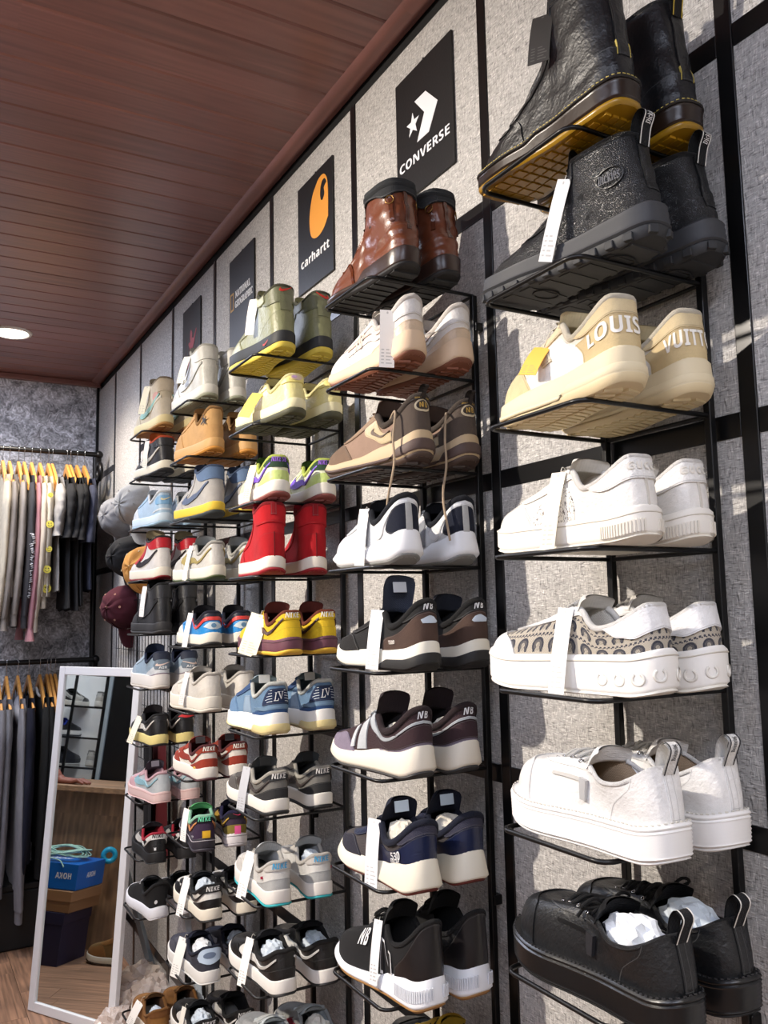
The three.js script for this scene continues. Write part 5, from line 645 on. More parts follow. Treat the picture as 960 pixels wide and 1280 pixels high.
// ------------------------------------------------------------------ shoes on the racks
const tissueMats = ['#e9ecef', '#d9d2c4', '#c9d3dc', '#efe9dc'].map(c => new THREE.MeshPhysicalMaterial({ color: c, roughness: .75, transmission: .12, side: THREE.DoubleSide }));
const FIT = { '1_1': [0.280, 0.050, -0.187, -0.077, -0.020], '1_2': [0.292, 0.065, -0.165, -0.065, 0.070], '1_3': [0.280, 0.055, -0.212, -0.100, -0.200], '1_4': [0.280, 0.055, -0.195, -0.109, -0.080], '1_5': [0.280, 0.050, -0.174, -0.090, 0.070], '1_6': [0.268, 0.065, -0.191, -0.095, -0.050], '1_7': [0.280, 0.070, -0.191, -0.101, -0.050], '2_1': [0.280, 0.050, -0.183, -0.099, 0.010], '2_2': [0.280, 0.060, -0.183, -0.085, 0.010], '2_3': [0.292, 0.050, -0.165, -0.069, 0.070], '2_4': [0.280, 0.050, -0.199, -0.085, -0.110], '2_5': [0.280, 0.080, -0.183, -0.083, 0.010], '2_6': [0.280, 0.055, -0.183, -0.093, 0.010], '2_7': [0.280, 0.070, -0.191, -0.101, -0.050], '2_8': [0.280, 0.065, -0.178, -0.092, 0.040], '3_1': [0.280, 0.050, -0.178, -0.082, 0.040], '3_2': [0.280, 0.100, -0.174, -0.082, 0.070], '3_3': [0.280, 0.065, -0.204, -0.090, -0.140], '3_4': [0.280, 0.050, -0.212, -0.110, -0.200], '3_5': [0.280, 0.095, -0.187, -0.103, -0.020], '3_6': [0.280, 0.020, -0.191, -0.077, -0.050], '3_7': [0.280, 0.015, -0.187, -0.081, -0.020], '3_8': [0.280, 0.045, -0.199, -0.101, -0.110], '3_9': [0.280, 0.040, -0.183, -0.083, 0.010], '4_1': [0.280, 0.040, -0.183, -0.099, 0.010], '4_2': [0.280, 0.080, -0.178, -0.080, 0.040], '4_3': [0.280, 0.085, -0.178, -0.082, 0.040], '4_4': [0.280, 0.085, -0.174, -0.078, 0.070], '4_5': [0.280, 0.095, -0.191, -0.107, -0.050], '4_6': [0.280, 0.060, -0.178, -0.082, 0.040], '4_7': [0.280, 0.065, -0.191, -0.107, -0.050], '4_8': [0.280, 0.090, -0.212, -0.124, -0.200], '4_9': [0.280, 0.090, -0.187, -0.091, -0.020], '4_10': [0.280, 0.055, -0.178, -0.082, 0.040], '5_1': [0.280, 0.085, -0.178, -0.082, 0.040], '5_2': [0.280, 0.095, -0.178, -0.082, 0.040], '5_3': [0.280, 0.080, -0.178, -0.082, 0.040], '5_4': [0.280, 0.060, -0.174, -0.078, 0.070], '5_5': [0.280, 0.085, -0.178, -0.094, 0.040], '5_6': [0.280, 0.080, -0.183, -0.093, 0.010], '5_7': [0.280, 0.070, -0.183, -0.099, 0.010], '5_8': [0.280, 0.065, -0.170, -0.076, 0.070], '5_9': [0.280, 0.090, -0.195, -0.099, -0.080], '5_10': [0.280, 0.065, -0.178, -0.082, 0.040] };   // length, heel overhang, heel x of each shoe and turn read for each pair
function pair(col, lev, d, name, desc, o = {}) {
  const y = shelfY(col, lev) + .0034 + (o.dy || 0);
  for (const foot of [-1, 1]) {
    const fit = FIT[col + '_' + lev] || [.278, .06, -.187, -.09, -.03], dd = o.other && foot > 0 ? o.other : d, sp0 = typeof dd === 'function' ? dd(foot) : dd, spec = { ...sp0, L: fit[0], w: Math.min(.955, (sp0.w || 1) * .93), open: (sp0.open || 1) * (lev >= 6 ? 1.13 : 1.03) }, hz = RZ[col - 1] + (lev > 11 ? o.dz : fit[1]) + (foot < 0 ? (o.dzl || 0) : (o.dzr || 0));
    const x = foot < 0 ? fit[2] : fit[3], yaw = fit[4] + (foot < 0 ? (o.yl ?? 0) : (o.yr ?? 0));
    const base = o.other && foot > 0 ? o.otherDesc : desc;
    const s = buildShoe(spec, foot, [x, y, hz], yaw, name, base + (foot < 0 ? ', left of the pair, room side' : ', right of the pair, wall side'), 'pair of ' + desc);
    if (o.paper) { const pc = o.paper[foot < 0 ? 0 : 1]; if (pc) { const L = spec.L || .295, top = interp(spec.top ?? .03, .2), m = solo('tissue_paper', crumple(o.pr || .031, 1, 4, .4, col * 3 + lev + foot), tissueMats[pc - 1], 'crumpled tissue paper inside the ' + desc + (foot < 0 ? ' on the room side' : ' by the wall'), 'tissue paper', 'tissue stuffed in ' + desc); const pz = o.pz ?? .078; m.position.set(x - Math.sin(yaw) * pz, y + top + (o.py ?? .034), hz - Math.cos(yaw) * pz); m.scale.set(.82, 1, 1.35); } }
  }
}
pair(1, 1, D.tallBoot, 'tall_boot', 'black leather boot, yellow welt, amber sole', { dz: .07 });
pair(1, 2, D.chunkBoot, 'chunky_boot', 'pebbled black ankle boot, grey lugged sole', { dz: .075 });
pair(1, 3, D.creamTrainer, 'trainer', 'cream and tan canvas trainer', { dz: .072 });
pair(1, 4, D.whiteCourt, 'court_sneaker', 'white court sneaker with speckled side panel', { dz: .074 });
pair(1, 5, D.monogram, 'platform_sneaker', 'monogram fabric sneaker with white heel', { dz: .08 });
pair(1, 6, D.whiteDerby, 'zip_shoe', 'white leather platform shoe with zip', { dz: .085 });
pair(1, 7, D.blackDerby, 'zip_shoe', 'black leather platform shoe with zip', { dz: .085, paper: [1, 3], pr: .034 });
pair(2, 1, D.brownBoot, 'ankle_boot', 'wrinkled brown leather boot', { dz: .07 });
pair(2, 2, D.roseRunner, 'running_shoe', 'white and rose beige running shoe', { dz: .07 });
pair(2, 3, D.hikeRunner, 'trail_shoe', 'brown suede trail shoe', { dz: .07 });
pair(2, 4, D.navyRunner, 'running_shoe', 'white running shoe with navy heel', { dz: .07 });
pair(2, 5, D.brownNB, 'running_shoe', 'black running shoe with brown heel', { dz: .07 });
pair(2, 6, D.plumNB, 'running_shoe', 'plum suede running shoe, cream sole', { dz: .07, paper: [2, 2], pr: .026, py: .022 });
pair(2, 7, D.navy530, 'running_shoe', 'navy running shoe with cream wedge sole', { dz: .07, paper: [2, 2], pr: .03 });
pair(2, 8, D.blackKnit, 'running_shoe', 'black knit running shoe, white midsole', { dz: .08 });
pair(2, 9, D.tealYellow, 'running_shoe', 'black running shoe with yellow panels', { dz: .05 });
pair(3, 1, D.oliveHigh, 'high_top', 'olive high top with red emblem', { dz: .07 });
pair(3, 2, D.lemon, 'sneaker', 'pale yellow sneaker', { dz: .07 });
pair(3, 3, D.lime, 'sneaker', 'lime sneaker with purple swoosh', { dz: .07 });
pair(3, 4, D.redHigh, 'high_top', 'bright red suede high top', { dz: .07 });
pair(3, 5, D.yellowDunk, 'sneaker', 'yellow sneaker with maroon midsole', { dz: .07 });
pair(3, 6, D.denim, 'trainer', 'blue denim trainer', { dz: .07, paper: [4, 0], pr: .022, py: .02 });
pair(3, 7, D.shadowDunk, 'sneaker', 'charcoal and grey sneaker', { dz: .07 });
pair(3, 8, D.greyBlue, 'sneaker', 'pale grey sneaker, blue heel lettering', { dz: .08, paper: [0, 3], pr: .026 });
pair(3, 9, D.blackSwoosh, 'sneaker', 'black sneaker with white swoosh', { dz: .08, paper: [3, 3] });
pair(3, 10, D.greyMaroon, 'sneaker', 'grey suede sneaker with maroon swoosh', { dz: .07, paper: [3, 4] });
pair(4, 1, D.paleHigh, 'high_top', 'pale grey high top', { dz: .07 });
pair(4, 2, D.wheatMid, 'sneaker', 'wheat nubuck sneaker, gum sole', { dz: .07 });
pair(4, 3, D.blueGold, 'high_top', 'grey sneaker with yellow midsole', { dz: .07 });
pair(4, 4, D.greyGold, 'sneaker', 'light grey sneaker with gold swoosh', { dz: .07 });
pair(4, 5, D.blueWings, 'sneaker', 'blue sneaker with red band', { dz: .07 });
pair(4, 6, D.offWhite, 'sneaker', 'plain off-white leather sneaker', { dz: .07 });
pair(4, 7, D.rustDunk, 'sneaker', 'rust suede and white sneaker', { dz: .07 });
pair(4, 8, D.mismatchA, 'sneaker', 'purple sneaker with yellow label', { dz: .07, other: D.mismatchB, otherDesc: 'olive heeled sneaker with pink strip' });
pair(4, 9, D.panda, 'sneaker', 'black and white sneaker', { dz: .08, paper: [3, 0] });
pair(4, 10, D.slateOval, 'sneaker', 'slate suede sneaker, pale blue heel', { dz: .08, paper: [1, 3] });
pair(4, 11, D.blackBasic, 'sneaker', 'black leather sneaker above the floor', { dz: .08, paper: [3, 0] });
pair(5, 1, D.pastelHigh, 'high_top', 'cream pastel canvas high top', { dz: .07 });
pair(5, 2, D.blackOrange, 'sneaker', 'black sneaker with orange lining', { dz: .07 });
pair(5, 3, D.skyAir, 'sneaker', 'sky blue leather sneaker', { dz: .07 });
pair(5, 4, D.chicago, 'high_top', 'red and white high top', { dz: .07 });
pair(5, 5, D.blackHigh, 'high_top', 'all black leather high top', { dz: .07 });
pair(5, 6, D.steelFour, 'sneaker', 'steel blue sneaker with air badge', { dz: .07 });
pair(5, 7, D.blackLemon, 'sneaker', 'black sneaker with pale yellow midsole', { dz: .07, other: D.blackLemonRed, otherDesc: 'black sneaker with red heel emblem' });
pair(5, 8, D.pinkPastel, 'sneaker', 'pink and grey sneaker', { dz: .07 });
pair(5, 9, D.blackRed, 'sneaker', 'black sneaker with red collar', { dz: .07 });
pair(5, 10, D.blackKnitWhite, 'sneaker', 'black knit sneaker, white sole', { dz: .08 });
pair(5, 12, D.tanLow, 'sneaker', 'tan suede sneaker', { dz: .12, paper: [3, 3], pr: .024 });
// ------------------------------------------------------------------ brand signs on the shoe wall
const shapeOf = (o, h = []) => { const s = new THREE.Shape(o.map(p => p.isVector2 ? p : new THREE.Vector2(...p))); s.holes = h.map(q => new THREE.Path(q.map(p => p.isVector2 ? p : new THREE.Vector2(...p)))); return s; };
function signBoard(zc, yc, w, h, label, marks) {
  const t = thing('brand_sign', label, 'sign', [-.009, yc, zc], 0, 'brand signs above the racks');
  t.quaternion.setFromRotationMatrix(new THREE.Matrix4().makeBasis(V(0, 0, 1), V(0, 1, 0), V(-1, 0, 0)));
  part('board', rbox(w, h, .005, .001), mat('#101012', 'shiny', { roughness: .45 }), t);
  for (const [nm, shapes, c] of marks) {
    const gs = shapes.map(s => { const g = new THREE.ExtrudeGeometry(shapeOf(s.o, s.h), { depth: .0006, bevelEnabled: false }); g.translate(0, 0, .0026); return g; });
    part(nm, gs, mat(c, 'print'), t);
  }
  part('hook', rod([0, h / 2 - .002, 0], [0, h / 2 + .006, -.002], .002), M.steel, t);
}
const uvS = (w, h, pts) => pts.map(p => [(p[0] - .5) * w, (p[1] - .5) * h]);
const txt = (s, cx, cy, tw, th, w, h, f = 'bold', sl = 0) => textShapes(s, tw * w, th * h, f, sl).map(q => { const m = p => new THREE.Vector2(p.x + (cx - .5) * w, p.y + (cy - .5) * h); return { o: q.o.map(m), h: q.h.map(a => a.map(m)) }; });
{
  let w = .22, h = .279; const star = []; for (let i = 0; i < 10; i++) { const r = i % 2 ? .011 : .027, a = Math.PI / 2 + i * Math.PI / 5; star.push([(.32 - .5) * w + r * Math.cos(a), (.555 - .5) * h + r * Math.sin(a)]); }
  signBoard(-1.42, EYE + 1.008, w, h, 'black sign with white star and chevron, lettered CONVERSE', [['chevron', [{ o: uvS(w, h, [[.36, .725], [.56, .725], [.76, .565], [.60, .385], [.39, .385], [.53, .57]]), h: [] }], '#eceef2'], ['star', [{ o: star, h: [] }], '#eceef2'], ['lettering', txt('CONVERSE', .5, .275, .88, .075, w, h), '#eceef2']]);
  w = .216; h = .303;
  const drop = curve([[.60, .90], [.44, .80], [.36, .62], [.40, .46], [.55, .40], [.74, .42], [.88, .50]], 5), side = [[.88, .50], ...curve([[.885, .62], [.885, .74], [.86, .84], [.78, .905], [.68, .915], [.60, .90]], 5).slice(0, -1)];
  const hole = curve([[.83, .80], [.76, .855], [.69, .83], [.66, .77], [.67, .71], [.73, .685], [.78, .72], [.885, .70]], 5);
  signBoard(-1.958, EYE + .998, w, h, 'black sign with orange letter C, lettered carhartt', [['emblem', [{ o: uvS(w, h, [...drop, ...side.slice(1)]), h: [uvS(w, h, curve([[.85, .815], [.80, .86], [.735, .86], [.685, .82], [.668, .76], [.69, .70], [.745, .69], [.79, .73], [.775, .78], [.80, .80]], 4))] }], '#e79a35'], ['lettering', txt('carhartt', .5, .265, .80, .085, w, h), '#f1f1f1']]);
  w = .226; h = .303;
  signBoard(-2.515, EYE + 1.0, w, h, 'black sign with yellow rectangle, lettered NATIONAL GEOGRAPHIC', [['emblem', [{ o: uvS(w, h, [[.05, .42], [.19, .42], [.19, .62], [.05, .62]]), h: [uvS(w, h, [[.075, .44], [.165, .44], [.165, .60], [.075, .60]])] }], '#b08a4a'], ['lettering', [...txt('NATIONAL', .56, .575, .60, .075, w, h, 'serifBold'), ...txt('GEOGRAPHIC', .6, .465, .70, .075, w, h, 'serifBold')], '#efefef']]);
  w = .22; h = .303; const jm = [[0, .085], [.014, .07], [.012, .05], [.03, .045], [.062, .075], [.068, .068], [.04, .03], [.022, .012], [.026, -.01], [.06, -.055], [.05, -.062], [.012, -.025], [-.03, -.07], [-.045, -.066], [-.02, -.015], [-.012, .012], [-.032, .035], [-.026, .042], [-.006, .035], [-.012, .06], [-.01, .08]].map(p => [p[0] + .0, p[1] - .03]);
  const streaks = Array.from({ length: 22 }, (_, i) => { const x = -.085 + (i * 37 % 22) / 22 * .17, y = -.1 + (i * 53 % 22) / 22 * .1, l = .02 + (i * 17 % 9) * .004; return { o: [[x, y], [x + .0016, y], [x + .0016, y + l], [x, y + l]], h: [] }; });
  signBoard(-3.055, EYE + .998, w, h, 'dark sign with small red leaping figure emblem', [['streaks', streaks, '#7a4a48'], ['emblem', [{ o: jm, h: [] }], '#a8424a']]);
}
// ------------------------------------------------------------------ wire grid and caps
{
  const t = thing('wire_grid_panel', 'black wire grid panel on the wall behind caps', 'wire grid', [0, 0, 0]);
  const z0 = -4.22, z1 = -3.17, y0 = .9, y1 = 1.56, gs = [];
  for (let z = z0; z <= z1 + .001; z += .05) part('wire', rod([-.016, y0, z], [-.016, y1, z], .0016, 5), M.steel, t);
  for (let y = y0; y <= y1 + .001; y += .11) part('wire', rod([-.0195, y, z0], [-.0195, y, z1], .0018, 5), M.steel, t);
}
function cap(x, y, z, c, label, o = {}) {
  const t = thing('baseball_cap', label, 'cap', [x, y, z], 0, 'caps hanging on the wire grid');
  const q = new THREE.Quaternion().setFromRotationMatrix(new THREE.Matrix4().makeBasis(V(0, 0, 1), V(-1, 0, 0), V(0, -1, 0)));
  t.quaternion.copy(new THREE.Quaternion().setFromEuler(new THREE.Euler(o.rx || 0, (o.ry ?? .55), o.rz || 0)).multiply(q));
  const R = o.r || .085, H = o.h || .105, m = mat(c, 'cloth', { side: THREE.DoubleSide });
  const dome = (a0, a1, off = 0) => grid(8, 12, (u, v) => { const a = lerp(a0, a1, u), e = v * Math.PI / 2, k = 1 + off, px = Math.cos(e) ** .8, seam = 1 - .025 * Math.pow(Math.abs(u * 2 - 1), 6); const r = R * px * k * seam, sag = 1 - .06 * N3(a * 2 + x * 9, v * 3, z * 5); return [r * Math.sin(a) * .92 * sag, H * Math.sin(e) ** .9 * k * sag, r * Math.cos(a) * sag, a * R, v * H]; });
  for (let i = 0; i < 6; i++) part('crown_panel', dome(i * Math.PI / 3, (i + 1) * Math.PI / 3), o.panelC && i % 2 ? mat(o.panelC, 'cloth', { side: THREE.DoubleSide }) : m, t);
  const bt = new THREE.SphereGeometry(.006, 10, 6); bt.scale(1, .6, 1); bt.translate(0, H * .985, 0); part('button', bt, mat(o.eye || c, 'cloth'), t);
  const eg = []; for (let i = 0; i < 6; i++) { const a = (i + .5) * Math.PI / 3, e = .95; const k = new THREE.TorusGeometry(.0035, .0013, 5, 10), n = V(Math.sin(a) * Math.cos(e) * .92, Math.sin(e), Math.cos(a) * Math.cos(e)).normalize(); k.applyQuaternion(new THREE.Quaternion().setFromUnitVectors(V(0, 0, 1), n)); const px = Math.cos(e) ** .8; k.translate(R * px * Math.sin(a) * .94, H * Math.sin(e) ** .9 * 1.01, R * px * Math.cos(a) * 1.02); part('eyelet', k, mat(o.eye || c, 'cloth'), t); }
  const bl = o.brim || .07; const brim = off => grid(16, 6, (u, v) => { const a = (u - .5) * 2.3, r0 = R * 1.0, zz = r0 * Math.cos(a) + v * bl * Math.cos(a * .62), xx = r0 * .92 * Math.sin(a) + v * bl * .15 * Math.sin(a); return [xx, off + .004 - .022 * Math.pow(xx / R, 2) * (.4 + v) - v * .012, zz, xx, zz]; }, off < 0);
  part('brim', [brim(.0015), brim(-.0015)], mat(o.brimC || c, 'cloth', { side: THREE.DoubleSide }), t);
  part('sweatband', grid(24, 2, (u, v) => { const a = u * Math.PI * 2; return [R * .97 * Math.sin(a) * .92, v * .022, R * .97 * Math.cos(a)]; }), mat(o.band || '#1a1a1a', 'cloth', { side: THREE.DoubleSide }), t);
  if (o.mark) { const g = o.mark(); const e = .5, a = o.ma ?? 0, px = Math.cos(e) ** .8, n = V(Math.sin(a) * Math.cos(e), Math.sin(e) * .8, Math.cos(a) * Math.cos(e)).normalize(), up = V(0, 1, 0).addScaledVector(n, -n.y).normalize(), rt = up.clone().cross(n); g.applyMatrix4(new THREE.Matrix4().makeBasis(rt, up, n)); g.translate(R * px * Math.sin(a) * .95, H * Math.sin(e) ** .9, R * px * Math.cos(a) * 1.0); g.translate(n.x * .004, n.y * .004, n.z * .004); part('emblem', g, mat(o.markC, 'print', { side: THREE.DoubleSide }), t); }
  if (o.tag) { const g = tagGeo(.05, .075); const p = part('price_tag', g, tagMat('#efe6c8'), t); p.rotation.set(-1.4, .3, 0); p.position.set(.02, .06, .05); p.userData.label = 'cream price tag'; }
  return t;
}
const disc = r => () => new THREE.CircleGeometry(r, 20);
cap(-.024, EYE + .47, -3.74, '#a9a8a4', 'light grey baseball cap with small round badge', { r: .098, h: .125, mark: disc(.009), markC: '#2c2c2e', ma: -.5, rx: .1, brim: .075 });
cap(-.024, EYE + .45, -4.08, '#8b8b8d', 'mid grey baseball cap hanging nearest the room corner', { r: .095, h: .12, brimC: '#949496' });
cap(-.024, EYE + .25, -3.88, '#151517', 'plain black baseball cap below the grey caps', { r: .092, h: .125 });
cap(-.024, EYE + .03, -3.95, '#4f1322', 'maroon baseball cap with orange eyelets and emblem', { r: .098, h: .13, eye: '#f0b89a', mark: () => shapeGeo([[-.024, -.016], [0, .02], [.006, .006], [.024, .012], [.012, -.004], [.02, -.02], [0, -.008]]), markC: '#e8843c', ma: -.35, brim: .085 });
cap(-.024, EYE + .17, -3.50, '#c98a3e', 'tan leather cap with cream tag and pale piping', { r: .105, h: .14, panelC: '#d6994a', eye: '#ead9b0', tag: 1, rx: -.2, band: '#8a5a28' });
{ // maroon hooded garment hanging low on the grid behind the mirror
  const t = thing('maroon_apron', 'dark maroon cloth hanging behind the white mirror frame', 'cloth', [-.05, .62, -3.28]);
  part('cloth', grid(18, 14, (u, v) => { const z = (u - .5) * .22; return [-.02 - .02 * Math.sin(u * 17) * (.4 + v * .6), .46 - v * .46 + .01 * Math.sin(u * 9), z, z, v * .5]; }), mat('#5d1019', 'cloth', { side: THREE.DoubleSide }), t);
  part('black_strap', grid(10, 8, (u, v) => { const z = (u - .5) * .1 + .03; return [-.05 - .012 * Math.sin(u * 9), .44 - v * .42, z, z, v]; }), mat('#121014', 'cloth', { side: THREE.DoubleSide }), t);
}
// ------------------------------------------------------------------ clothes rails against the back wall
const RAILZ = -4.48, RAILU = EYE + .812, RAILD = EYE - .222;
for (const [y, label] of [[RAILU, 'upper black pipe clothes rail carrying sweatshirts'], [RAILD, 'lower black pipe clothes rail behind the mirror']]) {
  const t = thing('clothes_rail', label, 'clothes rail', [0, 0, 0]);
  part('pipe', rod([-1.28, y, RAILZ], [-.06, y, RAILZ], .0125, 14), M.steel, t);
  part('elbow', new THREE.SphereGeometry(.02, 14, 10).translate(-.06, y, RAILZ), M.steel, t);
  part('stub_pipe', tube([V(-.06, y, RAILZ), V(-.06, y - .06, RAILZ - .02), V(-.06, y - .13, RAILZ - .05), V(-.06, y - .16, RAILZ - .13), V(-.06, y - .16, BACK + .02)], .0125, 20, 10), M.steel, t);
  const fl = new THREE.CylinderGeometry(.045, .045, .012, 24); fl.rotateX(Math.PI / 2); fl.translate(-.06, y - .16, BACK + .008); part('flange', fl, M.steel, t);
  const el = new THREE.TorusGeometry(.04, .012, 10, 24); el.rotateY(Math.PI / 2); el.translate(-.062, y - .09, RAILZ + .02); part('hose_loop', el, M.steel, t);
}
{ const t = thing('pipe_upright', 'black upright pipe in the room corner', 'pipe', [-.04, 0, BACK + .12]); part('pipe', rod([0, 0, 0], [0, RAILU + .03, 0], .014, 14), M.steel, t); part('foot_flange', new THREE.CylinderGeometry(.045, .045, .01, 20).translate(0, .005, 0), M.steel, t); }
function hanger(x, yr, label, twist = 0) {
  const t = thing('wooden_hanger', label, 'hanger', [x, yr, RAILZ], twist, 'wooden hangers on the clothes rails');
  const hp = []; for (let i = 0; i <= 10; i++) { const a = -.3 + i / 10 * (Math.PI + .6); hp.push(V(0, .002 + .0155 * Math.sin(a), -.0155 * Math.cos(a))); } hp.push(V(0, -.03, .006), V(0, -.075, 0));
  part('hook', tube(hp, .0018, 36, 6), M.chrome, t);
  for (const s of [1, -1]) { const a = new THREE.Shape(); a.moveTo(0, -.062); a.quadraticCurveTo(.1, -.115, .205, -.198); a.lineTo(.208, -.225); a.quadraticCurveTo(.1, -.16, 0, -.098); const g = new THREE.ExtrudeGeometry(a, { depth: .009, bevelEnabled: true, bevelSize: .002, bevelThickness: .002, bevelSegments: 1 }); g.translate(0, 0, -.0045); g.rotateY(-s * Math.PI / 2); part('wooden_arm', g, M.hangerWood, t); }
  return t;
}
// garment hanging with its shoulders across the rail
function garment(x, yr, name, label, cat, c, o = {}) {
  const tw = (o.twist || 0) + rnd(-.05, .04), t = thing(name, label, cat, [x, yr, RAILZ], tw); o = { swing: -.012 - rnd(.016), ...o };
  const W = o.W || .205, T = o.T || .015, hem = -(o.len || .68), sh = -.066, sdx = x * 13 + yr * 7, m = mat(c, o.kind || 'cloth', { side: THREE.DoubleSide });
  const top = z => { const q = Math.abs(z); return -.075 - .62 * q - .055 * sstep(.125, .05, q); };
  part('body', grid(44, 22, (u, v) => { const a = u * Math.PI * 2, cz = Math.cos(a), sx = Math.sin(a), z = W * (1 + .10 * v) * cz, fold = (N3(z * 14 + sdx, v * 1.2, sdx) * .6 + N3(z * 34 + sdx, v * 2, 3) * .4) * .013 * sstep(0, .5, v); const xx = T * (.55 + .65 * v) * sx + fold; return [xx, lerp(top(z) + .006, hem + .012 * N3(z * 9, 3, sdx), v), z, a * .1, v * .7]; }), m, t);
  if (o.rib !== null) part('hem_rib', grid(44, 3, (u, v) => { const a = u * Math.PI * 2, z = W * 1.09 * Math.cos(a), fold = (N3(z * 14 + sdx, 1.2, sdx) * .6 + N3(z * 34 + sdx, 2, 3) * .4) * .012; return [T * 1.1 * Math.sin(a) + fold + .0008 * (Math.round(u * 88) % 2), hem + .004 - v * .05, z * (1 - .03 * v), a * .1, v * .05]; }), mat(o.ribC || c, 'knit', { side: THREE.DoubleSide }), t);
  const SL = o.sleeve ?? .56;
  if (SL) for (const s of [1, -1]) {
    const r0 = o.r0 || .062, r1 = o.r1 || (SL < .3 ? .088 : .04), P = u => [(o.swing || 0) * u * u, top(.2) - .005 - SL * u, s * (W + .012 + .012 * Math.sin(u * 3) - .05 * u * (SL > .3 ? 1 : .2))];
    const sl = part('sleeve', grid(18, 20, (u, v) => { const a = u * Math.PI * 2, p = P(v), r = lerp(r0, r1, Math.pow(v, .8)) * (1 + .14 * Math.sin(v * 5 + sdx)), cap = v < .12 ? .55 + v / .12 * .45 : 1, w = 1 + .16 * N3(v * 8 + sdx, Math.cos(a) * 1.5, Math.sin(a) * 1.5 + s); return [p[0] + r * .35 * cap * Math.cos(a) * w, p[1] + (v < .12 ? .05 * (1 - v / .12) * (s * Math.sin(a) < 0 ? 1 : .2) : 0), p[2] + r * cap * Math.sin(a) * w, a * r, v * SL]; }), m, t);
    if (SL > .3 && o.cuff !== null) { const p = P(1); part('cuff', grid(18, 3, (u, v) => { const a = u * Math.PI * 2, r = r1 * (.92 - .06 * v + (o.flare || 0) * v); return [p[0] + r * .38 * Math.cos(a), p[1] + .004 - v * .06, p[2] + r * Math.sin(a), a * r, v * .06]; }), mat(o.cuffC || o.ribC || c, 'knit', { side: THREE.DoubleSide }), sl); }
    if (s > 0 && o.prints) o.prints(sl, P, r0, r1, SL, t);
  }
  if (o.hood) part('hood', grid(20, 12, (u, v) => { const a = u * Math.PI * 2, e = v * Math.PI, r = .05 * Math.sin(e); return [r * .62 * Math.cos(a), -.215 + .05 * Math.cos(e) - .03 * Math.sin(a), .12 + r * 1.4 * Math.sin(a), a * .05, v * .2]; }), m, t);
  if (o.collar) part('collar_band', tube(Array.from({ length: 12 }, (_, i) => { const a = i / 12 * Math.PI * 2; return V(.016 * Math.sin(a), top(.08 * Math.cos(a)) + .006, .08 * Math.cos(a)); }), .007, 36, 6, true), mat(o.collarC || c, 'knit'), t);
  return t;
}
const smile = (sl, P, r0, r1, SL) => { // printed smiling discs down the sleeve
  for (const [v, dx, rr] of [[.10, .0, .012], [.36, .003, .017], [.50, -.016, .010], [.58, .006, .014], [.66, -.014, .008], [.76, .004, .018], [.93, .01, .021]]) {
    const p = P(v), r = lerp(r0, r1, Math.pow(v, .8)), g = new THREE.CircleGeometry(rr, 24); g.rotateY(dx * 30); g.translate(p[0] + dx, p[1], p[2] + r * 1.10 * Math.sqrt(1 - Math.pow(clamp(dx / (r * .36), -.9, .9), 2)) + .004); const d = part('printed_disc', g, mat('#e9dc58', 'print', { side: THREE.DoubleSide }), sl);
    const e = []; for (const s of [-1, 1]) { const q = new THREE.CircleGeometry(rr * .13, 10); q.scale(1, 1.5, 1); q.translate(s * rr * .33, rr * .25, 0); e.push(q); } const mo = new THREE.RingGeometry(rr * .5, rr * .62, 18, 1, Math.PI * 1.1, Math.PI * .8); e.push(mo); const k = mergeGeometries(e); k.rotateY(dx * 30); k.translate(p[0] + dx, p[1], p[2] + r * 1.10 * Math.sqrt(1 - Math.pow(clamp(dx / (r * .36), -.9, .9), 2)) + .0055); sl.add(Object.assign(new THREE.Mesh(k, mat('#3a3a22', 'print', { side: THREE.DoubleSide })), { name: 'printed_face' }));
  }
};
const scribble = (sl, P, r0, r1) => { const gs = []; for (let i = 0; i < 9; i++) { const v0 = .38 + i * .055, pts = []; for (let k = 0; k < 7; k++) { const v = v0 + k * .007, p = P(v), r = lerp(r0, r1, Math.pow(v, .8)), dx = (((i * 7 + k * 5) % 9) / 9 - .45) * .03; pts.push(V(p[0] + dx + .006, p[1], p[2] + r * 1.12 * Math.sqrt(1 - Math.pow(clamp(dx / (r * .38), -.9, .9), 2)) + .003)); } gs.push(tube(pts, .0018, 18, 4)); } part('printed_script', gs, mat('#d9d9dc', 'print'), sl); };
const XU = px => -.5179 + px * .00372;
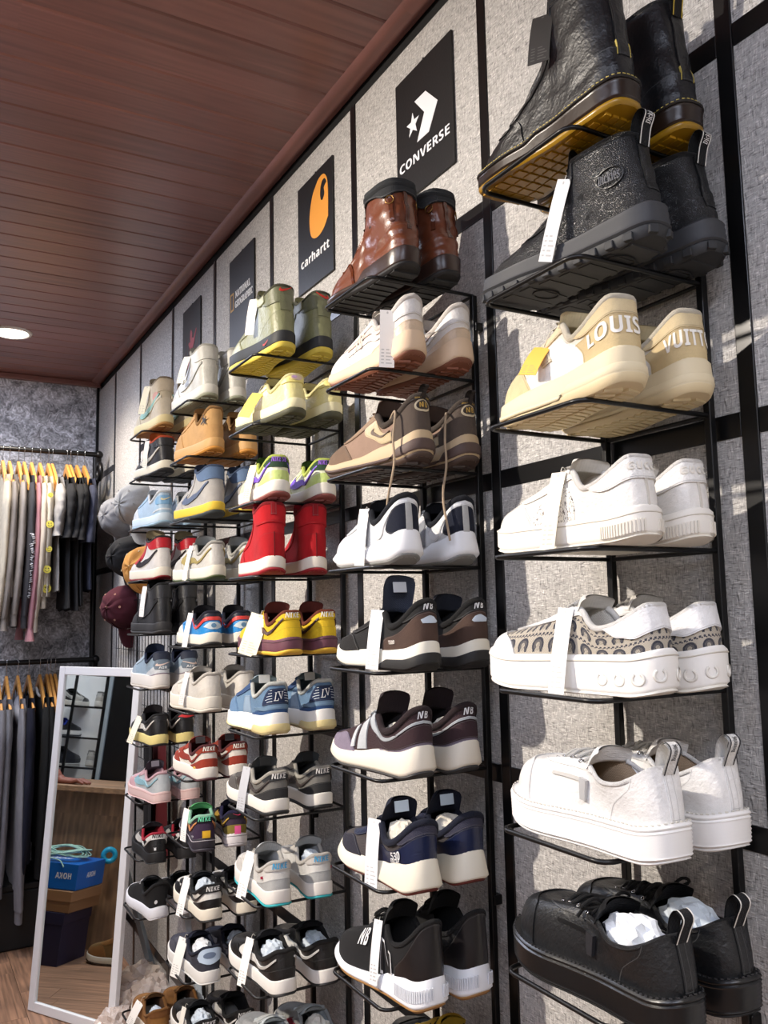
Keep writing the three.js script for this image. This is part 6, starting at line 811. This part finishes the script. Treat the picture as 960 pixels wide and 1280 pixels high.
const up = [
  [2, 'sweatshirt', 'cream sweatshirt at the far end of the upper rail', '#d8cdb6', { sleeve: .60, len: .72 }],
  [11, 'hooded_sweatshirt', 'taupe grey hooded sweatshirt on the upper rail', '#8f877f', { hood: 1, sleeve: .62, flare: .35 }],
  [22, 'sweatshirt', 'stone grey sweatshirt beside the printed charcoal top', '#9a928a', { sleeve: .60 }],
  [30, 'sweatshirt', 'charcoal sweatshirt with white script print on sleeve', '#3d3c40', { sleeve: .61, prints: scribble }],
  [38, 'sweatshirt', 'long dusty pink sweatshirt between charcoal and cream tops', '#b9838a', { sleeve: .67, flare: .5, len: .74, r0: .05 }],
  [47, 'hooded_sweatshirt', 'cream hooded sweatshirt beside the smiling print top', '#d9ccb8', { hood: 1, sleeve: .63 }],
  [57.5, 'sweatshirt', 'cream sweatshirt printed with yellow smiling discs', '#ddd3bf', { sleeve: .52, prints: smile, twist: -.12 }],
  [65, 't_shirt', 'pale grey tee shirt beside the smiling print sweatshirt', '#a5a19c', { sleeve: .24, rib: null, len: .7 }],
  [80, 't_shirt', 'black tee shirt on the upper rail, first of the dark tops', '#17171a', { sleeve: .25, len: .78, rib: null, collar: 1, W: .22 }],
  [86, 't_shirt', 'black tee shirt in the middle of the dark tops', '#151517', { sleeve: .25, len: .79, rib: null, collar: 1, W: .22 }],
  [95, 't_shirt', 'near black tee shirt beside the navy tee', '#141416', { sleeve: .26, len: .77, rib: null, collar: 1, W: .22 }],
  [104, 't_shirt', 'faded navy tee shirt nearest the shoe wall', '#34384a', { sleeve: .27, len: .70, rib: null, collar: 1, W: .21 }]];
const hp = [[9.5, 'the taupe hooded sweatshirt'], [20.5, 'the stone grey sweatshirt'], [27.5, 'the charcoal printed sweatshirt'], [36.5, 'the dusty pink sweatshirt'], [47, 'the cream hooded sweatshirt'], [57.5, 'the smiling print sweatshirt'], [62.5, 'the pale grey tee'], [81, 'the first black tee'], [85.5, 'the middle black tee'], [94, 'the near black tee'], [103.5, 'the faded navy tee']];
for (const [px, n, l, c, o] of up) garment(XU(px), RAILU, n, l, n.includes('shirt') && !n.includes('sweat') ? 'T-shirt' : 'sweatshirt', c, o);
hanger(XU(1.5), RAILU, 'wooden hanger inside the cream sweatshirt at rail end');
for (const [px, l] of hp) hanger(XU(px), RAILU, 'wooden hanger inside ' + l);
const low = [
  [4, 'sweatshirt', 'heather grey sweatshirt at the open end of lower rail', '#94949a', { sleeve: .80, len: .84, r0: .07, r1: .05 }],
  [14, 'hooded_sweatshirt', 'grey hooded sweatshirt behind the long grey hoodie', '#8f9096', { hood: 1, sleeve: .76 }],
  [27, 'hooded_sweatshirt', 'long grey hooded sweatshirt hanging lowest on the rail', '#9c9ca2', { hood: 1, sleeve: .88, len: .95, swing: .012, r1: .05 }],
  [39, 'jacket', 'navy jacket beside the long grey hoodie', '#14182e', { sleeve: .72, len: .84, r0: .085, r1: .06, T: .018 }],
  [54, 'jacket', 'black jacket with white striped collar', '#181a1a', { sleeve: .7, len: .8, collar: 1, collarC: '#d8d8d8' }],
  [62, 'jacket', 'black jacket next to the mirror frame', '#131415', { sleeve: .7, len: .82 }],
  [70, 'sweatshirt', 'black sweatshirt hidden behind the mirror top', '#121213', { sleeve: .7, len: .9 }]];
for (const [px, n, l, c, o] of low) garment(XU(px), RAILD, n, l, n === 'jacket' ? 'jacket' : 'sweatshirt', c, o);
for (const [px, l] of [[3.5, 'the heather grey sweatshirt'], [13.5, 'the grey hooded sweatshirt'], [27, 'the long grey hoodie'], [40, 'the navy jacket'], [53.5, 'the striped collar jacket'], [62, 'the plain black jacket'], [66.5, 'the black sweatshirt behind the mirror']]) hanger(XU(px), RAILD, 'wooden hanger inside ' + l);
hanger(XU(72), RAILD, 'empty wooden hanger at the wall end of lower rail');
{ const t = thing('storage_crate', 'low black storage box on floor under the clothes', 'box', [-.62, 0, -4.55]); part('body', rbox(1.05, .26, .36, .012, 0, .13, 0), mat('#0d0d0e', 'rubber'), t); part('lid', rbox(1.08, .03, .38, .008, 0, .275, 0), mat('#0f0f10', 'rubber'), t); }
// ------------------------------------------------------------------ leaning floor mirror and what it shows
{
  const BL = V(-.439, .002, -3.706), BR = V(-.204, .002, -3.313), TL = V(-.341, 1.291, -3.766);
  const w = BR.clone().sub(BL), Wd = w.length(); w.normalize(); const u = TL.clone().sub(BL), Hd = u.length(); u.normalize(); const n = w.clone().cross(u).normalize();
  const t = thing('floor_mirror', 'tall white framed floor mirror leaning back by the racks', 'mirror', BL.toArray());
  t.quaternion.setFromRotationMatrix(new THREE.Matrix4().makeBasis(w, u, n));
  const b = .034, d = .022;
  part('frame_side', rbox(b, Hd, d, .003, b / 2, Hd / 2, -d / 2), M.whiteFrame, t); part('frame_side', rbox(b, Hd, d, .003, Wd - b / 2, Hd / 2, -d / 2), M.whiteFrame, t);
  part('frame_rail', rbox(Wd - 2 * b, b, d, .003, Wd / 2, b / 2, -d / 2), M.whiteFrame, t); part('frame_rail', rbox(Wd - 2 * b, b, d, .003, Wd / 2, Hd - b / 2, -d / 2), M.whiteFrame, t);
  part('glass', box(Wd - 2 * b + .004, Hd - 2 * b + .004, .004, Wd / 2, Hd / 2, -.010), M.mirror, t);
  part('backing', box(Wd - .01, Hd - .01, .004, Wd / 2, Hd / 2, -.02), mat('#6b5a48', 'rubber'), t);
  // rear prop leg
  const a = V(Wd * .5, Hd * .72, -.03), f = V(0, 0, 0).copy(V(.02, .002, -3.52)).sub(BL); const fl = V(f.dot(w), f.dot(u), f.dot(n)); const dir = fl.clone().sub(a), len = dir.length(); const lg = rbox(.026, len, .018, .002); lg.applyQuaternion(new THREE.Quaternion().setFromUnitVectors(V(0, -1, 0), dir.clone().normalize())); lg.translate(...a.clone().add(fl).multiplyScalar(.5).toArray()); part('prop_leg', lg, M.greyMetal, t);
}
// things on the counter side of the room, seen in the mirror
const CX = -1.36;
{
  const t = thing('shop_counter', 'light wood shop counter with overhanging top', 'counter', [0, 0, -3.45]);
  part('front_panel', box(.02, .735, 1.5, CX - .06, .37, 0), M.counter, t);
  part('end_panel', box(.5, .735, .02, CX - .31, .37, .74), M.counter, t); part('end_panel', box(.5, .735, .02, CX - .31, .37, -.74), M.counter, t);
  part('countertop', rbox(.62, .03, 1.56, .004, CX - .27, .752, 0), M.counter, t);
}
{
  const t = thing('display_cabinet', 'glass display cabinet with metal posts behind counter', 'cabinet', [-2.22, 0, -4.38]);
  const pm = M.greyMetal, W = .36, Dp = .66, H = 1.75;
  for (const x of [-W / 2, W / 2]) for (const z of [-Dp / 2, Dp / 2]) part('post', rbox(.022, H, .022, .002, x, H / 2, z), pm, t);
  for (const z of [-.1, .12]) part('post', rbox(.016, H, .016, .002, W / 2, H / 2, z), M.steel, t);
  for (const y of [.30, .65, .82, .99, 1.17, 1.36]) { part('shelf', box(W, .006, Dp, 0, y, 0), M.glass, t); part('shelf_edge', rbox(.008, .012, Dp, .002, W / 2, y, 0), M.steel, t); }
  part('glass_door', box(.004, H - .3, Dp - .05, W / 2 + .014, H / 2 + .1, 0), M.glass, t);
  part('back_panel', box(.01, H, Dp, -W / 2, H / 2, 0), M.whiteFrame, t); part('base', rbox(W, .2, Dp, .004, 0, .1, 0), M.whiteFrame, t); part('light_strip', box(.03, .01, Dp - .1, W / 2 - .05, H - .022, 0), new THREE.MeshStandardMaterial({ color: 0xffffff, emissive: 0xf2f6ff, emissiveIntensity: 4 }), t); { const l = new THREE.RectAreaLight(0xf2f6ff, 60, .03, Dp - .1); l.position.set(-2.22 + W / 2 - .05, H - .03, -4.38); l.lookAt(-2.26, 0, -4.38); scene.add(l); } part('top', rbox(W + .02, .03, Dp + .02, .004, 0, H, 0), M.whiteFrame, t);
  const t2 = thing('black_partition', 'tall black partition panel beside the display cabinet', 'partition', [-2.2, 0, -3.78]); part('panel', rbox(.05, 2.1, .62, .004, .12, 1.05, 0), mat('#0a0b0d', 'shiny'), t2); part('foot', rbox(.3, .03, .62, .004, .1, .015, 0), mat('#0a0b0d', 'shiny'), t2);
  const put = (d, z, y, l, foot) => buildShoe(d, foot, [-2.15, y, z], Math.PI * .5 + .25, 'display_sneaker', l, 'sneakers in the display cabinet');
  const mk = o => dunk(o), A = mk({ base: '#ece8df', over: '#1d1c1d', mid: '#eee9dd', out: '#ddd6c8', lining: '#222', tongue: '#171717', swoosh: '#d8d4ca' }), B = mk({ base: '#12131a', over: '#16171f', mid: '#f0eee9', out: '#20222a', lining: '#1c34a8', collar: '#2140c0', tongue: '#1d3ab4', swoosh: '#14151b' }), C = mk({ base: '#161b2c', over: '#141828', mid: '#141824', out: '#eceae4', lining: '#10131c', tongue: '#12151f', swoosh: '#1a1f30' }), Dd = mk({ base: '#d9d6d0', over: '#c9c5bd', mid: '#efece6', out: '#d8d4cc', lining: '#aaa', tongue: '#c4c0b8', swoosh: '#8a8a8a' }), Ee = mk({ base: '#20403f', over: '#1b3636', mid: '#cfd8d8', out: '#a9b4b4', lining: '#222', tongue: '#1b2c2c', swoosh: '#2c5a58' });
  put(A, -4.38, 1.174, 'white sneaker with black overlays in display cabinet', -1); put(Dd, -4.15, 1.174, 'pale grey sneaker on the upper cabinet shelf', -1);
  put(B, -4.40, .994, 'black sneaker with bright blue collar in cabinet', -1); put(C, -4.38, .824, 'dark navy sneaker in the display cabinet', -1); put({ ...Dd, texts: null }, -4.15, .824, 'pale grey sneaker on the middle cabinet shelf', -1); put(Ee, -4.38, .654, 'dark teal sneaker low in the display cabinet', -1);
}
function shoeBox(name, label, pos, turn, w, h, d, c, o = {}) { // w across the lettered face (local x), d deep; lettered face towards +z
  const t = thing(name, label, 'shoe box', pos, turn); const lh = o.lid ?? h * .35, m = mat(c, 'rubber', { roughness: o.rough ?? .5 });
  part('body', rbox(w - .008, h - .004, d - .008, .002, 0, (h - .004) / 2, 0), mat(o.c2 || c, 'rubber', { roughness: o.rough ?? .5 }), t); part('lid', rbox(w, lh, d, .002, 0, h - lh / 2, 0), m, t);
  const zf = (o.onLid ? d / 2 : d / 2 - .004) + .0006;
  for (const [s, x, y, tw, th, col, face] of o.texts || []) { const gs = textShapes(s, tw, th, 'bold').map(q => { const g = new THREE.ShapeGeometry(shapeOf(q.o, q.h)); return g; }); const g = mergeGeometries(gs); if (face === 'side') { g.rotateY(Math.PI / 2); g.translate(w / 2 + .0006, y, x); } else if (face === 'side2') { g.rotateY(-Math.PI / 2); g.translate(-w / 2 - .0006, y, x); } else if (face === 'top') { g.rotateX(-Math.PI / 2); g.translate(x, h + .0006, y); } else g.translate(x, y, (o.full ? d / 2 : zf) + .0004); part('lettering', g, mat(col, 'print', { side: THREE.DoubleSide }), t); }
  for (const [x, y, bw, bh, col] of o.labels || []) part('size_label', box(bw, bh, .001, x, y, zf), mat(col, 'print'), t);
  for (const f of o.extra || []) f(t, zf); return t;
}
const YB = Math.PI / 2;   // lettered faces look towards +x
{
  shoeBox('dark_shoe_box', 'dark navy shoe box on floor, lettered HOKA', [-1.205, 0, -3.955], YB + .22, .34, .225, .25, '#17163a', { lid: .05, full: 1, texts: [['HOKA', .09, .075, .09, .026, '#d6d6de']] });
  shoeBox('brown_shoe_box', 'plain brown cardboard shoe box under the blue box', [-1.215, .226, -3.935], YB + .24, .35, .092, .27, '#9c7450', { lid: .045, c2: '#8a6544' });
  shoeBox('blue_shoe_box', 'bright blue shoe box lettered HOKA', [-1.22, .319, -3.925], YB + .2, .33, .115, .26, '#1168c4', { lid: .112, onLid: 1, rough: .35, texts: [['HOKA', -.095, .062, .08, .027, '#eef2f6'], ['HOKA', 0, .06, .08, .024, '#eef2f6', 'side2'], ['HOKA', .02, -.02, .12, .05, '#eef2f6', 'top']], labels: [[.105, .03, .075, .04, '#dfe3e6']], extra: [(t, zf) => { const g = shapeGeo([[-.014, 0], [-.004, .010], [.012, .010], [.004, .003], [.012, -.006], [-.002, -.012]]); g.translate(.02, .066, zf + .0006); part('emblem', g, mat('#0c2f66', 'print', { side: THREE.DoubleSide }), t); }] });
  const pts = []; for (let i = 0; i < 60; i++) { const a = i * 1.27, r = .05 + .05 * Math.abs(Math.sin(i * .83)); pts.push(V(r * 1.1 * Math.cos(a), .012 + .018 * (1 + Math.sin(i * 1.9)), r * 1.35 * Math.sin(a))); } pts.push(V(.13, .006, .03), V(.15, -.02, .06));
  const lc = solo('shoe_laces', tube(pts, .0032, 420, 5), mat('#b9e2d2', 'cloth'), 'tangle of mint green laces lying on the blue box', 'laces'); lc.position.set(-1.21, .44, -3.92);
  const bl = solo('tape_roll', new THREE.TorusGeometry(.028, .013, 10, 26), mat('#27b7e6', 'shiny'), 'bright cyan tape roll at the edge of blue box', 'tape'); bl.position.set(-1.36, .445, -3.735); bl.rotation.y = YB - .3;
  buildShoe({ ...D.tanLow, base: ['#7a5c32', 'suede'], tag: { c: '#f0ece2', w: .03, h: .06, a: .5, out: .02 }, hs: 1.7, tS: .12 }, -1, [-1.12, .002, -3.44], .25, 'display_boot', 'olive tan suede boot on floor beside stacked boxes');
  const pp = thing('leather_pouch', 'small dark pouch lying on the wood counter', 'pouch', [CX - .1, .768, -3.66]); part('body', rbox(.09, .025, .13, .008, 0, .0125, 0), mat('#231d1a', 'leather'), pp); part('flap', rbox(.094, .006, .07, .003, 0, .027, .02), mat('#2b2320', 'leather'), pp); part('clasp', rbox(.012, .004, .012, .0015, .02, .031, 0), M.brass, pp);
}
// crumpled clear packing film on the floor behind the mirror
{ const film = new THREE.MeshPhysicalMaterial({ color: 0xf2e6dc, roughness: .25, transmission: .55, thickness: 0, side: THREE.DoubleSide });
  [[-.13, .07, -3.40, .10], [-.06, .09, -3.46, .11], [-.20, .05, -3.28, .08], [-.10, .05, -3.20, .08], [.0 - .05, .1, -3.34, .09]].forEach(([x, y, z, r], i) => { const m = solo('packing_film', crumple(r, .8, 5, .55, 11 + i * 2.3), film, ['large crumpled clear film lump against the mirror frame', 'crumpled clear film lump around the mirror prop leg', 'small crumpled clear film lump low by mirror frame', 'crumpled clear film lump beside the tan suede sneakers', 'crumpled clear film lump against the shoe wall'][i], 'packing film', 'packing film on the floor'); m.position.set(x, y, z); }); }
{ const t = thing('metal_bar', 'slim grey metal bar standing against the wall beside mirror', 'metal bar', [0, 0, 0]); const a = V(-.02, .006, -2.70), b = V(-.043, .53, -3.01), d = b.clone().sub(a), g = rbox(.02, d.length(), .026, .002); g.applyQuaternion(new THREE.Quaternion().setFromUnitVectors(V(0, 1, 0), d.clone().normalize())); g.translate(...a.add(b).multiplyScalar(.5).toArray()); part('bar', g, new THREE.MeshStandardMaterial({ color: 0xb4bec6, roughness: .4 }), t); part('end_cap', rbox(.024, .012, .03, .002, -.043, .53, -3.01), M.steel, t); }
// ------------------------------------------------------------------ person at the counter, whose hand shows in the mirror
function sdfMesh(bones, lo, cell, dims, k) { // bones: [ax,ay,az,ra, bx,by,bz,rb]; smooth union meshed with marching cubes
  const n = Math.max(...dims), mc = new MarchingCubes(n, new THREE.MeshBasicMaterial(), false, false, 400000); mc.isolation = 0;
  const half = (n / 2) * cell, f = mc.field;
  for (let z = 0; z < n; z++) for (let y = 0; y < n; y++) for (let x = 0; x < n; x++) {
    const i = x + y * n + z * n * n; if (x >= dims[0] || y >= dims[1] || z >= dims[2]) { f[i] = -1; continue; }
    const px = lo[0] + x * cell, py = lo[1] + y * cell, pz = lo[2] + z * cell; let s = 0, mn = 9;
    for (const b of bones) { const dx = b[4] - b[0], dy = b[5] - b[1], dz = b[6] - b[2], l2 = dx * dx + dy * dy + dz * dz || 1e-9, t = clamp(((px - b[0]) * dx + (py - b[1]) * dy + (pz - b[2]) * dz) / l2), qx = px - b[0] - dx * t, qy = py - b[1] - dy * t, qz = pz - b[2] - dz * t, d = Math.sqrt(qx * qx + qy * qy + qz * qz) - lerp(b[3], b[7], t); if (d < mn) { const h = clamp(.5 + .5 * (mn - d) / k); mn = lerp(mn, d, h) - k * h * (1 - h); } else { const h = clamp(.5 + .5 * (d - mn) / k); mn = lerp(d, mn, h) - k * h * (1 - h); } }
    f[i] = -mn;
  }
  mc.update(); const c = mc.count, g = new THREE.BufferGeometry(); const P = mc.positionArray.slice(0, c * 3), N = mc.normalArray.slice(0, c * 3);
  for (let i = 0; i < c; i++) { P[3 * i] = lo[0] + half + P[3 * i] * half; P[3 * i + 1] = lo[1] + half + P[3 * i + 1] * half; P[3 * i + 2] = lo[2] + half + P[3 * i + 2] * half; }
  g.setAttribute('position', new THREE.BufferAttribute(P, 3)); g.setAttribute('normal', new THREE.BufferAttribute(N, 3)); g.setAttribute('uv', new THREE.BufferAttribute(new Float32Array(c * 2).map((_, i) => P[(i >> 1) * 3 + (i & 1)]), 2)); return g;
}
{
  const X = -1.72, Z = -4.42;   // stands at the far end of the counter, facing +z
  const t = thing('person', 'person in dark clothes resting one hand on the counter', 'person', [X, 0, Z]);
  const W = [.30, .79, .36];    // wrist of the resting hand (local)
  const B = [[0, 1.50, 0, .055, 0, 1.42, 0, .06], [0, 1.60, .02, .085, 0, 1.66, .01, .088], [0, 1.58, .05, .06, 0, 1.55, .055, .045], [0, 1.605, .105, .012, 0, 1.585, .115, .014], [.085, 1.61, .0, .018, .085, 1.59, .0, .012], [-.085, 1.61, .0, .018, -.085, 1.59, .0, .012],
    [-.15, 1.38, 0, .06, .15, 1.38, 0, .06], [0, 1.36, 0, .11, 0, 1.12, 0, .10], [-.06, 1.25, .01, .10, .06, 1.25, .01, .10], [-.08, .95, 0, .10, .08, .95, 0, .10], [0, 1.12, 0, .10, 0, .95, 0, .11],
    [.18, 1.37, 0, .05, .27, 1.09, .06, .042], [.27, 1.09, .06, .042, W[0], W[1] + .012, W[2] - .02, .028], [-.18, 1.37, 0, .05, -.23, 1.10, -.02, .042], [-.23, 1.10, -.02, .04, -.23, .87, .06, .028], [-.23, .87, .06, .026, -.23, .76, .09, .022],
    [.09, .93, 0, .085, .10, .50, .02, .058], [.10, .50, .02, .058, .10, .10, -.02, .040], [-.09, .93, 0, .085, -.10, .50, .02, .058], [-.10, .50, .02, .058, -.10, .10, -.02, .040], [.10, .05, -.04, .04, .10, .035, .14, .034], [-.10, .05, -.04, .04, -.10, .035, .14, .034]];
  const hb = []; const hx = W[0], hy = .767, hz = W[2];
  hb.push([hx, hy + .028, hz - .05, .026, hx, hy + .02, hz, .024], [hx - .028, hy + .016, hz + .02, .014, hx - .03, hy + .014, hz + .075, .012], [hx, hy + .017, hz + .01, .016, hx, hy + .016, hz + .08, .013], [hx + .026, hy + .015, hz + .015, .014, hx + .028, hy + .013, hz + .07, .011]);
  for (const [dx, len, sp] of [[-.032, .062, -.010], [-.011, .074, -.003], [.010, .069, .004], [.030, .052, .011]]) { const a = [hx + dx, hy + .016, hz + .078], b = [hx + dx + sp * .5, hy + .021, hz + .078 + len * .45], c = [hx + dx + sp, hy + .009, hz + .078 + len]; hb.push([...a, .0095, ...b, .0088], [...b, .0088, ...c, .0072]); }
  hb.push([hx - .030, hy + .017, hz + .012, .013, hx - .058, hy + .013, hz + .045, .0105], [hx - .058, hy + .013, hz + .045, .0105, hx - .066, hy + .009, hz + .078, .0085]);
  const body = sdfMesh(B, [-.36, 0, -.2], .018, [42, 100, 42], .035), hand = sdfMesh(hb, [W[0] - .09, .755, W[2] - .08], .0035, [52, 22, 76], .006);
  part('body', mergeGeometries([body, hand]), new THREE.MeshPhysicalMaterial({ color: '#8a5446', roughness: .55 }), t);
  const infl = (a, e) => a.map(b => [b[0], b[1], b[2], b[3] + e, b[4], b[5], b[6], b[7] + e]);
  part('shirt', sdfMesh(infl([B[6], B[7], B[8], B[10], [.18, 1.37, 0, .055, .255, 1.14, .05, .052], [-.18, 1.37, 0, .055, -.22, 1.14, -.015, .052]], .014), [-.36, .8, -.2], .016, [46, 44, 30], .03), mat('#17181c', 'cloth'), t);
  part('trousers', sdfMesh(infl([B[9], B[16], B[17], B[18], B[19]], .014), [-.26, .04, -.2], .016, [33, 66, 26], .02), mat('#1c2030', 'cloth'), t);
  const hair = new THREE.SphereGeometry(.1, 24, 16, 0, Math.PI * 2, 0, 1.75); hair.scale(.98, 1.02, 1.05); hair.rotateX(-.35); hair.translate(0, 1.655, -.002); part('hair', hair, mat('#120f0e', 'cloth', { side: THREE.DoubleSide }), t);
  for (const s of [-1, 1]) { const e = new THREE.SphereGeometry(.011, 10, 8); e.translate(s * .032, 1.628, .096); const ey = part('eye', e, mat('#e8e4de', 'shiny'), t); }
  const mo = new THREE.TorusGeometry(.018, .003, 6, 14, Math.PI); mo.rotateZ(Math.PI); mo.translate(0, 1.565, .102); part('mouth', mo, mat('#6a3a34', 'leather'), t);
}
renderer.render(scene, camera);
